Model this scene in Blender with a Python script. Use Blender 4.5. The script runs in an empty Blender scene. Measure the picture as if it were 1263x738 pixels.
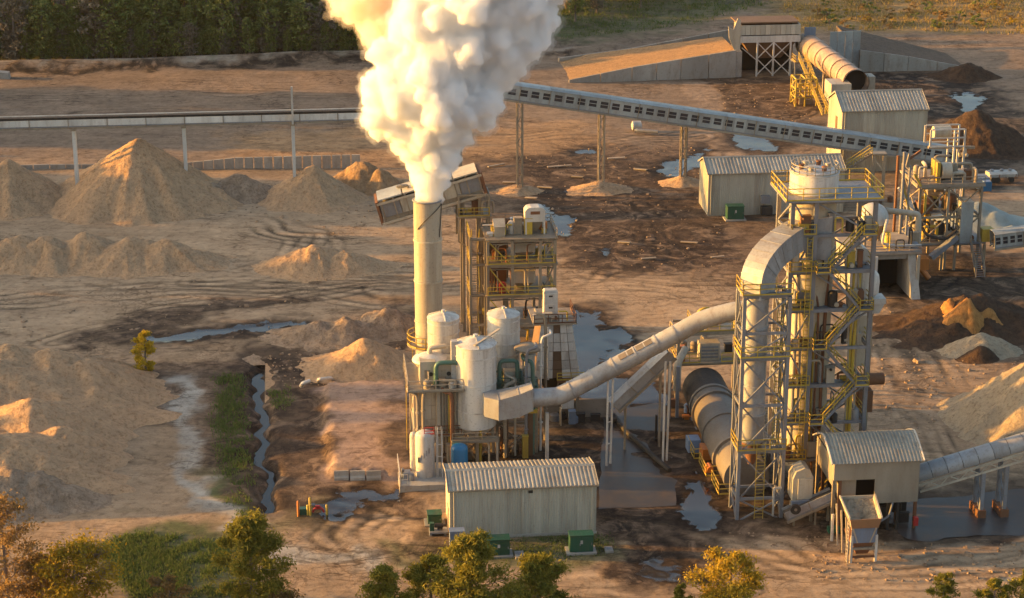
import bpy, math, random
import numpy as np
from mathutils import Vector, Matrix
random.seed(7); np.random.seed(7)
rad = math.radians
scene = bpy.context.scene
COL = scene.collection

# ---------------------------------------------------------------- camera
CAM_H, PITCH, FOC = 92.0, rad(18.5), 2600.0        # height, downward tilt, focal length in photo pixels
PW, PH = 1263.0, 738.0
cam = bpy.data.cameras.new('camera'); cam_ob = bpy.data.objects.new('camera', cam); COL.objects.link(cam_ob)
cam.sensor_width = 36.0; cam.lens = 36.0 * FOC / PW; cam.clip_end = 20000.0; cam.clip_start = 1.0
cam_ob.location = (0, 0, CAM_H); cam_ob.rotation_euler = (rad(90) - PITCH, 0, 0)
scene.camera = cam_ob

# ---------------------------------------------------------------- sky, sun, exposure
SUN_EL, SUN_TH = rad(8.0), rad(4.0)                  # elevation; how far behind the picture plane the sun stands (to the left)
sdir = Vector((-math.cos(SUN_TH) * math.cos(SUN_EL), math.sin(SUN_TH) * math.cos(SUN_EL), math.sin(SUN_EL)))
world = bpy.data.worlds.new('World'); scene.world = world; world.use_nodes = True
nt = world.node_tree; nt.nodes.clear()
wo = nt.nodes.new('ShaderNodeOutputWorld'); bg = nt.nodes.new('ShaderNodeBackground'); sky = nt.nodes.new('ShaderNodeTexSky')
sky.sky_type = 'NISHITA'; sky.sun_disc = False; sky.sun_elevation = SUN_EL
sky.sun_rotation = math.atan2(sdir.x, sdir.y)
sky.air_density = 1.0; sky.dust_density = 4.0; sky.ozone_density = 1.0; sky.altitude = 100
bg.inputs[1].default_value = 0.108
nt.links.new(sky.outputs[0], bg.inputs[0]); nt.links.new(bg.outputs[0], wo.inputs[0])
sun = bpy.data.lights.new('sun', 'SUN'); sun.energy = 3.2; sun.angle = rad(0.5); sun.color = (1.0, 0.49, 0.085)
sun_ob = bpy.data.objects.new('sun', sun); COL.objects.link(sun_ob)
sun_ob.rotation_euler = sdir.to_track_quat('Z', 'Y').to_euler(); sun_ob.location = (-300, 300, 300)
scene.view_settings.view_transform = 'Standard'; scene.view_settings.look = 'None'
scene.view_settings.exposure = 2.05; scene.view_settings.gamma = 1.0; scene.view_settings.use_curve_mapping = False
scene.render.engine = 'CYCLES'
cy = scene.cycles
cy.use_denoising = True
cy.max_bounces = 24; cy.diffuse_bounces = 3; cy.glossy_bounces = 3; cy.transmission_bounces = 4
cy.volume_bounces = 20; cy.transparent_max_bounces = 8
cy.sample_clamp_indirect = 6.0; cy.caustics_reflective = False; cy.caustics_refractive = False

# ---------------------------------------------------------------- survey: photo pixel -> place in the yard
RZ = rad(6.0)                                        # the works stand turned 6 degrees to the camera
CP, SP = math.cos(PITCH), math.sin(PITCH)
def ray(px, py):
    a = (px - PW / 2) / FOC; b = -(py - PH / 2) / FOC
    return Vector((a, CP + b * SP, -SP + b * CP))
def gworld(px, py, z=0.0):
    d = ray(px, py); t = (z - CAM_H) / d.z
    return Vector((d.x * t, d.y * t, z))
O = gworld(550, 600)
EX = Vector((math.cos(RZ), math.sin(RZ), 0)); EY = Vector((-math.sin(RZ), math.cos(RZ), 0))
def to_local(w):
    d = w - O; return Vector((d.dot(EX), d.dot(EY), w.z))
def to_world(p):
    return O + EX * p[0] + EY * p[1] + Vector((0, 0, p[2]))
def gp(px, py, z=0.0):                               # point at height z, yard coordinates (u right, v away, z up)
    return to_local(gworld(px, py, z))
def at(px, py, v):                                   # point on the upright plane v = const
    c = to_local(Vector((0, 0, CAM_H))); d = ray(px, py)
    du, dv = d.dot(EX), d.dot(EY); t = (v - c.y) / dv
    return Vector((c.x + du * t, v, CAM_H + d.z * t))

# ---------------------------------------------------------------- scene objects
BASE = {}
def tag(o, label=None, cat=None, group=None, kind=None):
    if label: o['label'] = label
    if cat: o['category'] = cat
    if group: o['group'] = group
    if kind: o['kind'] = kind
    return o
def thing(name, label, cat, p=(0, 0, 0), group=None, kind=None):
    o = bpy.data.objects.new(name, None); COL.objects.link(o)
    o.location = to_world(p); o.rotation_euler = (0, 0, RZ); o.empty_display_size = 0.5
    BASE[o.name] = Vector(p); tag(o, label, cat, group, kind)
    return o
def copy_tree(o, parent=None):
    c = o.copy(); COL.objects.link(c); c.parent = parent
    if parent is not None: c.matrix_parent_inverse = o.matrix_parent_inverse.copy()
    for ch in o.children: copy_tree(ch, c)
    return c

class MB:
    def __init__(s): s.v = []; s.f = []
    def add(s, v, f):
        n = len(s.v); s.v.extend([tuple(p) for p in v]); s.f.extend([tuple(i + n for i in q) for q in f]); return s
    def box(s, x0, x1, y0, y1, z0, z1):
        return s.add([(x0,y0,z0),(x1,y0,z0),(x1,y1,z0),(x0,y1,z0),(x0,y0,z1),(x1,y0,z1),(x1,y1,z1),(x0,y1,z1)],
                     [(0,3,2,1),(4,5,6,7),(0,1,5,4),(1,2,6,5),(2,3,7,6),(3,0,4,7)])
    def hexa(s, a, b):                               # two quads (bottom loop, top loop)
        return s.add(list(a) + list(b), [(0,3,2,1),(4,5,6,7),(0,1,5,4),(1,2,6,5),(2,3,7,6),(3,0,4,7)])
    def bar(s, p0, p1, w, h=None, up=(0, 0, 1)):
        h = h or w; p0 = Vector(p0); p1 = Vector(p1); d = (p1 - p0)
        if d.length < 1e-6: return s
        d.normalize(); up = Vector(up)
        if abs(d.dot(up)) > .97: up = Vector((0, 1, 0))
        a = d.cross(up).normalized(); b = a.cross(d).normalized()
        q = [a * (i * w / 2) + b * (j * h / 2) for i, j in ((-1,-1),(1,-1),(1,1),(-1,1))]
        return s.hexa([p0 + x for x in q], [p1 + x for x in q])
    def tube(s, pts, r, n=12, cap=True, a0=0, a1=2 * math.pi):
        pts = [Vector(p) for p in pts]; rr = r if isinstance(r, (list, tuple)) else [r] * len(pts)
        full = abs(a1 - a0 - 2 * math.pi) < 1e-6
        t = [(pts[min(i + 1, len(pts) - 1)] - pts[max(i - 1, 0)]).normalized() for i in range(len(pts))]
        up = Vector((0, 0, 1)) if abs(t[0].z) < .9 else Vector((0, 1, 0))
        a = t[0].cross(up).normalized(); V = []; m = n if full else n + 1
        for i, p in enumerate(pts):
            a = (a - t[i] * a.dot(t[i])).normalized(); b = a.cross(t[i]).normalized()
            for k in range(m):
                g = a0 + (a1 - a0) * k / n
                V.append(p + (a * math.cos(g) + b * math.sin(g)) * rr[i])
        F = []
        for i in range(len(pts) - 1):
            for k in range(n if full else n):
                k2 = (k + 1) % m
                F.append((i*m+k, i*m+k2, (i+1)*m+k2, (i+1)*m+k))
        if cap and full: F.append(tuple(range(m))[::-1]); F.append(tuple((len(pts)-1)*m + k for k in range(m)))
        return s.add(V, F)
    def lathe(s, c, prof, n=24, caps=True):
        V = []; F = []
        for r, z in prof:
            for k in range(n):
                g = 2 * math.pi * k / n; V.append((c[0] + r * math.cos(g), c[1] + r * math.sin(g), z))
        for i in range(len(prof) - 1):
            for k in range(n): F.append((i*n+k, i*n+(k+1) % n, (i+1)*n+(k+1) % n, (i+1)*n+k))
        if caps: F.append(tuple(range(n))[::-1]); F.append(tuple((len(prof)-1)*n + k for k in range(n)))
        return s.add(V, F)
    def prism(s, poly, d):                           # polygon of 3D points swept by vector d
        d = Vector(d); n = len(poly); P = [Vector(p) for p in poly]
        return s.add(P + [p + d for p in P], [tuple(range(n))[::-1], tuple(range(n, 2*n))] + [(i, (i+1) % n, n+(i+1) % n, n+i) for i in range(n)])
    def build(s, name, mat, parent=None, smooth=False, base=None):
        root = parent
        while root is not None and root.name not in BASE and root.parent: root = root.parent
        b = BASE[root.name] if root is not None and root.name in BASE else Vector((0, 0, 0))
        me = bpy.data.meshes.new(name)
        if parent is None:                           # top-level mesh: origin at its base
            a = np.array(s.v); b = Vector((a[:,0].mean(), a[:,1].mean(), a[:,2].min())) if base is None else Vector(base)
        me.from_pydata([(p[0]-b.x, p[1]-b.y, p[2]-b.z) for p in s.v], [], s.f); me.update()
        if smooth:
            me.polygons.foreach_set('use_smooth', [True] * len(me.polygons)); me.set_sharp_from_angle(angle=rad(38))
        me.materials.append(mat)
        o = bpy.data.objects.new(name, me); COL.objects.link(o)
        if parent is None:
            o.location = to_world(b); o.rotation_euler = (0, 0, RZ); BASE[o.name] = b
        else: o.parent = parent
        return o

# ---------------------------------------------------------------- materials
def nodes(name):
    m = bpy.data.materials.new(name); m.use_nodes = True; t = m.node_tree
    return m, t, t.nodes['Principled BSDF']
def N(t, typ, **kw):
    n = t.nodes.new(typ)
    for k, v in kw.items():
        if k in n.inputs: n.inputs[k].default_value = v
        else: setattr(n, k, v)
    return n
def mixc(t, fac, a, b, mode='MIX'):
    n = t.nodes.new('ShaderNodeMix'); n.data_type = 'RGBA'; n.blend_type = mode
    for sock, val in ((n.inputs[0], fac), (n.inputs[6], a), (n.inputs[7], b)):
        if hasattr(val, 'links') or isinstance(val, bpy.types.NodeSocket): t.links.new(val, sock)
        elif isinstance(val, (int, float)): sock.default_value = val
        else: sock.default_value = (*val, 1) if len(val) == 3 else val
    return n.outputs[2]
def ramp(t, inp, a, b, ca=0.0, cb=1.0):
    n = t.nodes.new('ShaderNodeMapRange'); n.inputs[1].default_value = a; n.inputs[2].default_value = b
    n.inputs[3].default_value = ca; n.inputs[4].default_value = cb; t.links.new(inp, n.inputs[0]); return n.outputs[0]
def paint(name, rgb, rough=.55, metal=0., dirt=(.16, .10, .06), amt=.45, streak=5., scale=.5, bump=.15, fine=1.0):
    m, t, b = nodes(name)
    tc = N(t, 'ShaderNodeTexCoord'); mp = N(t, 'ShaderNodeMapping'); mp.inputs['Scale'].default_value = (1, 1, 1.0 / streak)
    oi = N(t, 'ShaderNodeObjectInfo'); ad = N(t, 'ShaderNodeVectorMath', operation='ADD')
    t.links.new(tc.outputs['Object'], mp.inputs[0]); t.links.new(mp.outputs[0], ad.inputs[0]); 
    sc = N(t, 'ShaderNodeVectorMath', operation='SCALE'); sc.inputs[3].default_value = 40.; t.links.new(oi.outputs['Random'], sc.inputs[0]); t.links.new(sc.outputs[0], ad.inputs[1])
    n1 = N(t, 'ShaderNodeTexNoise', Scale=scale * 2.2, Detail=7., Roughness=.65); t.links.new(ad.outputs[0], n1.inputs['Vector'])
    n2 = N(t, 'ShaderNodeTexNoise', Scale=scale * 9, Detail=5., Roughness=.6); t.links.new(tc.outputs['Object'], n2.inputs['Vector'])
    n3 = N(t, 'ShaderNodeTexNoise', Scale=scale * .5, Detail=2.); t.links.new(ad.outputs[0], n3.inputs['Vector'])
    c = mixc(t, ramp(t, n3.outputs[0], .3, .7), tuple(x * .8 for x in rgb), tuple(min(1, x * 1.12) for x in rgb))
    c = mixc(t, 1.0, c, ramp(t, oi.outputs['Random'], 0, 1, .84, 1.08), 'MULTIPLY')
    f1 = ramp(t, n1.outputs[0], .47, .72, 0, amt); f2 = ramp(t, n2.outputs[0], .56, .72, 0, amt * .7 * fine)
    c = mixc(t, f1, c, dirt); c = mixc(t, f2, c, tuple(x * .7 for x in dirt))
    t.links.new(c, b.inputs['Base Color']); b.inputs['Metallic'].default_value = metal
    t.links.new(ramp(t, n2.outputs[0], .3, .7, rough - .1, min(1, rough + .15)), b.inputs['Roughness'])
    bp = N(t, 'ShaderNodeBump', Strength=bump, Distance=.05); t.links.new(n2.outputs[0], bp.inputs['Height']); t.links.new(bp.outputs[0], b.inputs['Normal'])
    return m
M = {}
M['white'] = paint('white_paint', (.58, .55, .50), .5, amt=.45)
M['tank'] = paint('tank_paint', (.56, .54, .50), .45, amt=.6, streak=9)
M['cream'] = paint('cream_cladding', (.45, .39, .30), .55, amt=.4)
M['stack'] = paint('stack_paint', (.50, .43, .32), .5, amt=.55, streak=14, scale=.4)
M['beige'] = paint('beige_sheet', (.43, .40, .325), .5, amt=.42, streak=8)
M['roof'] = paint('roof_sheet', (.33, .305, .255), .5, amt=.5, streak=1)
M['steel'] = paint('galvanised_steel', (.215, .225, .245), .5, .15, amt=.5)
M['steel_tan'] = paint('dusty_steel', (.29, .24, .175), .6, .05, amt=.55)
M['duct'] = paint('duct_sheet', (.34, .34, .34), .45, .12, amt=.5, streak=2)
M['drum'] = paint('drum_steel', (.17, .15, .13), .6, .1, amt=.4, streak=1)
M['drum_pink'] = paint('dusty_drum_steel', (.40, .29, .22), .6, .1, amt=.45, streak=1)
M['yellow'] = paint('safety_yellow', (.52, .36, .05), .5, amt=.4)
M['rust'] = paint('rusty_steel', (.20, .085, .04), .8, .1, amt=.6)
M['orange'] = paint('orange_paint', (.55, .17, .03), .5, amt=.35)
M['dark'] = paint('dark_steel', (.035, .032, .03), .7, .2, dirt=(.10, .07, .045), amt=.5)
M['brown'] = paint('brown_panel', (.15, .085, .045), .7, amt=.4)
M['concrete'] = paint('concrete', (.36, .33, .285), .85, amt=.5, streak=3, scale=.3, bump=.3)
M['concrete_tan'] = paint('dusty_concrete', (.34, .28, .22), .9, amt=.5, streak=1, scale=.3, bump=.3)
M['green'] = paint('green_cabinet', (.012, .085, .05), .45, amt=.25)
M['teal'] = paint('green_pipe_paint', (.07, .16, .12), .5, amt=.4)
M['blue'] = paint('blue_tank_plastic', (.012, .16, .34), .4, amt=.15)
M['blue_grey'] = paint('blue_grey_cabinet', (.17, .22, .30), .5, amt=.3)
M['blue_box'] = paint('pale_blue_paint', (.25, .34, .50), .5, amt=.25)
M['red'] = paint('red_paint', (.45, .03, .025), .5, amt=.3)
M['conveyor'] = paint('conveyor_sheet', (.34, .365, .36), .45, .15, amt=.4, streak=2)
M['tan_orange'] = paint('tan_orange_paint', (.30, .16, .08), .6, amt=.4)
M['pale_side'] = paint('pale_side_sheet', (.62, .61, .57), .5, amt=.35)
M['tan_wall'] = paint('tan_sheet', (.30, .255, .195), .55, amt=.3)
M['belt'] = paint('rubber_belt', (.03, .03, .03), .8, amt=.6)
M['tarp'] = paint('grey_tarp', (.30, .33, .30), .6, amt=.3, streak=1)
def plain(name, rgb, rough=.6, metal=0.):
    m, t, b = nodes(name); b.inputs['Base Color'].default_value = (*rgb, 1); b.inputs['Roughness'].default_value = rough; b.inputs['Metallic'].default_value = metal
    return m
M['black'] = plain('unlit_interior', (.012, .011, .010), .9)  # near-black colour stands in for the shade inside openings
M['pane'] = plain('window_pane', (.03, .035, .045), .12)
# ---------------------------------------------------------------- ground
_T = np.random.RandomState(3).rand(256, 256)
def vnoise(x, y):
    xi = np.floor(x).astype(int); yi = np.floor(y).astype(int); fx = x - xi; fy = y - yi
    fx = fx * fx * (3 - 2 * fx); fy = fy * fy * (3 - 2 * fy)
    a = _T[xi % 256, yi % 256]; b = _T[(xi + 1) % 256, yi % 256]; c = _T[xi % 256, (yi + 1) % 256]; d = _T[(xi + 1) % 256, (yi + 1) % 256]
    return (a * (1 - fx) + b * fx) * (1 - fy) + (c * (1 - fx) + d * fx) * fy
def fbm(x, y, o=4, g=.5):
    s = 0; a = 1; t = 0
    for i in range(o):
        s = s + a * vnoise(x * 2 ** i + 17.3 * i, y * 2 ** i + 5.1 * i); t += a; a *= g
    return s / t
def poly_sd(x, y, P):                                # signed distance to a polygon, negative inside
    d = np.full(x.shape, 1e9); ins = np.zeros(x.shape, bool); n = len(P)
    for i in range(n):
        ax, ay = P[i]; bx, by = P[(i + 1) % n]; ex, ey = bx - ax, by - ay
        t = np.clip(((x - ax) * ex + (y - ay) * ey) / (ex * ex + ey * ey + 1e-9), 0, 1)
        d = np.minimum(d, (x - ax - ex * t) ** 2 + (y - ay - ey * t) ** 2)
        c = (ay > y) != (by > y)
        ins ^= c & (x < (bx - ax) * (y - ay) / (by - ay + 1e-12) + ax)
    d = np.sqrt(d); return np.where(ins, -d, d)
def line_d(x, y, P):
    d = np.full(x.shape, 1e9)
    for (ax, ay), (bx, by) in zip(P[:-1], P[1:]):
        ex, ey = bx - ax, by - ay
        t = np.clip(((x - ax) * ex + (y - ay) * ey) / (ex * ex + ey * ey + 1e-9), 0, 1)
        d = np.minimum(d, (x - ax - ex * t) ** 2 + (y - ay - ey * t) ** 2)
    return np.sqrt(d)
def W(pts): return [tuple(gworld(a, b).xy) for a, b in pts]
def sst(a, b, x):
    t = np.clip((x - a) / (b - a), 0, 1); return t * t * (3 - 2 * t)

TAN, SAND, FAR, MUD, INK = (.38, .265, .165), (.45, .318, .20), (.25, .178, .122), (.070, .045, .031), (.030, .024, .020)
GRASS, GRAVEL, ORANGE, SUNLIT_DRY = (.072, .095, .032), (.40, .365, .31), (.42, .25, .12), (.34, .225, .09)
BROWN = (.15, .098, .065)
ZONES = [  # colour, softness (m), strength, outline in the photograph
 (FAR, 14, 1, [(-400,200),(520,205),(640,240),(900,235),(1400,240),(1700,-60),(-700,-60)]),
 (BROWN, 8, .8, [(560,190),(860,175),(1010,260),(1263,330),(1420,420),(1263,470),(1080,360),(900,350),(700,320),(590,290)]),
 (SAND, 10, .7, [(-50,225),(430,215),(500,290),(480,370),(250,400),(-50,420)]),
 (SAND, 7, .8, [(700,345),(900,350),(905,420),(840,470),(780,430),(720,380)]),
 (TAN, 6, .8, [(1080,370),(1200,470),(1190,560),(1263,640),(1150,650),(1060,560),(1060,420)]),
 (SAND, 5, .8, [(740,640),(900,655),(1263,660),(1400,740),(1000,760),(700,740),(640,700),(740,690)]),
 (SAND, 4, .7, [(400,650),(520,640),(560,700),(420,720),(380,690)]),
 (ORANGE, 9, .75, [(280,165),(440,160),(720,150),(760,178),(700,192),(500,205),(290,196)]),  # sunlit band across the yard, put into the ground colour
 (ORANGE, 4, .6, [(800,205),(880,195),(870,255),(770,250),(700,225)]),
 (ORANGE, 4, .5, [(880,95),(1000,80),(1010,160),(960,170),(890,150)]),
 (SUNLIT_DRY, 12, .9, [(960,40),(1263,42),(1500,60),(1500,-60),(1000,-60),(940,10)]),  # dry slope, with the low sun's orange put into its colour
 (GRASS, 12, .75, [(700,55),(860,30),(960,5),(940,-60),(640,-60),(660,40)]),
 (GRAVEL, 2.0, .45, [(-300,96),(0,86),(150,83),(440,75),(700,70),(700,67),(440,71),(150,79),(0,81),(-300,91)]),
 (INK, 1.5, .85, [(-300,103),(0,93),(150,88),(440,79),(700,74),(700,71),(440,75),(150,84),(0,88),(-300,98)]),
 (GRASS, 9, .9, [(-500,90),(440,70),(700,50),(760,-80),(-700,-80)]),
 (GRASS, 2.2, .95, [(262,455),(305,460),(312,520),(318,600),(322,640),(300,660),(262,610),(255,520)]),
 (GRASS, 4, .9, [(130,655),(210,645),(290,668),(330,738),(160,740),(115,690)]),
 (GRASS, 2.0, .8, [(330,475),(360,470),(368,495),(345,510),(332,500)]),
 (GRASS, 2.5, .7, [(470,672),(600,660),(760,655),(770,690),(640,700),(500,700)]),
 (GRASS, 4, .6, [(330,600),(420,610),(410,650),(330,660)]),
 (BROWN, 3, .85, [(150,450),(330,440),(420,470),(415,600),(330,640),(300,620),(200,520)]),
 (GRAVEL, 1.6, .95, [(205,470),(235,462),(240,520),(250,590),(280,640),(360,672),(480,690),(470,712),(350,692),(262,662),(228,600),(212,530)]),
 ((.36, .255, .20), 1.2, .95, [(397,478),(505,474),(512,520),(508,590),(410,590),(400,540)]),
 (MUD, 2.0, .9, [(370,478),(398,478),(412,600),(385,600),(360,540)]),
 (MUD, 2.2, .85, [(305,455),(330,455),(336,540),(340,625),(322,625),(316,540)]),
 (MUD, 3, .85, [(75,415),(160,395),(260,372),(360,362),(385,368),(300,384),(220,398),(170,415),(90,425)]),
 (MUD, 2.0, .9, [(180,412),(260,402),(370,392),(400,398),(330,412),(250,420),(190,424)]),
 (MUD, 3, .6, [(390,425),(500,430),(505,470),(400,475)]),
 (MUD, 3, .8, [(640,190),(760,195),(830,205),(900,270),(880,330),(760,330),(690,300),(650,235)]),
 (MUD, 3, .85, [(690,300),(760,290),(900,290),(920,320),(840,335),(700,335)]),
 (MUD, 4, .8, [(860,95),(990,95),(1010,165),(960,185),(900,150)]),
 ((.34, .245, .17), 1.0, .9, [(876,100),(908,158),(912,192),(888,196),(860,142),(850,100)]),
 (MUD, 4, .85, [(1070,85),(1200,95),(1210,130),(1150,150),(1080,140)]),
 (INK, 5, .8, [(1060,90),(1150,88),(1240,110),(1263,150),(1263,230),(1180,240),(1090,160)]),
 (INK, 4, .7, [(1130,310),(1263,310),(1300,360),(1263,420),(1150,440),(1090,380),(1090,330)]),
 (MUD, 3, .8, [(690,370),(760,385),(800,440),(790,520),(740,540),(700,520),(690,430)]),
 (MUD, 2, .7, [(830,590),(1030,600),(1140,655),(1263,655),(1263,672),(1080,665),(960,660),(840,660)]),
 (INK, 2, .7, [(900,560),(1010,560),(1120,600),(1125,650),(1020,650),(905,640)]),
 (INK, 1.5, .8, [(680,530),(750,525),(758,570),(740,590),(680,580)]),  # shade under the clad bin, darkened into the ground colour
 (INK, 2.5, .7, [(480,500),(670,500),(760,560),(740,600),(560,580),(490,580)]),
 (MUD, 2.5, .8, [(400,600),(470,592),(545,605),(545,640),(500,640),(470,625),(400,640)]),
 (MUD, 2.5, .7, [(740,630),(840,640),(900,690),(840,730),(760,720),(770,670)]),
 (MUD, 1.5, .6, [(500,640),(560,640),(560,690),(510,680)]),
 (MUD, 3, .7, [(470,372),(505,370),(508,420),(490,470),(470,470),(480,420)]), (MUD, 2.5, .75, [(340,430),(430,440),(500,460),(500,474),(400,478),(340,455)]),
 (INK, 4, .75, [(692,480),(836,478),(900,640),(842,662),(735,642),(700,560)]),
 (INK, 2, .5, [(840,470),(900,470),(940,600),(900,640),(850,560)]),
]
PUDDLES = [
 ([(702,474),(756,462),(812,478),(822,498),(745,504),(704,512)], .05), ([(752,420),(775,430),(770,452),(750,455)], .05), ([(470,398),(500,396),(502,408),(480,412)], .05),
 ([(700,392),(715,378),(732,385),(735,402),(768,405),(770,425),(748,440),(752,462),(730,478),(706,470),(700,430)], .05),
 ([(655,262),(672,252),(690,262),(710,272),(700,287),(680,290),(662,280)], .05),
 ([(806,212),(826,198),(850,194),(872,180),(868,200),(850,216),(820,217)], .05),
 ([(902,164),(930,160),(952,170),(955,184),(925,186),(905,178)], .05),
 ([(1176,118),(1195,114),(1216,122),(1206,130),(1200,140),(1186,136)], .06),
 ([(848,588),(868,585),(880,606),(888,640),(868,652),(846,648),(838,618)], .05),
 ([(784,690),(812,682),(836,690),(838,706),(812,716),(786,708)], .05),
 ([(418,606),(450,600),(498,604),(500,612),(460,618),(425,618)], .05),
 ([(396,628),(420,619),(446,621),(436,632),(412,642),(398,641)], .05),
 ([(176,416),(230,408),(300,404),(368,396),(372,402),(300,412),(235,418),(180,421)], .05),
 ([(706,184),(735,181),(738,188),(712,190)], .05), ([(742,308),(760,307),(760,313),(744,315)], .05),
 ([(692,236),(708,236),(706,241),(694,241)], .05),
 ([(306,462),(304,436),(326,434),(330,462),(334,520),(340,575),(344,622),(322,624),(316,575),(310,520)], -.78),
 ([(1236,180),(1263,176),(1290,190),(1280,198),(1245,196)], .05),
]
PADS = [[(744,505),(818,496),(834,560),(834,622),(738,627),(742,560)], [(1100,622),(1200,608),(1300,600),(1300,650),(1200,660),(1120,664)]]
BERM = [(-900,92),(0,84),(150,82),(440,74),(700,70),(760,64)]
DITCH = [(312,440),(319,470),(320,520),(325,560),(329,590),(333,625)]
def zsum_terrain(x, y):
    h = (fbm(x / 9, y / 9, 4) - .75) * .25
    far = sst(300, 520, y)
    h = h + far * (fbm(x / 40 + 9, y / 40, 3) - .5) * 2.0
    d = line_d(x, y, W(BERM)); h = h + 1.7 * np.exp(-(d / 3.2) ** 2)
    d = line_d(x + (fbm(x / 3 + 5, y / 3, 3) - .5) * 2.6, y, W(DITCH)); h = h - 1.2 * np.exp(-(d / .8) ** 2) * sst(1, 0, np.clip((y - gworld(316, 468).y) / 12, 0, 1))
    d = poly_sd(x, y, W([(398,478),(505,474),(516,520),(512,588),(410,589),(402,540)]))
    h = h + .85 * sst(.7, -.5, d + (fbm(x / 1.2, y / 1.2, 3) - .5) * 1.6)
    hill = sst(430, 620, y) * sst(20, 90, x); h = h + hill * 4.0
    return h
def build_ground():
    def axis(lo, hi, step, far):
        c = list(np.arange(lo, hi, step)); a = []; s = step; x = lo
        while x > -far: s *= 1.35; x -= s; a.append(x)
        b = []; s = step; x = c[-1]
        while x < far: s *= 1.35; x += s; b.append(x)
        return np.array(a[::-1] + c + b)
    xs = axis(-112, 122, .40, 6000); 
    ys = np.concatenate([[-3000, -800, -200, 0, 80, 120, 145, 155], np.arange(160, 335, .40), np.arange(335, 530, .7)])
    t = []; s = 1.2; y = 530
    while y < 9000: t.append(y); s *= 1.35; y += s
    ys = np.concatenate([ys, t])
    X, Y = np.meshgrid(xs, ys); H = zsum_terrain(X, Y)
    C = np.empty(X.shape + (3,)); C[:] = TAN; MUDA = np.full(X.shape, .12); WET = np.full(X.shape, -1.)
    wx = X + (fbm(X / 5, Y / 5, 4) - .5) * 7; wy = Y + (fbm(X / 5 + 40, Y / 5, 4) - .5) * 9
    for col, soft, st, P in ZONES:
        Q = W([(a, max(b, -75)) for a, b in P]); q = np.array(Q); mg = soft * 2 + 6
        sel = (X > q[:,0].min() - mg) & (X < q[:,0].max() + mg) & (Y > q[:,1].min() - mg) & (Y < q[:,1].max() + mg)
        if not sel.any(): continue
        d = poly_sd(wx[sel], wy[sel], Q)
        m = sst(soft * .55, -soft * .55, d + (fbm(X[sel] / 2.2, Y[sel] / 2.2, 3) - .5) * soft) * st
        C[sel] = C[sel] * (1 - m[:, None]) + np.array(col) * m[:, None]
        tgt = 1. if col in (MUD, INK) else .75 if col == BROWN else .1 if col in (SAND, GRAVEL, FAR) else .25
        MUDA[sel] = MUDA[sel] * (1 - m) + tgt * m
    for P in [p for p, _ in PUDDLES] + PADS:             # soaked dark mud round the standing water
        Q = W(P); q = np.array(Q); sel = (X > q[:,0].min() - 9) & (X < q[:,0].max() + 9) & (Y > q[:,1].min() - 9) & (Y < q[:,1].max() + 9)
        d = poly_sd(wx[sel], wy[sel], Q); m = sst(5.0, .2, d + (fbm(X[sel] / 1.6, Y[sel] / 1.6, 3) - .5) * 5) * .8
        C[sel] = C[sel] * (1 - m[:, None]) + np.array((.055, .036, .026)) * m[:, None]; H[sel] -= sst(1.5, -.5, poly_sd(X[sel], Y[sel], Q)) * .12
        if P not in PADS and P[0] != (306, 462): WET[sel] = np.maximum(WET[sel], np.clip(-poly_sd(X[sel] + (fbm(X[sel] / 3, Y[sel] / 3, 3) - .5) * 3.5, Y[sel] + (fbm(X[sel] / 3 + 60, Y[sel] / 3, 3) - .5) * 5, Q) / 2.2, -1, 1))
    # vehicle tracks: worn curved lanes, darker and slightly rutted
    lanes = [[(640,330),(760,335),(900,345),(960,360)], [(300,275),(400,300),(440,340),(560,345),(700,345)], [(820,330),(790,250),(840,215),(930,205)],
             [(760,640),(790,690),(760,720),(600,725)], [(860,655),(1000,690),(1263,690)], [(420,640),(500,660),(470,700)], [(910,165),(990,140),(930,110),(890,120)],
             [(1090,400),(1130,480),(1150,560)], [(700,200),(790,170),(880,160)], [(0,310),(150,345),(330,350),(520,350)], [(500,700),(420,670),(440,640),(520,632)],
             [(700,190),(800,235),(790,300),(720,340)], [(1180,330),(1120,360),(1110,420),(1160,480)], [(0,372),(120,358),(300,352),(480,372)], [(60,420),(200,385),(360,366),(500,352)],
             [(250,262),(330,275),(380,290),(370,330),(250,345)], [(740,655),(830,665),(900,700),(1060,712),(1263,706)], [(770,640),(820,690),(900,725)], [(470,640),(440,665),(470,695),(540,705)],
             [(880,120),(940,105),(990,118),(985,150),(930,160),(890,145)], [(900,150),(950,128),(1000,140),(1010,175)], [(740,190),(800,180),(850,190),(840,215),(780,225)], [(0,150),(200,140),(440,150)], [(0,120),(250,112),(440,118)], [(560,175),(700,165),(860,170)],
             [(1100,560),(1180,570),(1263,590)], [(600,205),(690,215),(780,250),(830,300)], [(900,340),(980,345),(1060,390),(1090,470)], [(480,360),(600,355),(760,352),(880,365)]]
    for P in lanes:
        P = W(P); q = np.array(P); sel = (X > q[:,0].min() - 9) & (X < q[:,0].max() + 9) & (Y > q[:,1].min() - 9) & (Y < q[:,1].max() + 9)
        x, y = X[sel] + (fbm(X[sel] / 9, Y[sel] / 9, 2) - .5) * 5, Y[sel] + (fbm(X[sel] / 9 + 7, Y[sel] / 9, 2) - .5) * 5
        d = line_d(x, y, P)
        for off in (.95, 2.95):
            k = np.exp(-((d - off) / .30) ** 2) * np.clip(1.7 * fbm(x / 7, y / 7 + 30, 2) - .25, 0, 1)
            H[sel] -= k * .05; C[sel] *= (1 - .62 * k)[:, None]
        kb = np.exp(-((d - 1.95) / .5) ** 2) * .22 * np.clip(1.7 * fbm(x / 7, y / 7 + 30, 2) - .25, 0, 1); C[sel] *= (1 + kb)[:, None]
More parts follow.
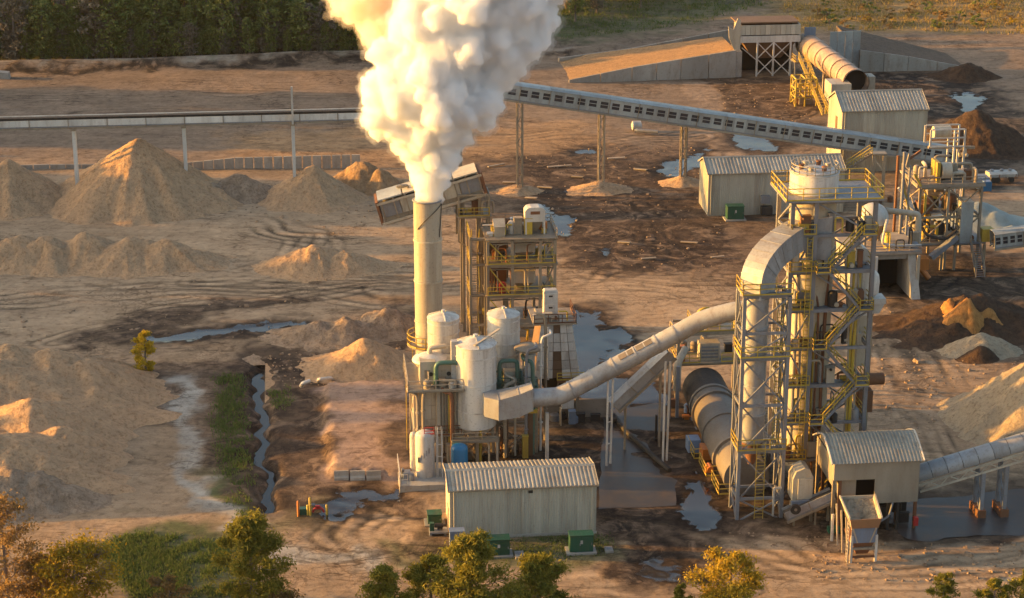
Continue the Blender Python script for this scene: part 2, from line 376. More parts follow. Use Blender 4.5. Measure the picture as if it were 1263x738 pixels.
    n = fbm(X / 3, Y / 3, 5, .6); C *= (.72 + .56 * n)[..., None]
    nb = fbm(X / 22 + 50, Y / 14, 4); C *= (.85 + .3 * nb)[..., None]
    ny, nx = X.shape
    me = bpy.data.meshes.new('ground')
    co = np.stack([X, Y, H], -1).reshape(-1, 3).astype(np.float32)
    me.vertices.add(len(co)); me.vertices.foreach_set('co', co.ravel())
    i = np.arange((ny - 1) * (nx - 1)); r = i // (nx - 1); c = i % (nx - 1); a = r * nx + c
    q = np.stack([a, a + 1, a + nx + 1, a + nx], -1).astype(np.int32)
    me.loops.add(q.size); me.loops.foreach_set('vertex_index', q.ravel())
    me.polygons.add(len(q)); me.polygons.foreach_set('loop_start', np.arange(0, q.size, 4, dtype=np.int32)); me.polygons.foreach_set('loop_total', np.full(len(q), 4, np.int32))
    me.polygons.foreach_set('use_smooth', np.ones(len(q), bool)); me.update(); me.validate()
    ca = me.color_attributes.new('soil', 'FLOAT_COLOR', 'POINT')
    ca.data.foreach_set('color', np.concatenate([C.reshape(-1, 3), MUDA.reshape(-1, 1)], 1).astype(np.float32).ravel())
    wa = me.attributes.new('wet', 'FLOAT', 'POINT'); wa.data.foreach_set('value', WET.astype(np.float32).ravel())
    m, t, b = nodes('soil')
    at_ = N(t, 'ShaderNodeAttribute'); at_.attribute_name = 'soil'
    tc = N(t, 'ShaderNodeTexCoord')
    n1 = N(t, 'ShaderNodeTexNoise', Scale=.9, Detail=9., Roughness=.7); t.links.new(tc.outputs['Object'], n1.inputs['Vector'])
    mp = N(t, 'ShaderNodeMapping'); mp.inputs['Scale'].default_value = (.10, .45, 1); t.links.new(tc.outputs['Object'], mp.inputs[0])
    n2 = N(t, 'ShaderNodeTexNoise', Scale=1.0, Detail=8., Roughness=.68, Distortion=.6); t.links.new(mp.outputs[0], n2.inputs['Vector'])
    n3 = N(t, 'ShaderNodeTexNoise', Scale=3.2, Detail=4., Roughness=.7); t.links.new(tc.outputs['Object'], n3.inputs['Vector'])
    nA = N(t, 'ShaderNodeTexNoise', Scale=.42, Detail=12., Roughness=.72, Distortion=.9); t.links.new(tc.outputs['Object'], nA.inputs['Vector'])
    nB = N(t, 'ShaderNodeTexNoise', Scale=.23, Detail=10., Roughness=.66, Distortion=1.4); t.links.new(tc.outputs['Object'], nB.inputs['Vector'])
    def mul(a, b_):
        q = N(t, 'ShaderNodeMath', operation='MULTIPLY'); t.links.new(a, q.inputs[0]); t.links.new(b_, q.inputs[1]); return q.outputs[0]
    mudf = at_.outputs['Alpha']
    c0 = mixc(t, mul(ramp(t, nA.outputs[0], .44, .60, 0, .8), ramp(t, mudf, 0, 1, .10, 1)), at_.outputs['Color'], (.34, .30, .27), 'MULTIPLY')
    c0 = mixc(t, mul(ramp(t, nB.outputs[0], .50, .64, 0, .8), ramp(t, mudf, 0, 1, .05, 1)), c0, (.30, .205, .135))
    c0 = mixc(t, mul(ramp(t, nB.outputs[0], .44, .38, 0, .9), ramp(t, mudf, 0, 1, .12, .8)), c0, (.42, .38, .34), 'MULTIPLY')
    c = mixc(t, ramp(t, n2.outputs[0], .45, .62, .0, .45), c0, (.55, .52, .50), 'MULTIPLY')
    c = mixc(t, ramp(t, n1.outputs[0], .50, .66, 0, .75), c, (.5, .47, .45), 'MULTIPLY')
    c = mixc(t, ramp(t, n3.outputs[0], .58, .75, 0, .35), c, (1.5, 1.42, 1.3), 'MULTIPLY')
    for sc_, dist, wd_, msk, strength in (((.05, .17, 1), 1.6, .022, .48, .75), ((.22, .11, 1), 2.2, .03, .55, .6), ((.5, .8, 1), 1.0, .03, .52, .55)):   # wheel tracks and cracks
        mq = N(t, 'ShaderNodeMapping'); mq.inputs['Scale'].default_value = sc_; t.links.new(tc.outputs['Object'], mq.inputs[0])
        nq = N(t, 'ShaderNodeTexNoise', Scale=1.0, Detail=3., Roughness=.5, Distortion=dist); t.links.new(mq.outputs[0], nq.inputs['Vector'])
        sb_ = N(t, 'ShaderNodeMath', operation='SUBTRACT'); t.links.new(nq.outputs[0], sb_.inputs[0]); sb_.inputs[1].default_value = .5
        ab = N(t, 'ShaderNodeMath', operation='ABSOLUTE'); t.links.new(sb_.outputs[0], ab.inputs[0])
        nm = N(t, 'ShaderNodeTexNoise', Scale=.07, Detail=4., Roughness=.6); t.links.new(tc.outputs['Object'], nm.inputs['Vector'])
        mu = N(t, 'ShaderNodeMath', operation='MULTIPLY'); t.links.new(ramp(t, ab.outputs[0], wd_ * .25, wd_, strength, 0), mu.inputs[0]); t.links.new(ramp(t, nm.outputs[0], msk - .05, msk + .1, 0, 1), mu.inputs[1])
        c = mixc(t, mu.outputs[0], c, (.35, .31, .28), 'MULTIPLY')
    for sc_, lo, hi, a_, col_ in ((7., .57, .68, .4, (.5, .47, .45)), (5., .60, .72, .5, (1.45, 1.4, 1.32)), (14., .52, .7, .3, (.65, .63, .61))):   # grit and clods
        ng = N(t, 'ShaderNodeTexNoise', Scale=sc_, Detail=3., Roughness=.7); t.links.new(tc.outputs['Object'], ng.inputs['Vector']); c = mixc(t, ramp(t, ng.outputs[0], lo, hi, 0, a_), c, col_, 'MULTIPLY')
    wt = N(t, 'ShaderNodeAttribute'); wt.attribute_name = 'wet'
    wn = N(t, 'ShaderNodeMath', operation='ADD'); t.links.new(wt.outputs['Fac'], wn.inputs[0]); t.links.new(ramp(t, nA.outputs[0], .2, .8, -.75, .75), wn.inputs[1])
    damp = ramp(t, wn.outputs[0], -.55, .05); pool = ramp(t, wn.outputs[0], .02, .14)
    c = mixc(t, mul(damp, ramp(t, wt.outputs['Fac'], -1, -.9)), c, (.30, .26, .24), 'MULTIPLY'); c = mixc(t, pool, c, (.030, .024, .020))
    t.links.new(c, b.inputs['Base Color']); t.links.new(ramp(t, pool, 0, 1, .88, .06), b.inputs['Roughness']); t.links.new(ramp(t, pool, 0, 1, .2, .5), b.inputs['Specular IOR Level'])
    ad = N(t, 'ShaderNodeMath', operation='ADD'); t.links.new(n1.outputs[0], ad.inputs[0]); t.links.new(mul(nA.outputs[0], ramp(t, mudf, 0, 1, .6, 3.0)), ad.inputs[1])
    bp = N(t, 'ShaderNodeBump', Strength=.6, Distance=.16); t.links.new(ramp(t, pool, 0, 1, .6, .015), bp.inputs['Strength']); t.links.new(ad.outputs[0], bp.inputs['Height']); t.links.new(bp.outputs[0], b.inputs['Normal'])
    me.materials.append(m)
    o = bpy.data.objects.new('ground', me); COL.objects.link(o); tag(o, kind='structure')
build_ground()

# ---------------------------------------------------------------- standing water and wet slabs
def water_mat(name, tint, rough):
    m, t, b = nodes(name); b.inputs['Base Color'].default_value = (*tint, 1); b.inputs['IOR'].default_value = 1.33
    tc = N(t, 'ShaderNodeTexCoord'); n = N(t, 'ShaderNodeTexNoise', Scale=.8, Detail=4.); t.links.new(tc.outputs['Object'], n.inputs['Vector'])
    n2 = N(t, 'ShaderNodeTexNoise', Scale=.35, Detail=6., Roughness=.65); t.links.new(tc.outputs['Object'], n2.inputs['Vector'])
    t.links.new(ramp(t, n2.outputs[0], .4, .65, rough, rough + .18), b.inputs['Roughness'])
    t.links.new(mixc(t, ramp(t, n2.outputs[0], .45, .7, 0, .8), (*tint, 1), (tint[0] * 2.2, tint[1] * 1.9, tint[2] * 1.6, 1)), b.inputs['Base Color'])
    bp = N(t, 'ShaderNodeBump', Strength=.05, Distance=.1); t.links.new(n.outputs[0], bp.inputs['Height']); t.links.new(bp.outputs[0], b.inputs['Normal'])
    return m
M['water'] = water_mat('muddy_water', (.028, .023, .019), .03)
M['wet'] = water_mat('wet_concrete', (.055, .048, .046), .30)
M['wet'].node_tree.nodes['Principled BSDF'].inputs['Specular IOR Level'].default_value = .35
def puddle(pts, z=.04, name='puddle', mat='water', rough=.9, seed=0):
    rnd = random.Random(seed); P = [gp(a, b) for a, b in pts]; Q = []
    n = len(P); S = []
    for i in range(n):                               # rounded, gently wandering shoreline
        a, b, c, d = P[i-1], P[i], P[(i+1) % n], P[(i+2) % n]; m = max(4, int((c - b).length / .3))
        for k in range(m):
            t = k / m; q = ((b * 2) + (c - a) * t + (a * 2 - b * 5 + c * 4 - d) * t*t + (b * 3 - a - c * 3 + d) * t**3) * .5
            if rough < .3: q = b.lerp(c, t)
            S.append(q)
    for q in S:
        wx = float(fbm(np.array([q.x / 2.4 + seed]), np.array([q.y / 2.4]), 3, .35)[0]) - .5; wy = float(fbm(np.array([q.x / 2.4 + seed + 50]), np.array([q.y / 2.4]), 3, .35)[0]) - .5
        Q.append((q.x + wx * 2.6 * rough, q.y + wy * 3.6 * rough, z))
    mb = MB(); mb.add(Q, [tuple(range(len(Q)))])
    o = mb.build(name, M[mat], None); return tag(o, kind='structure')
puddle([p for p, z in PUDDLES if p[0] == (306, 462)][0], -.93, 'ditch_water', seed=14, rough=.6)
puddle([(744,505),(818,496),(834,560),(834,622),(738,627),(742,560)], -.13, 'wet_concrete_pad', 'wet', .15, 40)
puddle([(1100,622),(1200,608),(1300,600),(1300,650),(1200,660),(1120,664)], -.14, 'wet_concrete_pad', 'wet', .35, 43)
# ---------------------------------------------------------------- building kit (all in yard coordinates)
def V3(*a): return Vector(a)
def part(name, mat, parent, fn, smooth=False):
    mb = MB(); fn(mb); return mb.build(name, M[mat], parent, smooth)
def pbox(name, mat, parent, x0, x1, y0, y1, z0, z1):
    return MB().box(x0, x1, y0, y1, z0, z1).build(name, M[mat], parent)
def pbar(name, mat, parent, p0, p1, w, h=None):
    return MB().bar(p0, p1, w, h).build(name, M[mat], parent)
def ptube(name, mat, parent, pts, r, n=12):
    return MB().tube(pts, r, n).build(name, M[mat], parent, True)
def arc(c, r, a0, a1, n, plane='uz'):
    out = []
    for i in range(n + 1):
        g = a0 + (a1 - a0) * i / n; x, y = r * math.cos(g), r * math.sin(g)
        out.append(Vector((c[0] + x, c[1], c[2] + y)) if plane == 'uz' else Vector((c[0] + x, c[1] + y, c[2])))
    return out
def smooth_path(P, n=6, k=.3):
    P = [Vector(p) for p in P]; out = [P[0]]
    for i in range(1, len(P) - 1):
        a = P[i].lerp(P[i-1], k); b = P[i].lerp(P[i+1], k)
        for j in range(n + 1):
            t = j / n; out.append(a * (1-t)**2 + P[i] * 2*t*(1-t) + b * t*t)
    out.append(P[-1]); return out
def railing(parent, pts, mat='yellow', h=1.15, step=1.6, r=.05, name='railing'):
    mb = MB()
    for a, b in zip(pts[:-1], pts[1:]):
        a, b = Vector(a), Vector(b); n = max(1, round((b - a).length / step))
        for i in range(n + 1):
            p = a.lerp(b, i / n); mb.bar(p, p + V3(0, 0, h), r * 1.6)
        for z in (h, h * .55): mb.bar(a + V3(0, 0, z), b + V3(0, 0, z), r * 1.6)
        mb.bar(a + V3(0, 0, .08), b + V3(0, 0, .08), .03, .16)
    return mb.build(name, M[mat], parent)
def stair(parent, p0, p1, width, mat='steel', rail='yellow', across=None):
    """flight from p0 up to p1; a 'stair' part with treads and handrails under it"""
    p0, p1 = Vector(p0), Vector(p1); d = p1 - p0; f = V3(d.x, d.y, 0).normalized(); s = Vector(across) if across else V3(-f.y, f.x, 0)
    st = MB()
    for k in (0, 1): st.bar(p0 + s * width * k, p1 + s * width * k, .09, .28)
    o = st.build('stair', M[mat], parent)
    tr = MB(); n = max(3, int(abs(d.z) / .24))
    for i in range(n):
        c = p0 + d * ((i + .5) / n); tr.hexa([c + s*.04 - f*.13 - V3(0,0,.03), c + s*(width-.04) - f*.13 - V3(0,0,.03), c + s*(width-.04) + f*.13 - V3(0,0,.03), c + s*.04 + f*.13 - V3(0,0,.03)],
                                            [c + s*.04 - f*.13, c + s*(width-.04) - f*.13, c + s*(width-.04) + f*.13, c + s*.04 + f*.13])
    tr.build('treads', M[mat], o)
    for k in (0, 1):
        hr = MB(); a = p0 + s * width * k; b = p1 + s * width * k; m = max(2, int(d.length / 1.5))
        for i in range(m + 1): hr.bar(a.lerp(b, i / m), a.lerp(b, i / m) + V3(0, 0, 1.1), .08)
        for z in (1.1, .6): hr.bar(a + V3(0, 0, z), b + V3(0, 0, z), .09)
        hr.build('handrail', M[rail], o)
    return o
def ladder(parent, p0, p1, side=(1, 0, 0), w=.5, mat='yellow', cage=False, n=None):
    mb = MB(); p0, p1 = Vector(p0), Vector(p1); s = Vector(side)
    for k in (-.5, .5): mb.bar(p0 + s * w * k, p1 + s * w * k, .07)
    m = n or int((p1 - p0).length / .38)
    for i in range(m): c = p0.lerp(p1, (i + .5) / m); mb.bar(c - s * w * .5, c + s * w * .5, .05)
    return mb.build('ladder', M[mat], parent)
def frame(parent, us, vs, zs, mat='steel', col=.35, beam=.26, brace=.16, faces='fl', skip=(), bracepat='x', cols=True):
    """steel frame: every column, beam and brace its own part"""
    if cols:
        for u in us:
            for v in vs: pbox('column', mat, parent, u - col/2, u + col/2, v - col/2, v + col/2, zs[0], zs[-1])
    for k, z in enumerate(zs):
        if k == 0: continue
        for v in vs:
            for a, b in zip(us[:-1], us[1:]): pbar('beam', mat, parent, (a + col/2, v, z), (b - col/2, v, z), beam * .7, beam)
        for u in us:
            for a, b in zip(vs[:-1], vs[1:]): pbar('beam', mat, parent, (u, a + col/2, z), (u, b - col/2, z), beam * .7, beam)
    for k in range(len(zs) - 1):
        za, zb = zs[k] + .05, zs[k+1] - beam / 2
        if k in skip: continue
        todo = []
        if 'f' in faces: todo += [((a + col/2, vs[0] - .03), (b - col/2, vs[0] - .03)) for a, b in zip(us[:-1], us[1:])]
        if 'b' in faces: todo += [((a + col/2, vs[-1] + .03), (b - col/2, vs[-1] + .03)) for a, b in zip(us[:-1], us[1:])]
        if 'l' in faces: todo += [((us[0] - .03, a + col/2), (us[0] - .03, b - col/2)) for a, b in zip(vs[:-1], vs[1:])]
        if 'r' in faces: todo += [((us[-1] + .03, a + col/2), (us[-1] + .03, b - col/2)) for a, b in zip(vs[:-1], vs[1:])]
        for i, (p, q) in enumerate(todo):
            if bracepat in ('x', '/') or (bracepat == 'z' and k % 2 == 0): pbar('brace', mat, parent, (*p, za), (*q, zb), brace)
            if bracepat in ('x',) or (bracepat == 'z' and k % 2 == 1): pbar('brace', mat, parent, (p[0] + .02, p[1] + brace, zb), (q[0] + .02, q[1] + brace, za), brace)
def tank(parent, c, r, z0, z1, mat='tank', roof=.6, bands=(), name='shell', n=32, lid=True, bandmat='steel_tan'):
    o = part(name, mat, parent, lambda m: m.lathe(c, [(r, z0), (r, z1)], n), True)
    if lid:
        rf_ = part('roof', mat, parent, lambda m: m.lathe(c, [(r * 1.03, z1 + .002), (r * 1.03, z1 + .10), (r * .25, z1 + .1 + roof), (r * .12, z1 + .12 + roof), (r * .12, z1 + .4 + roof)], n), True)
        for k in range(3):
            a = .6 + k * 2.1; x, y = math.cos(a), math.sin(a)
            MB().bar((c[0] + x * r * .2, c[1] + y * r * .2, z1 + .2 + roof * .95), (c[0] + x * r, c[1] + y * r, z1 + .2), .12, .12).build('roof_rib', M[mat], rf_)
    for b in bands:
        part('band', bandmat, parent, lambda m, b=b: m.lathe(c, [(r + .005, b), (r + .06, b), (r + .06, b + .14), (r + .005, b + .14)], n), True)
    return o
def corrugated(mb, a, b, c, d, pitch=.34, amp=.05):
    """ribbed sheet on the quad a-b (eave) and d-c (ridge): ribs run from eave to ridge"""
    a, b, c, d = map(Vector, (a, b, c, d)); n = max(2, int((b - a).length / pitch)); nrm = (b - a).cross(d - a).normalized()
    V = []
    for i in range(n):
        for t, h in ((0, 0), (.18, 0), (.34, amp), (.66, amp), (.82, 0)):
            f = (i + t) / n; V += [a.lerp(b, f) + nrm * h, d.lerp(c, f) + nrm * h]
    V += [b, c]; F = [(2*i, 2*i+2, 2*i+3, 2*i+1) for i in range(len(V) // 2 - 1)]
    mb.add(V, F); return mb
def shed(name, label, u0, v0, Wd, D, He, Hr, walls='beige', roofm='roof', seams=(), z0=0, ov=.25, pitch=.34, cat='shed', ridge=.5):
    t = thing(name, label, cat, (u0, v0, z0)); u1, v1 = u0 + Wd, v0 + D; vr = v0 + D * ridge; zb = z0 - .4
    ss = [u0] + [u0 + s * Wd for s in seams] + [u1]
    for a, b in zip(ss[:-1], ss[1:]):
        nn = max(1, round((b - a) / 1.9))
        for k in range(nn):
            x0, x1 = a + (b - a) * k / nn, a + (b - a) * (k + 1) / nn; o = part('wall_panel', walls, t, lambda m: corrugated(m, (x0, v0, zb), (x1, v0, zb), (x1, v0, z0 + He), (x0, v0, z0 + He), .26, .028))
        corner = pbox('seam_trim', walls, o, b - .09, b + .05, v0 - .075, v0 - .032, z0, z0 + He - .02)
    gp_ = [(v0, zb), (v1, zb), (v1, z0 + He), (vr, z0 + Hr), (v0, z0 + He)]
    for nm, u, d in (('gable_wall', u0, .12), ('gable_wall', u1, -.12)):
        part(nm, walls, t, lambda m: m.prism([(u, y + (.004 if y == v0 else 0), z) for y, z in gp_], (d, 0, 0)))
    pbox('rear_wall', walls, t, u0 + .13, u1 - .13, v1 - .12, v1 - .004, zb, z0 + He)
    nn = max(2, round(Wd / 1.6)); W2 = Wd + 2 * ov
    for k in range(nn):                              # lapped roof sheets
        x0, x1 = u0 - ov + W2 * k / nn, u0 - ov + W2 * (k + 1) / nn; dz = .006 * (k % 2)
        part('roof_sheet', roofm, t, lambda m: corrugated(m, (x0, v0 - ov, z0 + He - ov * .3 + dz), (x1, v0 - ov, z0 + He - ov * .3 + dz), (x1, vr, z0 + Hr + .06 + dz), (x0, vr, z0 + Hr + .06 + dz), pitch, .06))
        part('roof_sheet', roofm, t, lambda m: corrugated(m, (x1, v1 + ov, z0 + He - ov * .3 + dz), (x0, v1 + ov, z0 + He - ov * .3 + dz), (x0, vr, z0 + Hr + .06 + dz), (x1, vr, z0 + Hr + .06 + dz), pitch, .06))
    for u in (u0 + .35, u1 - .35): ptube('downpipe', walls, t, [(u, v0 - .17, z0 + .1), (u, v0 - .17, z0 + He - .25)], .06, 6)
    part('ridge_cap', roofm, t, lambda m: m.prism([(u0 - ov - .03, vr - .32, z0 + Hr + .02), (u0 - ov - .03, vr + .32, z0 + Hr + .02), (u0 - ov - .03, vr, z0 + Hr + .2)], (Wd + 2 * ov + .06, 0, 0)))
    part('gutter', 'steel_tan', t, lambda m: m.box(u0 - ov, u1 + ov, v0 - ov - .10, v0 - ov - .003, z0 + He - ov * .3 - .14, z0 + He - ov * .3 + .02))
    for u in (u0, u1):
        s = -1 if u == u0 else 1
        part('verge_trim', walls, t, lambda m: (m.bar((u + s * (ov + .03), v0 - ov, z0 + He - .05), (u + s * (ov + .03), vr, z0 + Hr + .08), .06, .22), m.bar((u + s * (ov + .03), v1 + ov, z0 + He - .05), (u + s * (ov + .03), vr, z0 + Hr + .08), .06, .22)))
        pbox('corner_trim', walls, t, u - .08, u + .08, v0 - .09, v0 - .034, z0, z0 + He - .03)
    return t
def motor(parent, p, s=.5, mat='steel_tan', ax=(1, 0, 0)):
    p = Vector(p); a = Vector(ax); mb = MB(); mb.tube([p - a * s, p + a * s * .6], s * .45, 10); mb.tube([p + a * s * .6, p + a * s * 1.1], s * .16, 6)
    mb.box(p.x - s * .5, p.x + s * .5, p.y - s * .4, p.y + s * .4, p.z - s * .7, p.z - s * .42)
    return mb.build('motor', M[mat], parent, True)
def clutter(parent, u0, u1, v0, v1, z, n, seed, hmax=1.6, mats=('steel_tan', 'cream', 'rust', 'steel', 'white', 'yellow'), sz=1.0):
    """pumps, cabinets, pipe bends and valves standing on a deck"""
    r = random.Random(seed)
    for i in range(n):
        u, v = r.uniform(u0, u1), r.uniform(v0, v1); m = r.choice(mats); k = r.random()
        if k < .25: motor(parent, (u, v, z + .4), r.uniform(.35, .6) * sz, m, r.choice(((1,0,0), (0,1,0))))
        elif k < .5:
            w, d, h = r.uniform(.5, 1.1) * sz, r.uniform(.4, .8) * sz, r.uniform(.6, hmax); o = pbox('cabinet', m, parent, u - w/2, u + w/2, v - d/2, v + d/2, z, z + h)
            pbox('cabinet_lid', m, o, u - w/2 - .05, u + w/2 + .05, v - d/2 - .05, v + d/2 + .05, z + h + .002, z + h + .07)
        elif k < .8:
            h = r.uniform(.8, hmax * 1.3); d = r.uniform(.6, 1.8) * sz * r.choice((-1, 1)); q = r.choice((0, 1)); e = V3(d, 0, 0) if q else V3(0, d, 0)
            P = [V3(u, v, z), V3(u, v, z + h), V3(u, v, z + h) + e, V3(u, v, z + .2) + e]
            ptube('pipe', m, parent, smooth_path(P[:r.choice((3, 4))], 4, .25), r.uniform(.07, .16) * sz, 8)
        else:
            rr = r.uniform(.3, .6) * sz; h = r.uniform(.6, hmax); part('vessel', m, parent, lambda b: b.lathe((u, v), [(rr, z), (rr, z + h * .8), (rr * .7, z + h * .95), (rr * .2, z + h)], 14), True)
def conveyor(name, label, p0, p1, w, h, skin='conveyor', windows=0, wfrac=(.25, .7), cat='conveyor', roof=True, truss=True, group=None, rail=False, panes=True, seg=5.0):
    """raised belt conveyor gallery from p0 to p1 (centre of its floor), side facing the camera built in panels"""
    p0, p1 = Vector(p0), Vector(p1); t = thing(name, label, cat, p0, group); d = (p1 - p0); L = d.length; f = d.normalized(); s = V3(0, 0, 1).cross(f).normalized()   # s: left of travel (away from camera)
    up = f.cross(s) * -1 if f.cross(s).z < 0 else f.cross(s)
    P = lambda x, y, z: p0 + f * x + s * y + up * z
    def bx(name, mat, par, x0, x1, y0, y1, z0, z1):
        return MB().hexa([P(x0,y0,z0), P(x1,y0,z0), P(x1,y1,z0), P(x0,y1,z0)], [P(x0,y0,z1), P(x1,y0,z1), P(x1,y1,z1), P(x0,y1,z1)]).build(name, M[mat], par)
    bx('floor', 'steel', t, 0, L, -w/2, w/2, -.18, 0)
    bx('belt', 'belt', t, 0, L, -w*.3, w*.3, .55, .62)
    for k in (-1, 1): bx('stringer', 'steel_tan', t, -.1, L + .1, k * w/2 - .11 if k > 0 else -w/2 - .11, k * w/2 + .11 if k > 0 else -w/2 + .11, -.45, -.182)
    n = max(1, round(L / seg))
    for i in range(n + 1):
        x = L * i / n; MB().bar(P(x, -w/2 - .06, -.4), P(x, -w/2 - .06, h), .10).build('post', M['steel_tan'], t)
    if windows:
        pw = L / windows
        for i in range(windows):                     # a bay: sill and head strip, pier, window with two rails
            x0, x1 = i * pw, (i + 1) * pw
            zb, zt = h * wfrac[0], h * wfrac[1]
            sk = MB()
            for a, b_, c, e in ((x0, x1, .0, zb), (x0, x1, zt, h), (x0, x0 + pw * .17, zb, zt), (x1 - pw * .17, x1, zb, zt)):
                sk.hexa([P(a,-w/2,c), P(b_,-w/2,c), P(b_,-w/2+.06,c), P(a,-w/2+.06,c)], [P(a,-w/2,e), P(b_,-w/2,e), P(b_,-w/2+.06,e), P(a,-w/2+.06,e)])
            o = sk.build('side_panel', M[skin], t)
            if panes: bx('window', 'pane', o, x0 + pw * .17, x1 - pw * .17, -w/2 + .10, -w/2 + .13, zb, zt)
            MB().bar(P(x0 + pw * .17, -w/2 + .04, (zb + zt) / 2), P(x1 - pw * .17, -w/2 + .04, (zb + zt) / 2), .05, .09).build('window_bar', M[skin], o)
        bx('rear_side', skin, t, 0, L, w/2 - .06, w/2, 0, h)
    elif not rail:
        for i in range(n):
            bx('side_panel', skin, t, L*i/n + .06, L*(i+1)/n - .06, -w/2, -w/2 + .06, .0, h)
        bx('rear_side', skin, t, 0, L, w/2 - .06, w/2, 0, h)
    if roof:
        for i in range(n):
            mb = MB(); x0, x1 = L*i/n, L*(i+1)/n - .04; prof = [(-w/2 - .12, h + .01), (-w*.28, h + .3), (w*.28, h + .3), (w/2 + .12, h + .01), (w*.26, h + .22), (-w*.26, h + .22)]
            a = [P(x0, y, z) for y, z in prof]; mb.prism(a, P(x1, 0, 0) - P(x0, 0, 0)).build('roof_sheet', M[skin], t)
    if rail:
        for k in (-1, 1): railing(t, [P(0, k * w/2, 0), P(L, k * w/2, 0)], 'steel_tan', 1.1, 2.0, .045)
    return t, P, L
def post_pair(name, label, px, py, v, ztop, gap=1.2, mat='steel_tan', splay=.0, group=None, wu=.8):
    """four-legged lattice trestle"""
    b = gp(px, py); t = thing(name, label, 'support', (b.x, b.y, 0), group)
    for i in (-1, 1):
        for k in (-1, 1): pbox('leg', mat, t, b.x + i * wu/2 - .11, b.x + i * wu/2 + .11, b.y + k * gap/2 - .11, b.y + k * gap/2 + .11, -.4, ztop)
    n = max(3, int(ztop / 1.5))
    for i in range(n):
        z0, z1 = ztop * i / n, ztop * (i + 1) / n; k = 1 if i % 2 else -1
        pbar('brace', mat, t, (b.x - k * wu/2, b.y - gap/2, z0 + .1), (b.x + k * wu/2, b.y - gap/2, z1), .11); pbar('brace', mat, t, (b.x - wu/2, b.y - k * gap/2, z0 + .1), (b.x - wu/2, b.y + k * gap/2, z1), .11)
    pbox('footing', 'concrete_tan', t, b.x - .9, b.x + .9, b.y - gap, b.y + gap, -.4, .35)
    return t
# ---------------------------------------------------------------- smoke
def ico(sub):
    import bmesh
    bm = bmesh.new(); bmesh.ops.create_icosphere(bm, subdivisions=sub, radius=1.0)
    v = np.array([p.co[:] for p in bm.verts]); f = np.array([[q.index for q in p.verts] for p in bm.faces]); bm.free(); return v, f
STACK_V = gp(529, 518).y
def build_smoke(S, label, dens, parent=None, grow=0., name='smoke_plume', curl=.3, tint=(.978, .985, .994, 1)):
    rnd = random.Random(5); v1, f1 = ico(1); v2, f2 = ico(2); V = []; F = []; n = 0
    def ball(c, r, fine):
        nonlocal n
        v, f = (v2, f2) if fine else (v1, f1)
        V.append(v * r + np.array(c)); F.append(f + n); n += len(v)
    def rdir():
        while True:
            d = Vector((rnd.uniform(-1, 1), rnd.uniform(-1, 1), rnd.uniform(-1, 1)))
            if .1 < d.length < 1: return d.normalized()
    for px, py, r, dv in S:
        c = at(px, py, STACK_V + dv); r = r / 11.2 + grow * max(0, min(1, (205 - py) / 40))
        ball(c, r * .93, True)
        for k in range(26 if r > 1.5 else 12):
            d = rdir(); q = r * rnd.uniform(.26, .46); p = c + d * (r * rnd.uniform(.78, 1.0)); ball(p, q, False)
            for j in range(5):
                d2 = (rdir() + d * .7).normalized(); ball(p + d2 * q * .9, q * rnd.uniform(.25, .45), False)
    V = np.concatenate(V); F = np.concatenate(F)
    me = bpy.data.meshes.new(name); b = at(529, 243, STACK_V)
    me.from_pydata((V - np.array(b)).tolist(), [], F.tolist())
    o = bpy.data.objects.new(name, me); COL.objects.link(o)
    if parent: o.parent = parent
    else: o.location = to_world(b); o.rotation_euler = (0, 0, RZ)
    r = o.modifiers.new('merge', 'REMESH'); r.mode = 'VOXEL'; r.voxel_size = .2; r.use_smooth_shade = True
    sm = o.modifiers.new('soften', 'SMOOTH'); sm.iterations = 2
    tx = bpy.data.textures.new('billow', 'CLOUDS'); tx.noise_scale = 1.6; tx.noise_depth = 4
    dp = o.modifiers.new('billow', 'DISPLACE'); dp.texture = tx; dp.strength = .6; dp.mid_level = .5; dp.texture_coords = 'LOCAL'
    tx2 = bpy.data.textures.new('curl', 'CLOUDS'); tx2.noise_scale = .55; tx2.noise_depth = 3
    dp2 = o.modifiers.new('curl', 'DISPLACE'); dp2.texture = tx2; dp2.strength = curl; dp2.mid_level = .5; dp2.texture_coords = 'LOCAL'
    m = bpy.data.materials.new('steam'); m.use_nodes = True; t = m.node_tree; t.nodes.clear()
    out = t.nodes.new('ShaderNodeOutputMaterial'); pv = t.nodes.new('ShaderNodeVolumePrincipled')
    pv.inputs['Color'].default_value = tint; pv.inputs['Density'].default_value = dens; pv.inputs['Anisotropy'].default_value = .25
    t.links.new(pv.outputs[0], out.inputs['Volume']); me.materials.append(m)
    if not parent: tag(o, label, 'smoke', kind='stuff')
    return o
S = [(529,240,16,0),(529,228,21,0),(528,213,24,0),(527,196,31,0),(517,174,30,0),(545,170,29,1),(494,142,36,0),(540,142,44,-1),(482,118,34,1),(525,108,52,-1),
     (572,112,44,1),(598,100,32,0),(496,84,36,0),(548,68,54,-1),(600,60,46,1),(622,82,24,0),(512,36,38,0),(566,18,52,-1),(626,22,46,0),(650,6,32,1),(606,-20,56,0),
     (655,-35,48,1),(545,-25,48,2),(690,-50,40,1),(640,-80,60,0),(700,-110,60,1),(655,50,22,0),(668,22,22,1),(462,112,18,0),(730,-160,70,2),(660,-140,60,0)]
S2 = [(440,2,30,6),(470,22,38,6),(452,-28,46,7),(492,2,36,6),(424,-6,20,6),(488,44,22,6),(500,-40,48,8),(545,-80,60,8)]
pl_ = build_smoke(S, 'dense white steam plume billowing from the tall chimney stack', 2.4)
build_smoke(S, None, .16, pl_, .42, 'steam_veil', .8)
pl_ = build_smoke(S2, 'tan shaded puff of steam drifting behind the main white plume', .9, tint=(.975, .945, .90, 1))  # tan tint puts golden light and shade into this puff
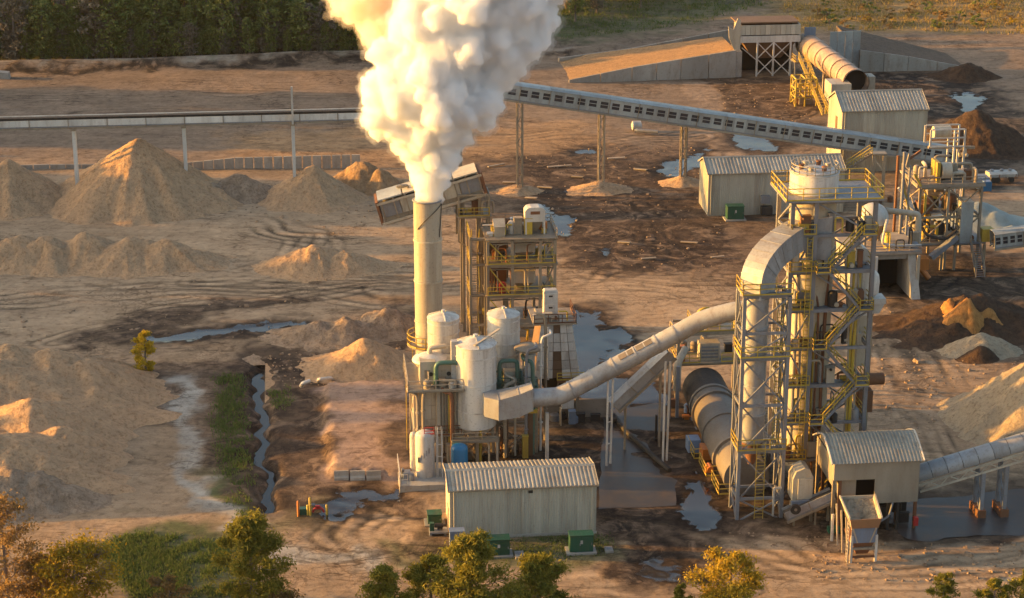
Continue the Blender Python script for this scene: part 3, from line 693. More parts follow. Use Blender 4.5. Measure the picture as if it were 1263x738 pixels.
build_smoke(S2, None, .15, pl_, .5, 'steam_veil', .9, (.975, .945, .90, 1))

# ---------------------------------------------------------------- heaps
def soil_mat(name, rgb, rgb2, scale=.7):
    m, t, b = nodes(name); tc = N(t, 'ShaderNodeTexCoord')
    n1 = N(t, 'ShaderNodeTexNoise', Scale=scale, Detail=9., Roughness=.7); t.links.new(tc.outputs['Object'], n1.inputs['Vector'])
    mp = N(t, 'ShaderNodeMapping'); mp.inputs['Scale'].default_value = (1, 1, .25); t.links.new(tc.outputs['Object'], mp.inputs[0])
    n2 = N(t, 'ShaderNodeTexNoise', Scale=2.2, Detail=6., Roughness=.7); t.links.new(mp.outputs[0], n2.inputs['Vector'])
    c = mixc(t, ramp(t, n1.outputs[0], .38, .66), rgb, rgb2); c = mixc(t, ramp(t, n2.outputs[0], .48, .66, 0, .7), c, (.48, .44, .40), 'MULTIPLY')
    for sc_, lo, hi, a_, col_ in ((6., .56, .66, .4, (.55, .52, .49)), (4., .60, .72, .35, (1.3, 1.27, 1.22)), (12., .52, .7, .3, (.66, .64, .62))):
        ng = N(t, 'ShaderNodeTexNoise', Scale=sc_, Detail=3., Roughness=.7); t.links.new(tc.outputs['Object'], ng.inputs['Vector']); c = mixc(t, ramp(t, ng.outputs[0], lo, hi, 0, a_), c, col_, 'MULTIPLY')
    t.links.new(c, b.inputs['Base Color']); b.inputs['Roughness'].default_value = .95; b.inputs['Specular IOR Level'].default_value = .15
    bp = N(t, 'ShaderNodeBump', Strength=.8, Distance=.45); t.links.new(n2.outputs[0], bp.inputs['Height']); t.links.new(bp.outputs[0], b.inputs['Normal']); return m
M['sand'] = soil_mat('heaped_sand', (.53, .345, .20), (.40, .26, .155))
M['sand2'] = soil_mat('weathered_spoil', (.40, .29, .20), (.24, .17, .115))
M['ochre'] = soil_mat('ochre_sand', (.385, .25, .14), (.29, .18, .098))
M['darkheap'] = soil_mat('dark_compost', (.092, .056, .036), (.052, .035, .025))
M['sunlit_soil'] = soil_mat('sunlit_soil', (.46, .23, .075), (.32, .15, .05))  # orange of sunlit spots on the piles, held in the colour
M['pale'] = soil_mat('pale_aggregate', (.40, .32, .22), (.33, .26, .18))
def heap(name, label, cones, mat, cat='pile', cell=.36, rough=.5, slope=.72, seed=0, group=None, gully=.5, apron=1.):
    """cones: (px apex, py apex, px foot, py foot, stretch u, stretch v): apex pixel and the ground pixel under it"""
    cs = []
    for c in cones:
        b = gp(c[2], c[3]); a = at(c[0], c[1], b.y); cs.append((a.x, b.y, a.z, c[4] if len(c) > 4 else 1., c[5] if len(c) > 5 else 1.))
    R = max(z / slope * max(su, sv) for _, _, z, su, sv in cs) + 1.5
    u0 = min(c[0] - c[2] / slope * c[3] * 1.5 for c in cs) - 3; u1 = max(c[0] + c[2] / slope * c[3] * 1.5 for c in cs) + 3
    v0 = min(c[1] - c[2] / slope * c[4] * 1.5 for c in cs) - 3; v1 = max(c[1] + c[2] / slope * c[4] * 1.5 for c in cs) + 3
    nu = int((u1 - u0) / cell) + 2; nv = int((v1 - v0) / cell) + 2
    U, Vv = np.meshgrid(np.linspace(u0, u1, nu), np.linspace(v0, v1, nv))
    H = np.full(U.shape, -9.)
    for i, (a, b, z, su, sv) in enumerate(cs):
        du, dv = (U - a) / su, (Vv - b) / sv; d = np.hypot(du, dv); an = np.arctan2(dv, du)
        rr = (fbm(an * 2.2 + 20 + seed, d * .06 + i * 3, 3) - .5) * gully * d * .5 + (fbm(an * 7 + 9, d * .1 + i, 2) - .5) * gully * .22 * d
        k = np.sqrt(d * d + .35) - .3
        q = z - slope * k - rr; q = .5 * (q + np.sqrt(q * q + .5 * min(1.6, z * .35) ** 2 * apron)) - .16 - .02 * d; H = np.maximum(H, q)
    H = H + ((fbm(U / 2.4 + seed, Vv / 2.4, 4) - .5) * rough * 1.6 + (fbm(U / .8, Vv / .8 + seed, 3, .6) - .5) * (.25 + rough * .5) + (np.abs(fbm(U / 3.5 + 7, Vv / 3.5 + seed, 4) - .5) - .12) * rough * -1.8) * np.clip((H + .6) / 2.2, 0, 1)
    base = .12
    foot = H < -.34
    
    mb = MB(); V = np.stack([U, Vv, np.maximum(H, -1.5)], -1).reshape(-1, 3)
    keep = ~foot; F = []
    for j in range(nv - 1):
        for i in range(nu - 1):
            if keep[j, i] or keep[j, i+1] or keep[j+1, i] or keep[j+1, i+1]:
                a = j * nu + i; F.append((a, a + 1, a + nu + 1, a + nu))
    used = sorted({q for f in F for q in f}); ix = {q: k for k, q in enumerate(used)}
    mb.add([V[q] for q in used], [tuple(ix[q] for q in f) for f in F])
    o = mb.build(name, M[mat], None); me = o.data
    me.polygons.foreach_set('use_smooth', [True] * len(me.polygons))
    return tag(o, label, cat, group)
heap('sand_pile', 'tall pointed sand pile under the long raised conveyor', [(170,168,172,246,1,1),(205,205,208,244)], 'sand', seed=1, rough=.3)
heap('sand_pile', 'brown sand pile cut by the left picture edge behind the ridge', [(8,196,8,248,1,1),(-30,190,-30,246)], 'sand', seed=2, rough=.4)
heap('sand_pile', 'low sand pile between the second and third conveyor posts', [(292,212,292,240,1.3,1),(262,222,262,244)], 'sand2', seed=3)
heap('sand_pile', 'small sand cone at the foot of the third conveyor post', [(384,203,386,243),(352,232,352,250)], 'sand', seed=4, rough=.35)
heap('sand_pile', 'bright ochre sand bank beside the concrete wall behind the steam', [(446,196,448,228,1.2,1),(470,206,470,232,1.,1)], 'ochre', seed=5, rough=.8, slope=.95)
heap('spoil_pile', 'long rough spoil ridge on the left of the yard', [(20,290,20,322,1.5,1),(60,290,60,322,1.4,1),(105,285,105,320,1.4,1),(160,289,160,322,1.5,1),(205,294,205,323,1.6,1),(-25,290,-25,322,1.5,1),(240,312,240,326,1.8,1)], 'sand', seed=6, rough=.55, gully=.7)
heap('spoil_pile', 'rounded spoil pile standing alone right of the long ridge', [(385,299,385,328,1.4,1),(425,308,425,330,1.6,1),(352,312,352,330,1.5,1)], 'sand', seed=7, rough=.5)
heap('spoil_pile', 'dark eroded spoil pile left of the chimney', [(392,392,394,414,1.6,1),(430,388,432,414,1.5,1),(468,378,470,405,1.6,1),(365,408,365,418,1.6,1)], 'sand2', seed=8, rough=.8)
heap('spoil_pile', 'smooth tan spoil pile just left of the filter building', [(452,416,454,452,1.2,1),(425,444,425,462,1.4,1)], 'sand', seed=9, rough=.4)
heap('spoil_pile', 'large sloping tan mound filling the left foreground', [(10,424,10,482,1.2,1.0),(58,428,58,482,1.0,1.0),(104,440,104,486,.85,.9),(118,476,118,508,.75,.8),(40,490,40,540,1.05,1.0),(72,522,72,560,.85,.9),(-40,440,-40,505,1.5,1),(-10,532,-10,585,1.3,1.0)], 'sand', seed=10, rough=.35, slope=.46, cell=.42, gully=.55, apron=.3)
heap('spoil_pile', 'dark brown spoil hump at the left edge below the mound', [(10,575,10,615,1.6,1),(-30,580,-30,620,1.5,1)], 'darkheap' if False else 'sand2', seed=11, rough=.6)
heap('compost_pile', 'wide dark pile with sunlit crest beside the tunnel mouth', [(1200,362,1200,402,1.7,1.1),(1235,375,1235,405,1.6,1),(1160,375,1160,400,1.5,1),(1275,385,1275,408,1.6,1)], 'rustheap' if False else 'darkheap', seed=12, rough=.8)
heap('sunlit_patch', 'sunlit orange patch, shaped as a small heap, on the wide dark pile', [(1194,367,1194,411,.95,.55),(1218,376,1218,411,.8,.5),(1172,366,1174,404,.5,.5)], 'sunlit_soil', seed=13, rough=1.2, slope=.95)  # added heap, its orange stands in for sunlight on the crest
heap('aggregate_pile', 'pale round aggregate pile in front of the dark pile', [(1212,408,1212,432,1.3,1),(1190,420,1190,434,1.2,1),(1236,420,1236,434,1.2,1)], 'pale', seed=14, rough=.3, apron=.25)
heap('compost_pile', 'black heap standing in for the dark hole in the pale round pile', [(1210,422,1210,442,.75,.55)], 'darkheap', seed=34, rough=.3)  # added heap in place of a dark hole in the pile
heap('aggregate_pile', 'large pale aggregate mound cut by the right picture edge', [(1296,430,1296,520,.85,.9),(1252,465,1252,522,.8,.9),(1222,500,1222,528,.9,.9)], 'pale', seed=15, rough=.5, slope=.72, cell=.55)
heap('sunlit_patch', 'sunlit orange spot, shaped as a heap, on the large right mound', [(1264,472,1264,524,.55,.55),(1248,482,1248,522,.55,.55)], 'sunlit_soil', seed=16, rough=.7, slope=1.1)  # added heap, its orange stands in for a sunlit spot
heap('compost_pile', 'big dark brown pile behind the drum feeder tower', [(1205,134,1205,178,1.1,1),(1230,148,1230,180,1.1,1),(1175,150,1175,178,1,1)], 'darkheap', seed=17, rough=.5)
heap('compost_pile', 'small dark pile against the far retaining wall', [(1192,75,1192,95,1.3,1),(1210,84,1210,96,1.4,1)], 'darkheap', seed=18, rough=.7)
heap('earth_mound', 'low earth mound round the foot of the first right conveyor post', [(640,226,640,236,1.3,1)], 'sand', seed=19, rough=.3, slope=.5)
heap('earth_mound', 'low earth mound round the foot of the middle right conveyor post', [(741,222,741,234,1.3,1)], 'sand', seed=20, rough=.3, slope=.5)
heap('earth_mound', 'low earth mound round the foot of the last right conveyor post', [(842,216,842,226,1.3,1)], 'sand', seed=21, rough=.3, slope=.5)

# ---------------------------------------------------------------- plants
def leaf_mat(name, a, b_, c_):
    m, t, b = nodes(name); oi = N(t, 'ShaderNodeTexCoord')
    n = N(t, 'ShaderNodeTexNoise', Scale=1.1, Detail=3.); t.links.new(oi.outputs['Object'], n.inputs['Vector'])
    w = N(t, 'ShaderNodeTexWhiteNoise'); w.noise_dimensions = '3D'
    g = N(t, 'ShaderNodeNewGeometry'); t.links.new(g.outputs['Random Per Island'], w.inputs['Vector'])
    c = mixc(t, ramp(t, n.outputs[0], .4, .62), a, b_); c = mixc(t, ramp(t, w.outputs[0], .35, 1, 0, .8), c, c_)
    ob = N(t, 'ShaderNodeObjectInfo'); c = mixc(t, ramp(t, ob.outputs['Random'], 0, 1, 0, .5), c, (.55, .6, .6), 'MULTIPLY')
    t.links.new(c, b.inputs['Base Color']); b.inputs['Roughness'].default_value = .65; b.inputs['Specular IOR Level'].default_value = .2
    tr = N(t, 'ShaderNodeBsdfTranslucent'); t.links.new(c, tr.inputs[0]); mx = N(t, 'ShaderNodeMixShader'); mx.inputs[0].default_value = .4
    out = [x for x in t.nodes if x.type == 'OUTPUT_MATERIAL'][0]
    t.links.new(b.outputs[0], mx.inputs[1]); t.links.new(tr.outputs[0], mx.inputs[2]); t.links.new(mx.outputs[0], out.inputs[0]); return m
M['pine'] = leaf_mat('pine_needles', (.13, .14, .022), (.26, .23, .035), (.36, .29, .045))
M['forest'] = leaf_mat('forest_leaves', (.16, .20, .055), (.25, .275, .075), (.30, .28, .11))
M['bare'] = leaf_mat('bare_twigs', (.26, .215, .155), (.21, .175, .125), (.30, .25, .18))
M['spring'] = leaf_mat('yellow_spring_leaves', (.42, .28, .025), (.28, .23, .03), (.50, .33, .03))
M['tanleaf'] = leaf_mat('tan_buds', (.30, .185, .065), (.22, .14, .06), (.36, .22, .07))
M['gold'] = leaf_mat('golden_leaves', (.66, .44, .03), (.52, .38, .03), (.75, .50, .04))
M['bark'] = paint('bark', (.20, .16, .13), .9, amt=.4)
def leaves(mb, pts, size, rnd, long=1.0):
    for p in pts:
        a = Vector((rnd.gauss(0, 1), rnd.gauss(0, 1), rnd.gauss(0, .7))).normalized(); b = a.orthogonal().normalized()
        b = (Matrix.Rotation(rnd.uniform(0, 6.28), 3, a) @ b); c = a.cross(b); s = size * rnd.uniform(.6, 1.35)
        mb.add([p - b * s * long, p - c * s * .5, p + b * s * long, p + c * s * .5], [(0, 1, 2, 3)])
def make_tree(kind, h, w, n, size, seed, leafmat, bare=.0, name='tree'):
    """returns an Empty with trunk and crown children; foliage sits in clumps on real limbs"""
    rnd = random.Random(seed); root = bpy.data.objects.new(name, None); COL.objects.link(root); BASE[root.name] = Vector((0, 0, 0))
    tk = MB(); r0 = h * .016 + .05; bend = Vector((rnd.uniform(-.04, .04) * h, rnd.uniform(-.04, .04) * h, 0))
    top = lambda f: Vector((bend.x * f * f, bend.y * f * f, h * f))
    tk.tube([top(f) for f in (0, .3, .6, .85, .97)], [r0 * 1.25, r0, r0 * .7, r0 * .4, r0 * .12], 6)
    P = []; clumps = int(h * (4.6 if kind == 'pine' else 3.0)); start = {'pine': .20, 'round': .14, 'column': .12, 'bush': .04}[kind]
    for i in range(clumps):
        f = start + (1 - start) * ((i + rnd.random()) / clumps); g = (f - start) / (1 - start)
        if kind == 'pine': rr = w / 2 * (1.0 - g * .78) * (.55 + .45 * math.sin(min(1, g * 4 + .35) * 1.57))
        elif kind == 'column': rr = w / 2 * math.sin(min(1, (g + .12) * 1.0) * math.pi) ** .6
        else: rr = w / 2 * math.sqrt(max(.05, 1 - (2 * g - .85) ** 2 * .85))
        an = i * 2.4 + rnd.uniform(-.5, .5); d = rr * (rnd.uniform(.25, 1.18) if kind == 'pine' else rnd.uniform(.45, 1.05))
        a = top(max(0, f - .12 * d / max(w, .1))); e = top(f) + Vector((math.cos(an) * d, math.sin(an) * d, (d * .12 if kind == 'pine' else d * .45) * rnd.uniform(.2, 1)))
        e.z = min(e.z, h * 1.0)
        mid = a.lerp(e, .55) + Vector((0, 0, -.04 * d)); tk.tube([a, mid, e], [r0 * .32 * (1 - f * .5), r0 * .2, .015], 4, cap=False)
        cr = w * (rnd.uniform(.05, .105) if kind == 'pine' else rnd.uniform(.10, .17)) * (1.15 - .45 * g)
        k = int(n / clumps * rnd.uniform(.7, 1.3))
        if kind == 'pine' and rnd.random() < .18: k = int(k * .15)
        for j in range(k):
            q = Vector((rnd.gauss(0, .52), rnd.gauss(0, .52), rnd.gauss(0, .34))) * cr * 1.15
            P.append(e.lerp(a, abs(rnd.gauss(0, .22))) + q)
            if kind in ('round', 'bush', 'column') and j % 9 == 0:
                tk.tube([mid, e.lerp(mid, .3) + q * .9], [.03, .012], 3, cap=False)
    cm = MB(); leaves(cm, P, size * (.56 if kind == 'pine' and size < .3 else .72 if kind == 'pine' else 1), rnd, 2.1 if kind == 'pine' else 1.0)
    tk.build('trunk', M['bark'], root, True); cm.build('crown', M[leafmat], root)
    return root
def onland(w):
    w = Vector(w); w.z = float(zsum_terrain(np.array([w.x]), np.array([w.y]))[0]) - .1; return w
def put(root, p, rz, s=1.0, sz=None):
    root.location = to_world(p); root.rotation_euler = (0, 0, rz); root.scale = (s, s, sz or s)
# foreground trees: crowns reach into the bottom of the picture
FG = [  # px, py of the crown top, base row below the frame, kind, width px, leaf size, material, label
 (905, 312, 638, 764, 'pine', 10.0, 10500, .21, 'pine', 'pine_tree', 'tall golden green pine on the grass at lower left'),
 (906, 478, 702, 770, 'pine', 6.8, 6200, .20, 'pine', 'pine_tree', 'leftmost pine of the clump below the front shed'),
 (907, 532, 688, 752, 'pine', 7.2, 7500, .20, 'pine', 'pine_tree', 'pine in front of the blue grey cabinet, second in its clump'),
 (908, 582, 662, 782, 'pine', 9.5, 11000, .21, 'pine', 'pine_tree', 'tallest pine of the clump below the front shed'),
 (909, 662, 688, 760, 'pine', 9.0, 9500, .21, 'pine', 'pine_tree', 'broad rightmost pine of the clump below the front shed'),
 (910, 900, 690, 756, 'bush', 7.6, 5200, .17, 'spring', 'shrub', 'golden yellow shrub at the bottom right of the middle puddle'),
 (911, 838, 722, 758, 'pine', 3.0, 1300, .18, 'pine', 'pine_tree', 'small pine tip left of the golden yellow shrub'),
 (912, 1162, 708, 756, 'pine', 4.2, 2200, .19, 'pine', 'pine_tree', 'small pine left of the two at the lower right corner'),
 (913, 1225, 716, 764, 'pine', 4.6, 2400, .19, 'pine', 'pine_tree', 'low bushy pine second from the lower right corner'),
 (914, 1262, 704, 762, 'pine', 5.0, 2600, .19, 'pine', 'pine_tree', 'pine cut by the lower right corner of the picture'),
 (915, 12, 618, 758, 'round', 9.0, 4200, .17, 'tanleaf', 'deciduous_tree', 'tan budding tree at the lower left corner'),
 (916, 95, 676, 752, 'round', 9.0, 5200, .18, 'spring', 'deciduous_tree', 'yellow green leafing tree right of the tan corner tree'),
 (917, 52, 690, 748, 'bush', 6.0, 2600, .17, 'tanleaf', 'shrub', 'tan twiggy shrub between the two lower left corner trees'),
 (918, 340, 722, 752, 'bush', 4.4, 1700, .16, 'tanleaf', 'shrub', 'orange tan shrub at the foot of the tall lone pine'),
 (919, 210, 716, 752, 'bush', 4.0, 1500, .16, 'tanleaf', 'shrub', 'thin tan shrub on the green grass patch'),
 (920, 180, 410, 460, 'bush', 3.0, 4600, .14, 'gold', 'deciduous_tree', 'lone bright yellow shrub tree beside the dark ditch'),
]
for seed, px, ptop, pbase, kind, w, n, size, mat, nm, lab in FG:
    b = gp(px, pbase); h = at(px, ptop, b.y).z
    t = make_tree(kind, h, w, int(n * (1.6 if kind == 'pine' else 1.25)), size, seed, mat, name=nm); put(t, b, random.uniform(0, 6)); tag(t, lab, 'shrub' if nm == 'shrub' else 'tree')
# forest: a few individuals copied
VAR = []
for i in range(7):
    k = ('pine', 'round', 'round', 'round', 'pine', 'round', 'round')[i]
    VAR.append(make_tree(k, 17.0, (7.0, 8.5, 6.0, 8.0, 7.5, 7.0, 8.0)[i], 2300 if k == 'pine' else 2100, .40, 50 + i, 'forest' if i not in (3, 6) else 'bare', name='forest_tree'))
used = set()
def plant(i, w, s, sz, label, group):
    label = label.replace('tree', ('pine tree', 'green leafy tree', 'green leafy tree', 'bare twigged tree', 'pine tree', 'green leafy tree', 'bare twigged tree')[i], 1).replace('dark green leafy', 'dark leafy').replace('dark bare', 'grey bare')
    t = VAR[i]
    if i in used: t = copy_tree(t)
    used.add(i); t.location = onland(w); t.rotation_euler = (0, 0, random.uniform(0, 6.28)); t.scale = (s, s, sz); tag(t, label, 'tree', group); return t
rf = random.Random(21)
for k in range(150):                                 # forest along the far edge, left of the steam
    row = k % 5; px = -60 + (k // 5) * 19.5 + rf.uniform(-7, 7); py = 75 - .02 * px - row * 11 + rf.uniform(-3, 3)
    w = gworld(px, py); s = rf.uniform(.8, 1.15)
    plant(rf.randrange(7), w, s, s * rf.uniform(.75, 1.1) * (1 if row else .9), 'tall dark tree in the forest edge behind the yard', 'trees of the forest edge behind the yard')
for k in range(56):                                  # young growth along the foot of the forest
    px = -20 + k * 8.6 + rf.uniform(-4, 4); s = rf.uniform(.28, .5)
    plant(rf.choice((1, 2, 3, 5, 6)), gworld(px, 77 - .02 * px + rf.uniform(-2, 1)), s * 1.2, s, 'low young tree at the foot of the forest edge', 'young trees at the foot of the forest edge')
for k in range(46):                                  # thinner wood right of the steam
    px = 660 + rf.uniform(0, 190); py = 44 - (px - 660) * .26 - rf.uniform(0, 60)
    w = gworld(px, py); s = rf.uniform(.45, .8)
    plant(rf.choice((1, 3, 5, 6, 0)), w, s, s, 'small tree on the wooded slope right of the steam', 'trees of the wooded slope right of the steam')
for k in range(72):                                  # wood along the left of the yard, it shades the ground
    Y = 237 + (k // 2) * 4.8 + rf.uniform(-2, 2); X = -132 - .06 * (Y - 200) - rf.uniform(0, 9) - (k % 2) * 12
    s = rf.uniform(1.0, 1.14)
    if 343 < Y < 366: s *= .45
    plant(rf.randrange(6), Vector((X, Y, 0)), s * 1.2, s, 'tree of the wood left of the yard', 'trees of the wood left of the yard')
for k in range(9):                                   # it thins out towards the camera
    plant(rf.randrange(6), Vector((-134 - rf.uniform(0, 22), 203 + k * 3.6 + rf.uniform(-1, 1), 0)), rf.uniform(.6, .9), .45 + .055 * k + rf.uniform(-.06, .06), 'tree of the wood left of the yard', 'trees of the wood left of the yard')
# scrub on the far right slope
SH = [make_tree('bush', 1.6, 2.0, 260, .16, 80 + i, ('tanleaf', 'forest', 'spring')[i], name='shrub') for i in range(3)]
us = set()
for k in range(90):
    px = rf.uniform(1000, 1270); py = rf.uniform(2, 38) + (px < 1040) * -8
    i = rf.choice((0, 0, 0, 1, 1, 2)); t = SH[i]
    if i in us: t = copy_tree(t)
    us.add(i); t.location = onland(gworld(px, py)); s = rf.uniform(.5, 1.5); t.scale = (s, s, s * .8); t.rotation_euler = (0, 0, rf.uniform(0, 6))
    tag(t, ('small tan shrub', 'small dark green shrub', 'small yellow shrub')[i] + ' on the dry slope at the upper right', 'shrub', 'shrubs on the dry slope')
def grass(name, label, outline, n, h, mat, seed):
    rs = np.random.RandomState(seed); P = [tuple(gworld(a, max(b, -60)).xy) for a, b in outline]; q = np.array(P); mb = MB()
    x = rs.uniform(q[:,0].min(), q[:,0].max(), n * 3); y = rs.uniform(q[:,1].min(), q[:,1].max(), n * 3)
    ok = (poly_sd(x, y, P) < -1.5 * rs.rand(n * 3)) & (vnoise(x / 1.3, y / 1.3) * .6 + vnoise(x / 4, y / 4) * .4 > .35 * rs.rand(n * 3) + .30); x, y = x[ok][:n], y[ok][:n]; m = len(x)
    z = zsum_terrain(x, y) - .05; dx, dy = x - O.x, y - O.y
    B = np.repeat(np.stack([dx * EX.x + dy * EX.y, dx * EY.x + dy * EY.y, z], -1), 3, 0) + rs.normal(0, 1, (m * 3, 3)) * (.3, .3, .0)
    a = rs.uniform(0, 6.28, m * 3); D = np.stack([np.cos(a), np.sin(a), a * 0], -1) * .05 * max(1.5, h * 2.5); L = (rs.normal(0, 1, (m * 3, 3)) * (.3, .3, 0) + (0, 0, 1)) * (h * rs.uniform(.5, 1.2, (m * 3, 1)))
    mb.v = np.stack([B - D, B + D, B + L], 1).reshape(-1, 3).tolist(); mb.f = np.arange(m * 9).reshape(-1, 3).tolist()
    o = mb.build(name, M[mat], None); tag(o, label, 'grass', kind='stuff')
M['dry'] = leaf_mat('sunlit_dry_grass', (.42, .28, .09), (.30, .24, .07), (.52, .34, .12))  # orange of sunlit grass put into the blade colour
M['grass'] = leaf_mat('grass_blades', (.085, .14, .035), (.13, .18, .045), (.18, .18, .07))
grass('grass', 'strip of green grass along the ditch', [(262,455),(303,462),(310,520),(316,600),(320,640),(300,655),(268,610),(258,520)], 3400, .42, 'grass', 1)
grass('grass', 'green grass patch behind the lower left trees', [(130,660),(210,650),(285,670),(330,738),(160,740),(120,690)], 5200, .36, 'grass', 2)
grass('grass', 'sparse grass in front of the front shed', [(575,668),(600,662),(735,657),(760,660),(765,682),(640,695),(575,690)], 900, .25, 'grass', 3)
grass('grass', 'small green tuft of grass right of the ditch', [(330,478),(358,470),(366,495),(345,508),(333,500)], 350, .4, 'grass', 4)
M['ramp'] = soil_mat('sunlit_ramp_earth', (.44, .265, .13), (.32, .195, .10))  # orange of the sunlit ramp top put into the earth colour
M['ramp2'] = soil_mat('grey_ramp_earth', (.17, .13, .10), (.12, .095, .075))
grass('grass', 'dry grass coloured sunlit orange on the slope at the upper right', [(985,40),(1130,40),(1263,46),(1400,52),(1400,-50),(1030,-50),(960,10)], 9000, .8, 'dry', 5)
grass('grass', 'green rough grass on the slope right of the steam', [(690,52),(860,30),(960,6),(940,-50),(650,-50)], 5000, .7, 'grass', 6)

def rubble():
    rs = np.random.RandomState(4); V = []; F = []; n = 0
    zones = [([(560,190),(860,175),(900,270),(880,335),(700,335),(590,290)], 380, .15), ([(330,430),(500,425),(505,475),(330,475)], 260, .2), ([(900,655),(1030,660),(1030,675),(900,675)], 60, .16),
             ([(0,330),(480,335),(480,420),(0,420)], 160, .18), ([(1080,370),(1263,440),(1263,470),(1100,560),(1070,450)], 260, .22), ([(1000,670),(1263,668),(1263,720),(1000,715)], 260, .2), ([(300,250),(480,250),(480,290),(300,285)], 120, .25), ([(870,95),(990,95),(1010,170),(900,160)], 140, .18)]
    cube = np.array([(-1,-1,-1),(1,-1,-1),(1,1,-1),(-1,1,-1),(-.7,-.7,.8),(.7,-.6,.9),(.6,.7,.7),(-.6,.6,1)], float) * .5; cf = np.array([(0,3,2,1),(4,5,6,7),(0,1,5,4),(1,2,6,5),(2,3,7,6),(3,0,4,7)])
    for P, k, sz in zones:
        Q = W(P); q = np.array(Q); x = rs.uniform(q[:,0].min(), q[:,0].max(), k * 2); y = rs.uniform(q[:,1].min(), q[:,1].max(), k * 2); ok = poly_sd(x, y, Q) < 0; x, y = x[ok][:k], y[ok][:k]; z = zsum_terrain(x, y)
        for a, b, c in zip(x, y, z):
            p = to_local(Vector((a, b, c))); s_ = sz * rs.lognormal(0, .5); an = rs.uniform(0, 6.28); R_ = np.array([[math.cos(an), -math.sin(an), 0], [math.sin(an), math.cos(an), 0], [0, 0, 1]])
            V.append((cube * rs.uniform(.6, 1.4, 3) * (1, 1, .7) * s_ + rs.normal(0, .05, (8, 3)) * s_) @ R_.T + np.array(p)); F.append(cf + n); n += 8
    mb = MB(); mb.v = np.concatenate(V).tolist(); mb.f = np.concatenate(F).tolist()
    tag(mb.build('rubble', M['sand2'], None), 'stones and clods scattered over the yard', 'rubble', kind='stuff')
rubble()
# ---------------------------------------------------------------- front shed and its yard furniture
a = at(556, 604, -13.4); r_ = at(549, 581, -13.4 + 3.4)
fs = shed('metal_shed', 'long beige sheet metal shed with ribbed roof at front centre', -.5, -13.4, 14.95, 6.7, a.z, r_.z, seams=(.5,), pitch=.36)
pbox('vent_grille', 'dark', fs, 7.5, 7.95, -13.48, -13.435, a.z - .75, a.z - .45)
part('door', 'cream', fs, lambda m: m.box(-.58, -.505, -10.9, -9.4, 0, 2.3))
pbox('plinth', 'concrete', fs, -.62, 14.6, -13.62, -13.48, -.3, .18)
def cabinet(label, px0, px1, pyt, pyb, depth, mat, doors=2, cat='cabinet', pad=True, badge=True):
    p = gp(px0, pyb); q = gp(px1, pyb); h = at(px0, pyt, p.y).z; h -= depth * .38
    t = thing('utility_cabinet', label, cat, (p.x, p.y, 0)); v = p.y
    body = pbox('housing', mat, t, p.x, q.x, v, v + depth, .12, h)
    n = (q.x - p.x) / doors
    for i in range(doors):
        d = pbox('door', mat, body, p.x + n * i + .04, p.x + n * (i + 1) - .04, v - .05, v - .004, .25, h - .15)
        pbox('handle', 'steel', d, p.x + n * (i + 1) - .2, p.x + n * (i + 1) - .12, v - .09, v - .052, h * .45, h * .6)
    pbox('lid', mat, t, p.x - .06, q.x + .06, v - .08, v + depth + .06, h + .003, h + .09)
    if badge: pbox('warning_plate', 'white', t, (p.x + q.x) / 2 - .12, (p.x + q.x) / 2 + .12, v - .075, v - .054, h * .55, h * .75)
    if pad: pbox('concrete_pad', 'concrete', t, p.x - .35, q.x + .35, v - .35, v + depth + .3, -.3, .115)
    return t
cabinet('square green transformer cabinet on a pad left of the shed middle seam', 602, 629, 662, 687, 1.3, 'green')
cabinet('green transformer cabinet below the right end of the front shed', 703, 732, 657, 683, 1.2, 'green')
cabinet('blue grey electrical cabinet at the left corner of the front shed', 555, 573, 653, 682, .9, 'blue_grey', pad=False)
c = cabinet('small dark green air unit left of the front shed gable', 528, 545, 631, 648, 1.2, 'green', 1, badge=False)
t = thing('pump_skid', 'low dark pump skid at the foot of the green air unit', 'machine', gp(530, 660)); p = gp(530, 662)
pbox('skid', 'steel', t, p.x, p.x + 1.9, p.y, p.y + 1.2, .25, .45)
for k in (0, 1.5): pbox('foot', 'steel', t, p.x + k, p.x + k + .25, p.y + .1, p.y + 1.1, -.2, .248)
motor(t, (p.x + 1.1, p.y + .6, .95), .55, 'dark'); pbox('control_box', 'green', t, p.x + .05, p.x + .5, p.y + .3, p.y + .8, .452, 1.3)
for lab, px, py, w, d in (('flat concrete slab right of the left green transformer', 642, 690, 1.0, 1.7), ('flat concrete slab right of the right green transformer', 752, 682, .9, 1.3)):
    p = gp(px, py); t = thing('concrete_slab', lab, 'slab', (p.x, p.y, 0))
    part('slab', 'concrete', t, lambda m: m.hexa([(p.x - w/2, p.y, -.2), (p.x + w/2, p.y, -.2), (p.x + w/2, p.y + d, -.2), (p.x - w/2, p.y + d, -.2)], [(p.x - w/2 + .04, p.y + .04, .16), (p.x + w/2 - .04, p.y + .04, .16), (p.x + w/2 - .04, p.y + d - .04, .16), (p.x - w/2 + .04, p.y + d - .04, .16)]))
    pbox('hatch', 'steel', t, p.x - .22, p.x + .22, p.y + d * .4, p.y + d * .75, .162, .2)
def barrier(px, py, L, label):
    p = gp(px, py); mb = MB(); mb.prism([(p.x, p.y - .35, -.1), (p.x, p.y + .35, -.1), (p.x, p.y + .33, .2), (p.x, p.y + .14, .42), (p.x, p.y + .1, .95), (p.x, p.y - .1, .95), (p.x, p.y - .14, .42), (p.x, p.y - .33, .2)], (L, 0, 0))
    tag(mb.build('concrete_barrier', M['concrete'], None), label, 'barrier', 'concrete barriers left of the white tanks')
for i, (px, s) in enumerate(((412, 'leftmost'), (432, 'second'), (452, 'third'), )):
    barrier(px, 591, 1.6, 'pale concrete barrier left of the white tanks, %s of three in the row' % s)
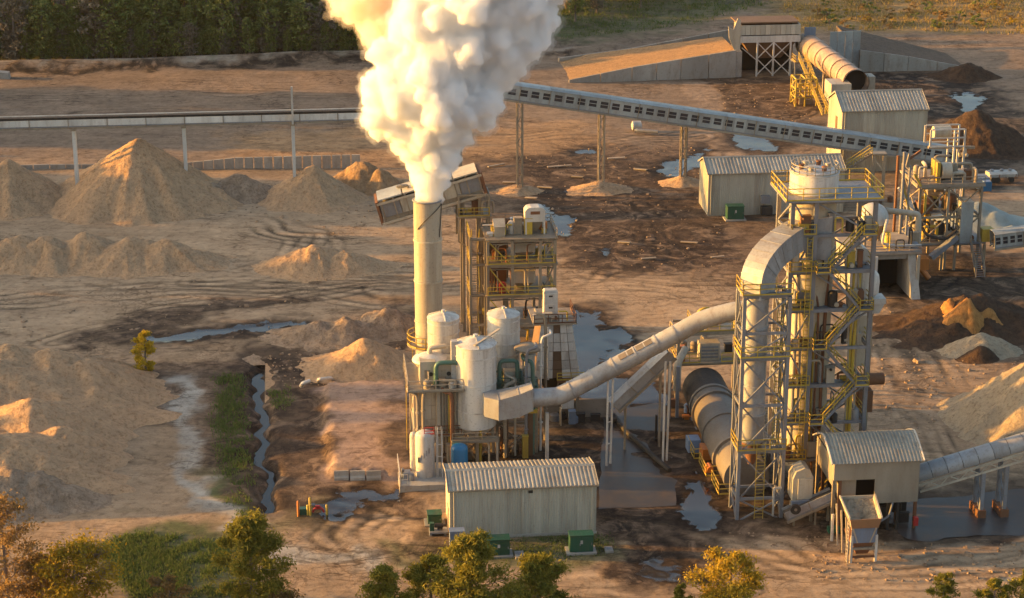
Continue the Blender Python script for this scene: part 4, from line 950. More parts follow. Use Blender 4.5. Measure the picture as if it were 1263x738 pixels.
# valve station
p = gp(368, 635); t = thing('valve_station', 'green and yellow pipe valve station in the grass by the ditch', 'machine', p)
pbox('valve_box', 'green', t, p.x, p.x + .9, p.y, p.y + .7, -.1, .6)
for k, (dx, h, m) in enumerate(((.0, 1.6, 'orange'), (1.25, 1.9, 'yellow'), (1.0, 1.0, 'yellow'), (3.0, .9, 'yellow'))):
    part('bollard', m, t, lambda b: b.lathe((p.x + dx, p.y - .2 + .1 * k), [(.13, -.3), (.13, h), (.08, h + .08), (.02, h + .1)], 10), True)
ptube('pipe', 'red', t, smooth_path([(p.x + 1.5, p.y + .3, .1), (p.x + 1.7, p.y + .3, .5), (p.x + 2.5, p.y + .3, .5), (p.x + 2.7, p.y + .3, .05)], 4), .12, 8); motor(t, (p.x + 2.1, p.y + .3, .72), .3, 'red')
def pipe_stub(lab, P, r, mat='white'):
    q = [gp(a, b, z) for a, b, z in P]; t = thing('concrete_pipe', lab, 'pipe', (q[0].x, q[0].y, 0)); ptube('pipe', mat, t, smooth_path(q, 5), r, 12)
    ptube('collar', mat, t, [q[0], q[0].lerp(q[1], .18)], r * 1.2, 12); return t
pipe_stub('bent white pipe stub at the head of the ditch', [(372, 476, .1), (373, 473, .9), (382, 470, 1.0)], .24)
t = pipe_stub('white pipe rail lying right of the ditch head', [(392, 470, .1), (393, 468, .8), (408, 466, .8), (410, 469, .1)], .2)
p = gp(752, 160)
t = pipe_stub('white tank with long grey drawbar behind the right conveyor', [(784, 161, .5), (786, 161, .55), (812, 163, .5)], .35, 'steel')
q = gp(786, 161); part('vessel', 'white', t, lambda m: m.tube([(q.x - 1.1, q.y, .9), (q.x - .9, q.y, .9), (q.x + .6, q.y, .9), (q.x + .8, q.y, .9)], [.3, .85, .85, .3], 14), True)

# ---------------------------------------------------------------- chimney
SV = STACK_V; c = (at(529, 400, SV).x, SV); ztop = at(529, 246, SV).z; R = 17.3 / 10.9
t = thing('chimney_stack', 'tall cream steel chimney stack pouring out white steam', 'chimney', (c[0], c[1], 0))
zs = [-.3] + [at(529, y, SV).z for y in (395, 345, 295)] + [ztop]
for i, (a_, b_) in enumerate(zip(zs[:-1], zs[1:])):
    part('stack_section', 'stack', t, lambda m: m.lathe(c, [(R, a_), (R, b_ - .004)] if i < 3 else [(R, a_), (R, b_), (R - .1, b_), (R - .1, a_ + .1)], 40, i < 3), True)
for z in zs[1:-1]: part('flange_ring', 'stack', t, lambda m: m.lathe(c, [(R + .004, z - .1), (R + .09, z - .1), (R + .09, z + .1), (R + .004, z + .1)], 40), True)
part('rim_ring', 'steel', t, lambda m: m.tube([(c[0] + (R + .04) * math.cos(2*math.pi*k/40), c[1] + (R + .04) * math.sin(2*math.pi*k/40), ztop - .05) for k in range(41)], .10, 6, cap=False), True)
for a0, z0, a1, z1 in ((-.3, ztop - .4, -2.4, ztop - 3.2), (-.25, ztop - .3, -.7, ztop - 4.2)):
    ptube('cable', 'dark', t, [(c[0] + (R + .08) * math.cos(a0 + (a1 - a0) * k / 12), c[1] + (R + .08) * math.sin(a0 + (a1 - a0) * k / 12), z0 + (z1 - z0) * (k / 12) ** 1.5) for k in range(13)], .05, 5)
z = at(505, 425, SV).z
part('gallery_deck', 'steel_tan', t, lambda m: m.lathe(c, [(R + .005, z), (R + 1.0, z), (R + 1.0, z + .12), (R + .005, z + .12)], 24))
railing(t, [(c[0] + (R + .95) * math.cos(2*math.pi*k/14), c[1] + (R + .95) * math.sin(2*math.pi*k/14), z + .12) for k in range(15)], 'yellow', 1.3)
ladder(t, (c[0] - R - .35, c[1] - .3, 0), (c[0] - R - .35, c[1] - .3, z), (0, 1, 0))

# ---------------------------------------------------------------- filter building (west block) with its tanks
v = 7.0; U0, U1 = at(513, 540, v).x, at(569, 540, v).x; zp = at(520, 482, v).z
t = thing('filter_building', 'cream clad filter building on steel legs left of the big white tank', 'building', (U0, v, 0))
frame(t, [U0, (U0 + U1) / 2, U1], [v, v + 8], [-.3, 3.2, zp], 'cream', .42, .3, .14, 'l')
z1, z2 = 3.4, zp - .35; nP = 3
for i in range(nP):
    for j in range(3):
        w = (U1 - U0 - .6) / nP; h = (z2 - z1) / 3
        pbox('wall_panel', 'cream', t, U0 + .3 + w * i + .02, U0 + .3 + w * (i + 1) - .02, v + .28, v + .4, z1 + h * j + .02, z1 + h * (j + 1) - .02)
        pbox('wall_panel', 'cream', t, U0 + .05, U0 + .17, v + .4 + 2.4 * i, v + .36 + 2.4 * (i + 1), z1 + h * j + .02, z1 + h * (j + 1) - .02)
pbox('core_wall', 'cream', t, U0 + .3, U1 - .3, v + .42, v + 7.7, z1, z2)
for k in range(5): x = U0 + 3.0 + k * .36; ptube('pipe', ('cream', 'steel_tan', 'yellow')[k % 3], t, [(x, v + .05, 1.0), (x, v + .05, z2)], .09, 8)
deck = pbox('deck', 'steel_tan', t, U0 - .9, U1 + .3, v - 1.1, v + 8.2, zp + .14, zp + .3)
railing(t, [(U0 - .8, v + 8, zp + .3), (U0 - .8, v - 1.0, zp + .3), (U1 + .2, v - 1.0, zp + .3)], 'cream', 1.2)
hb = at(520, 447, v + .8).z
for i, (a_, b_) in enumerate(((518, 537), (538, 559))):
    x0, x1 = at(a_, 460, v + .8).x, at(b_, 460, v + .8).x
    o = pbox('fan_housing', 'cream', t, x0, x1, v + .8, v + 4, zp + .31, hb - .3 * i)
    pbox('hatch', 'steel_tan', o, x0 + .5, x0 + 1.1, v + .74, v + .795, zp + 1.2, zp + 2.1)
    part('port', 'dark', o, lambda m: m.tube([(x1 - .5, v + .79, zp + 1.6), (x1 - .5, v + .72, zp + 1.6)], .24, 12))
ptube('green_pipe', 'teal', t, smooth_path([(at(538, 470, v).x, v + .3, zp + .4), (at(538, 449, v).x, v + .3, at(538, 449, v).z), (at(566, 448, v).x, v + .3, at(566, 448, v).z), (at(571, 460, v).x, v + .3, at(571, 470, v).z), (at(571, 460, v).x, v + .3, zp + .3)], 5, .25), .26, 10)
pf = thing('dish_hood', 'tilted pale round hood on the filter building deck by the chimney', 'machine', (at(528, 440, v + 3).x, v + 3, zp))
cx = at(530, 440, v + 3)
part('hood', 'white', pf, lambda m: m.lathe((cx.x, cx.y), [(1.9, cx.z - .5), (2.0, cx.z - .35), (1.9, cx.z - .1), (.9, cx.z + .35), (.5, cx.z + .4)], 20), True)
part('hood_ring', 'steel_tan', pf, lambda m: m.lathe((cx.x, cx.y), [(1.5, cx.z - .9), (1.6, cx.z - .9), (1.6, cx.z - .52), (1.5, cx.z - .52)], 20), True)
for k in range(4): an = .8 + k * 1.57; pbar('leg', 'steel_tan', pf, (cx.x + 1.4 * math.cos(an), cx.y + 1.4 * math.sin(an), hb - .3), (cx.x + 1.4 * math.cos(an), cx.y + 1.4 * math.sin(an), cx.z - .88), .14)
ptube('pipe', 'cream', pf, smooth_path([(cx.x, cx.y, cx.z + .38), (cx.x, cx.y, cx.z + 1.0), (cx.x + 1.8, cx.y, cx.z + 1.2)], 4), .28, 10)
clutter(t, U0 + .3, U1 - .3, v - .6, v + .3, zp + .31, 5, 3, 1.3, ('cream', 'steel_tan', 'white'))
clutter(t, U0 + .5, U1 - .3, v - .5, v + .5, 0.0, 9, 4, 2.4, ('rust', 'steel_tan', 'cream', 'red'))
railing(t, [(U0 + .2, v - .3, 3.25), (U1, v - .3, 3.25)], 'rust', 1.1)
pbox('lower_deck', 'steel_tan', t, U0 - .1, U1 + .2, v - .4, v + .25, 3.1, 3.245)
ladder(t, (U0 - .9, v + 2, 0), (U0 - .9, v + 2, zp), (0, 1, 0))
def storage_tank(label, px0, px1, ptop, pbot, v, roof=.55, bands=4, mat='tank', name='storage_tank', foot=None, legs=0):
    a_, b_ = at(px0, ptop, v), at(px1, ptop, v); r = (b_.x - a_.x) / 2; c = ((a_.x + b_.x) / 2, v); z1 = at((px0 + px1) / 2, ptop + 6, v).z; z0 = at((px0 + px1) / 2, pbot, v).z
    t = thing(name, label, 'tank', (c[0], c[1], z0)); tank(t, c, r, z0, z1, mat, roof, [z0 + (z1 - z0) * (i + .6) / bands for i in range(bands)], n=40, bandmat=mat); return t, c, r, z0, z1
tA = storage_tank('pale storage tank on the filter building right behind the chimney', 527, 566, 386, 452, v + 6.2, bands=5)
tB = storage_tank('pale storage tank right of the big white tank, below the steel tower', 601, 641, 382, 470, 12.5, bands=6)
tC = storage_tank('biggest white storage tank in front, beside the square duct', 561, 612, 418, 522, 8.0, .7, 3)
t, c, r, z0, z1 = tC
part('cone', 'tank', t, lambda m: m.lathe(c, [(.8, z0 - 1.6), (r * .98, z0 - .004)], 40), True)
for k in range(6):
    an = .5 + k * 1.047; pbar('leg', 'steel_tan', t, (c[0] + r * .92 * math.cos(an), c[1] + r * .92 * math.sin(an), -.3), (c[0] + r * .92 * math.cos(an), c[1] + r * .92 * math.sin(an), z0 - .005), .3)
zd = z0 - .9
for k in range(6):
    a0, a1 = .5 + k * 1.047, .5 + (k + 1) * 1.047
    pbar('brace', 'steel_tan', t, (c[0] + r * .92 * math.cos(a0), c[1] + r * .92 * math.sin(a0), .3), (c[0] + r * .92 * math.cos(a1), c[1] + r * .92 * math.sin(a1), zd - .4), .13)
    pbar('brace', 'steel_tan', t, (c[0] + r * .9 * math.cos(a1), c[1] + r * .9 * math.sin(a1), .3), (c[0] + r * .9 * math.cos(a0), c[1] + r * .9 * math.sin(a0), zd - .4), .13)
railing(t, [(c[0] - r - .6, c[1] - r - .9, zd), (c[0] + r * .9, c[1] - r - .9, zd)], 'steel_tan', 1.0)
pbox('walkway', 'steel_tan', t, c[0] - r - .7, c[0] + r, c[1] - r - 1.0, c[1] - r + .3, zd - .16, zd)
for du in (-r - .6, r * .9): pbar('leg', 'cream', t, (c[0] + du, c[1] - r - .9, -.3), (c[0] + du, c[1] - r - .9, zd - .17), .24)
part('side_riser', 'tank', t, lambda m: m.box(c[0] - r - .45, c[0] - r + .25, c[1] - .5, c[1] + .3, z0 + 1, z1 + .5))
o = part('roof_walkway', 'cream', t, lambda m: m.bar((c[0] - .3, c[1] - r * .8, z1 + .45), (c[0] + r * 1.2, c[1] + 1.2, z1 + 1.2), .3, .12))
clutter(t, c[0] - r, c[0] + r, c[1] - r - .6, c[1] + .5, 0, 10, 8, 2.2, ('rust', 'steel_tan', 'cream', 'dark'))
# green equipment stage between the tanks
v = 8.6; u0, u1 = at(613, 480, v).x, at(662, 480, v).x; zg = at(630, 481, v).z
t = thing('pipe_stage', 'green railed pipe stage between the big tank and the clad bin', 'platform', (u0, v, 0))
frame(t, [u0, u1], [v, v + 5], [-.3, 3.6, zg], 'steel_tan', .32, .26, .14, 'f')
pbox('deck', 'teal', t, u0 - .2, u1 + .2, v - .3, v + 5.2, zg + .135, zg + .28)
railing(t, [(u0, v - .2, zg + .28), (u1, v - .2, zg + .28)], 'teal', 1.2)
ptube('green_pipe', 'teal', t, smooth_path([(u0 + .3, v + .2, zg + .3), (u0 + .3, v + .2, zg + 3.4), (u0 + 2.3, v + .2, zg + 3.4), (u0 + 2.3, v + .2, zg + 1.0)], 5, .25), .24, 10)
o = pbox('pump_house', 'cream', t, u0 + .9, u0 + 2.2, v + .6, v + 2, zg + .282, zg + 1.9); pbox('lamp', 'white', o, u0 + 1.9, u0 + 2.3, v + .45, v + .59, zg + .9, zg + 1.3)
o = pbox('blower_box', 'white', t, u0 + 3.2, u1 - .1, v + .9, v + 3.2, zg + .282, zg + 3.6); pbox('blower_lid', 'white', o, u0 + 3.1, u1, v + .8, v + 3.3, zg + 3.603, zg + 3.75)
part('hood', 'steel_tan', t, lambda m: m.lathe((u0 + 3.6, v + 1.2), [(.4, zg + 4.0), (1.5, zg + 4.3), (1.6, zg + 4.55), (1.2, zg + 4.75), (.3, zg + 5.0)], 18), True)
part('hood_post', 'steel_tan', t, lambda m: m.lathe((u0 + 3.6, v + 1.2), [(.3, zg + 3.76), (.3, zg + 4.0)], 10), True)
clutter(t, u0 + .3, u1, v, v + 2, zg + .29, 6, 9, 1.6, ('teal', 'cream', 'steel_tan', 'steel'))
clutter(t, u0 + .3, u1, v - 2, v + 2, 0, 8, 10, 2.6, ('rust', 'steel_tan', 'cream', 'yellow'))
for x in (u0 + .9, u1 - .8): part('support_leg', 'brown', t, lambda m: m.box(x - .28, x + .28, v - .9, v - .35, -.3, zg - 2.6))
pbox('beam', 'yellow', t, u0 + .3, u1, v - .85, v - .4, zg - 2.595, zg - 2.2)
# white tanks and blue tank on the slab
p = gp(493, 606); t = thing('tank_slab', 'concrete slab with railing under the two small white tanks', 'slab', (p.x, p.y, 0))
pbox('slab', 'concrete', t, p.x, p.x + 5.2, p.y, p.y + 6.2, -.3, .55); railing(t, [(p.x + .1, p.y + 6, .55), (p.x + .1, p.y + .1, .55), (p.x + .9, p.y + .1, .55)], 'white', 1.3)
clutter(t, p.x + .4, p.x + 1.4, p.y + .8, p.y + 3, .55, 5, 12, .9, ('white', 'steel', 'blue_grey'))
def white_tank(label, px0, px1, ptop, pbot, v, dome=.45, mat='white'):
    a_, b_ = at(px0, ptop, v), at(px1, ptop, v); r = (b_.x - a_.x) / 2; c = ((a_.x + b_.x) / 2, v); z1 = at(px0, ptop + 5, v).z; z0 = at(px0, pbot, v).z
    t = thing('vertical_tank', label, 'tank', (c[0], c[1], z0))
    part('shell', mat, t, lambda m: m.lathe(c, [(r, z0), (r, z1), (r * .93, z1 + dome * .45), (r * .7, z1 + dome * .8), (r * .35, z1 + dome), (.05, z1 + dome * 1.04)], 32), True)
    part('base_ring', mat, t, lambda m: m.lathe(c, [(r + .005, z0), (r + .1, z0), (r + .1, z0 + .12), (r + .005, z0 + .12)], 32), True)
    return t, c, r, z0, z1
white_tank('slim white vertical tank, leftmost on the railed slab', 505, 514, 533, 581, p.y + 4.6)
t, c, r, z0, z1 = white_tank('fat white vertical tank with ladder cage on the railed slab', 512, 536, 532, 588, p.y + 2.9)
for k in range(5): x = c[0] - .85 + k * .3; pbox('level_plate', 'steel', t, x, x + .07, c[1] - r * (1.0 if abs(x - c[0]) < .4 else .86) - .06, c[1] - r * .5, z0 + 2.0 + .28 * k, z0 + 2.6 + .28 * k)
ladder(t, (c[0] + r + .3, c[1] - .3, z0), (c[0] + r + .3, c[1] - .3, z1 + .9), (0, 1, 0), .6, 'white')
for dx in (.15, .75):
    for dv in (-.8, .3): pbar('cage_post', 'white', t, (c[0] + r + dx, c[1] + dv, z0), (c[0] + r + dx, c[1] + dv, z1 + .8), .09)
for z in (z0 + 1.2, z0 + 2.6, z0 + 4.0): part('cage_hoop', 'white', t, lambda m: (m.bar((c[0] + r + .15, c[1] - .8, z), (c[0] + r + .75, c[1] - .8, z), .07), m.bar((c[0] + r + .75, c[1] - .8, z), (c[0] + r + .75, c[1] + .3, z), .07)))
railing(t, [(c[0] - .1, c[1] - r * .6, z1 + .25), (c[0] + r * .9, c[1] - r * .6, z1 + .25)], 'red', .8)
t, c, r, z0, z1 = white_tank('bright blue dome topped tank behind the front shed', 556, 577, 549, 588, 3.2, .55, 'blue')

# ---------------------------------------------------------------- clad bin
v = 18.0; P = [at(x, y, v) for x, y in ((659, 468), (716, 466), (707, 402), (668, 404))]
zb, zt = P[0].z, P[2].z; t = thing('clad_bin', 'white panelled tapering bin with brown hatches beside the green stage', 'bin', (P[0].x, v, 0))
def lerp(a, b, f): return a + (b - a) * f
rows, cols_ = 6, 5
for i in range(rows):
    for j in range(cols_):
        if j == 2 and i in (0, 1, 2, 5): mat = 'brown'
        else: mat = 'white'
        z0_, z1_ = lerp(zb, zt, i / rows) + .03, lerp(zb, zt, (i + 1) / rows) - .03
        f = lambda k, z: (lerp(lerp(P[0].x, P[3].x, (z - zb) / (zt - zb)), lerp(P[1].x, P[2].x, (z - zb) / (zt - zb)), k), v + .10 * (z - zb))
        q = [f(j / cols_ + .008, z0_), f((j + 1) / cols_ - .008, z0_), f((j + 1) / cols_ - .008, z1_), f(j / cols_ + .008, z1_)]
        zz = [z0_, z0_, z1_, z1_]
        MB().prism([(a_[0], a_[1] + (.08 if mat == 'brown' else 0), z) for a_, z in zip(q, zz)], (0, .14, 0)).build('panel' if mat == 'white' else 'hatch', M[mat], t)
part('shell', 'brown', t, lambda m: m.hexa([(P[0].x + .05, v + .16, zb), (P[1].x - .05, v + .16, zb), (P[1].x - .05, v + 6, zb), (P[0].x + .05, v + 6, zb)], [(P[3].x + .05, v + .16 + .1 * (zt - zb), zt), (P[2].x - .05, v + .16 + .1 * (zt - zb), zt), (P[2].x - .05, v + 5.4, zt), (P[3].x + .05, v + 5.4, zt)]))
for x in (P[0].x + .3, P[1].x - .3):
    for y in (v + .4, v + 5.6): pbox('column', 'steel_tan', t, x - .2, x + .2, y - .2, y + .2, -.3, zb)
pbox('ledge', 'rust', t, P[0].x + 2.6, P[1].x + .5, v - .9, v - .02, zb - .25, zb + .05); railing(t, [(P[0].x + 2.6, v - .85, zb + .05), (P[1].x + .4, v - .85, zb + .05)], 'yellow', .9)
for x in (P[0].x + 2.7, P[1].x + .3): pbar('knee_brace', 'steel_tan', t, (x, v - .8, zb - .26), (x, v + .3, zb - 1.5), .12)
part('discharge_cone', 'dark', t, lambda m: m.hexa([(P[0].x + 2, v + 2, zb - 3), (P[1].x - 2, v + 2, zb - 3), (P[1].x - 2, v + 4, zb - 3), (P[0].x + 2, v + 4, zb - 3)], [(P[0].x + .5, v + .6, zb - .01), (P[1].x - .5, v + .6, zb - .01), (P[1].x - .5, v + 5.4, zb - .01), (P[0].x + .5, v + 5.4, zb - .01)]))
pbox('shadow_wall', 'concrete_tan', t, P[0].x + 1.5, P[1].x + 3.6, v + .6, v + 1.0, -.3, 2.2)
pbox('top_deck', 'steel_tan', t, P[3].x - .9, P[2].x + .5, v + .3, v + 6, zt + .05, zt + .22)
railing(t, [(P[3].x - .8, v + .4, zt + .22), (P[2].x + .4, v + .4, zt + .22), (P[2].x + .4, v + 5.8, zt + .22)], 'rust', 1.1)
clutter(t, P[3].x - .4, P[2].x, v + .8, v + 1.6, zt + .23, 7, 14, 1.0, ('yellow', 'rust', 'steel_tan', 'cream'))
ptube('pipe', 'white', t, [(at(676, 465, v - .3).x, v - .3, zb), (at(676, 404, v - .3).x, v - .3, zt)], .13, 8)
pbox('duct_box', 'white', t, P[0].x + 3.2, P[0].x + 4.6, v - .6, v + .5, zb - 3.6, zb - 1.2)
clutter(t, P[0].x + 2, P[1].x + 4, v - 1.5, v + .3, 0, 9, 15, 1.8, ('dark', 'steel', 'blue_grey', 'steel_tan'))
v2 = v + 2.2; x0, x1 = at(671, 380, v2).x, at(688, 380, v2).x; zz = at(680, 359, v2).z
t2 = thing('control_cabinet', 'tall white control cabinet on top of the clad bin', 'cabinet', (x0, v2, zt + .22))
o = pbox('housing', 'white', t2, x0, x1, v2, v2 + 1.3, zt + .225, zz - .25); zm = (zt + .22 + zz) / 2
for a_, b_ in ((zt + .4, zm - .05), (zm + .05, zz - .35)):
    d = pbox('door', 'white', o, x0 + .08, x1 - .08, v2 - .05, v2 - .004, a_, b_); pbox('vent', 'dark', d, x0 + .55, x0 + 1.0, v2 - .08, v2 - .053, b_ - .4, b_ - .2)
part('cap', 'white', t2, lambda m: m.hexa([(x0 - .04, v2 - .04, zz - .248), (x1 + .04, v2 - .04, zz - .248), (x1 + .04, v2 + 1.34, zz - .248), (x0 - .04, v2 + 1.34, zz - .248)], [(x0 + .12, v2 + .15, zz), (x1 - .12, v2 + .15, zz), (x1 - .12, v2 + 1.2, zz), (x0 + .12, v2 + 1.2, zz)]))

# ---------------------------------------------------------------- process tower behind
v = 43.9; u0, u1 = at(602, 400, v).x, at(684, 400, v).x; um = at(666, 400, v).x; uq = at(632, 400, v).x
Z = [-.3, at(640, 402, v).z, at(640, 366, v).z, at(640, 328, v).z, at(640, 297, v).z]
t = thing('process_tower', 'open steel process tower with railed decks right of the chimney', 'tower', (u0, v, 0))
frame(t, [u0, uq, um, u1], [v, v + 7], Z, 'steel_tan', .36, .34, .18, 'l', bracepat='z')
for z in Z[2:]:
    pbox('deck', 'steel_tan', t, u0 - .3, u1 + .35, v - .35, v + 7.3, z + .175, z + .3)
    if z < Z[4]: railing(t, [(u0, v - .25, z + .3), (u1, v - .25, z + .3), (u1, v + 7, z + .3)], 'yellow', 1.1)
railing(t, [(u1 + .25, v - .2, Z[4] + .3), (u1 + .25, v + 7, Z[4] + .3), (u0, v + 7, Z[4] + .3)], 'steel_tan', 1.1)
for z, m_ in ((Z[3], 'cream'), (Z[2], 'cream')):
    o = pbox('machine_housing', m_, t, uq + .3, um - .5, v + 1.2, v + 5.5, z + 1.4, z + 3.0)
    part('hopper', m_, o, lambda m: m.hexa([(uq + 1, v + 2.5, z + .4), (um - 1.3, v + 2.5, z + .4), (um - 1.3, v + 4, z + .4), (uq + 1, v + 4, z + .4)], [(uq + .4, v + 1.3, z + 1.39), (um - .6, v + 1.3, z + 1.39), (um - .6, v + 5.4, z + 1.39), (uq + .4, v + 5.4, z + 1.39)]))
    clutter(t, u0 + .4, uq - .2, v + .6, v + 3, z + .31, 4, int(z * 7), 1.9, ('yellow', 'dark', 'rust', 'orange'))
    clutter(t, um + .2, u1 - .3, v + .8, v + 4, z + .31, 3, int(z * 9), 1.6, ('yellow', 'dark', 'steel_tan'))
    part('side_plate', 'rust', t, lambda m: m.box(u0 + .6, uq - .2, v + 5.5, v + 5.7, z + .3, z + 3))
pd = at(620, 345, v + .8); part('red_drum', 'red', t, lambda m: m.lathe((pd.x, v + .9), [(.45, Z[2] + .31), (.5, Z[2] + .9), (.5, Z[2] + 1.5), (.3, Z[2] + 1.7)], 14), True)
clutter(t, u0 + .4, u1 - .6, v + .6, v + 6.5, Z[4] + .31, 26, 31, 2.4, ('cream', 'rust', 'steel_tan', 'white', 'steel', 'orange', 'yellow'), 1.4)
clutter(t, u0 + .2, u1 - 2.5, v + .4, v + 6.0, Z[1] + .2, 7, 32, 2.2, ('yellow', 'rust', 'steel_tan'))
pbox('deck', 'steel_tan', t, u0 - .2, um + .2, v - .1, v + 7.2, Z[1] + .135, Z[1] + .2)
o = pbox('chute_box', 'cream', t, u0 + .9, u0 + 2.3, v + .9, v + 2.4, Z[4] + .31, Z[4] + 1.6); part('chute_lid', 'cream', o, lambda m: m.prism([(u0 + .85, v + .85, Z[4] + 1.603), (u0 + .85, v + 2.45, Z[4] + 1.603), (u0 + .85, v + 2.45, Z[4] + 2.3)], (1.5, 0, 0)))
for k in range(1, 5):                                  # pipes, trays and bracing across the open bays
    r_ = random.Random(300 + k); z = Z[k]
    for j in range(6): x = r_.uniform(u0 + .3, u1 - .3); ptube('pipe', r_.choice(('yellow', 'rust', 'steel_tan', 'cream', 'dark')), t, smooth_path([(x, v + r_.uniform(.3, 2), Z[k - 1] + .4), (x, v + .6, z - .8), (x + r_.uniform(-1.5, 1.5), v + .6, z - .5)], 4, .2), r_.uniform(.07, .16), 8)
    pbar('cable_tray', 'steel_tan', t, (u0 + .2, v + .35, z - .5), (u1 - .2, v + .35, z - .5), .3, .12)
    pbar('brace', 'steel_tan', t, (um + .2, v + .04, Z[k - 1] + .2), (u1 - .2, v + .04, z - .2), .16); pbar('brace', 'yellow', t, (u0 + .2, v + .04, z - .2), (uq - .2, v + .04, Z[k - 1] + .2), .14)
# stair tower on the left flank, lit by the sun
a0 = at(580, 405, v + 2).x; a1 = at(598, 405, v + 2).x
for u in (a0, a1):
    for y in (v + .8, v + 5): pbox('column', 'steel_tan', t, u - .17, u + .17, y - .17, y + .17, -.3, Z[4] + .4)
for k in range(4):
    za, zc = (Z[k] if k else 0), Z[k + 1]
    stair(t, (a0 + .2, v + 1.2 if k % 2 == 0 else v + 4.6, za + .2), (a0 + .2, v + 4.6 if k % 2 == 0 else v + 1.2, zc + .2), 1.0, 'steel_tan', 'yellow', across=(1, 0, 0))
    pbox('landing', 'steel_tan', t, a0 - .1, u0 - .2, v + (4.7 if k % 2 == 0 else .5), v + (5.6 if k % 2 == 0 else 1.15), zc + .1, zc + .22)
    railing(t, [(a0 - .1, v + .6, zc + .22), (a0 - .1, v + 5.4, zc + .22)], 'yellow', 1.1)
    pbar('brace', 'steel_tan', t, (a0, v + .9, za + .3), (a0, v + 4.9, zc), .15); pbar('beam', 'steel_tan', t, (a0 + .17, v + .8, zc), (a1 - .17, v + .8, zc), .2, .26)
# white capsule vessel and pale crate on the top deck
p0 = at(660, 290, v + 1.6); t2 = thing('dust_filter', 'white round shouldered dust filter standing on the top deck', 'machine', (p0.x, v + 1.6, Z[4] + .3))
zt_ = at(660, 256, v + 1.6).z; w = 1.3
part('housing', 'white', t2, lambda m: m.prism([(p0.x + x, v + 1.5, z) for x, z in ((-w, zt_ - 1.9), (w, zt_ - 1.9), (w, zt_ - .5), (w * .75, zt_ - .1), (w * .4, zt_), (-w * .4, zt_), (-w * .75, zt_ - .1), (-w, zt_ - .5))], (0, 1.8, 0)))
for x in (-w + .12, w - .12):
    for y in (v + 1.6, v + 3.2): pbox('leg', 'white', t2, p0.x + x - .1, p0.x + x + .1, y - .1, y + .1, Z[4] + .3, zt_ - 1.902)
pbox('grille', 'rust', t2, p0.x - .6, p0.x + .6, v + 1.44, v + 1.495, zt_ - .9, zt_ - .5)
part('cone', 'steel_tan', t2, lambda m: m.hexa([(p0.x - .3, v + 2.1, Z[4] + .5), (p0.x + .3, v + 2.1, Z[4] + .5), (p0.x + .3, v + 2.7, Z[4] + .5), (p0.x - .3, v + 2.7, Z[4] + .5)], [(p0.x - w + .3, v + 1.7, zt_ - 1.91), (p0.x + w - .3, v + 1.7, zt_ - 1.91), (p0.x + w - .3, v + 3.1, zt_ - 1.91), (p0.x - w + .3, v + 3.1, zt_ - 1.91)]))
# tilted screen box behind the chimney
vs_ = v + 6
A, B = at(470, 262, vs_), at(594, 226, vs_); t = thing('screen_box', 'long tilted screening box rising behind the chimney top', 'machine', (A.x, vs_, 0))
f = (B - A).normalized(); up = V3(-f.z, 0, f.x); D = V3(0, 4.2, 0); H_ = 3.6
def sb(name, mat, par, l0, l1, y0, y1, h0, h1):
    L_ = (B - A).length; q = lambda l, y, h: A + f * (l * L_) + V3(0, y, 0) + up * h
    return MB().hexa([q(l0,y0,h0), q(l1,y0,h0), q(l1,y1,h0), q(l0,y1,h0)], [q(l0,y0,h1), q(l1,y0,h1), q(l1,y1,h1), q(l0,y1,h1)]).build(name, M[mat], par)
body = sb('body', 'steel_tan', t, .01, .99, .3, 4.2, -2.0, 1.1)
for k in range(5): sb('side_panel', ('steel', 'beige', 'conveyor', 'beige', 'steel')[k], t, .01 + k * .196, .01 + (k + 1) * .196 - .01, .12, .295, -.9, .9)
for k in range(4): sb('roof_panel', 'beige' if k % 2 else 'conveyor', t, .0 + k * .25, (k + 1) * .25 - .012, -.1, 4.4, 1.5, 1.66)
for k in range(9): q = .02 + k * .12; sb('rib', 'steel_tan', t, q, q + .012, -.02, .118, -1.7, 1.49)
for a_ in (-1.75, .92): sb('side_beam', 'cream', t, -.02, 1.02, -.12, .10, a_, a_ + .3)
sb('end_frame', 'rust', t, -.03, -.005, -.1, 4.3, -1.7, 1.4); sb('end_frame', 'rust', t, 1.0, 1.03, -.1, 4.3, -1.7, 1.4)
clutter(t, A.x + 1.5, A.x + 9, vs_ + 1, vs_ + 3, A.z + 2.2, 5, 41, 1.2, ('cream', 'rust', 'steel_tan'))
for px in (519, 541, 572, 592):
    q = at(px, 262, vs_); l = (q.x - A.x) / (B.x - A.x); zc = A.z + (B.z - A.z) * l - 1.85
    for y in (.5, 3.8): pbar('leg', 'steel_tan', t, (q.x, vs_ + y, -.3), (q.x, vs_ + y, zc), .34)
    pbar('brace', 'steel_tan', t, (q.x, vs_ + .7, 2), (q.x, vs_ + 3.6, zc - .5), .16)
t = thing('link_stage', 'yellow railed link stage between the tilted screen and the process tower', 'platform', (at(575, 280, v + 4).x, v + 4, 0))
x0, x1 = at(568, 270, v + 3).x, at(606, 270, v + 3).x; zl = at(590, 276, v + 3).z
frame(t, [x0, x1], [v + 5.8, v + 9.4], [zl - 3.2, zl, zl + 3], 'steel_tan', .26, .22, .12, 'l')
for x in (x0, x1): pbar('knee_brace', 'steel_tan', t, (x, v + 5.8, zl - 3.2), (x1 + 1.2, v + 6.2, zl - 7), .2)
pbox('deck', 'steel_tan', t, x0 - .3, x1 + .3, v + 5.5, v + 9.6, zl + .12, zl + .24); railing(t, [(x0, v + 9, zl + .24), (x0, v + 5.6, zl + .24), (x1, v + 5.6, zl + .24)], 'yellow', 1.1)
clutter(t, x0, x1, v + 6, v + 8, zl + .25, 7, 44, 1.7, ('yellow', 'rust', 'dark', 'steel_tan'))

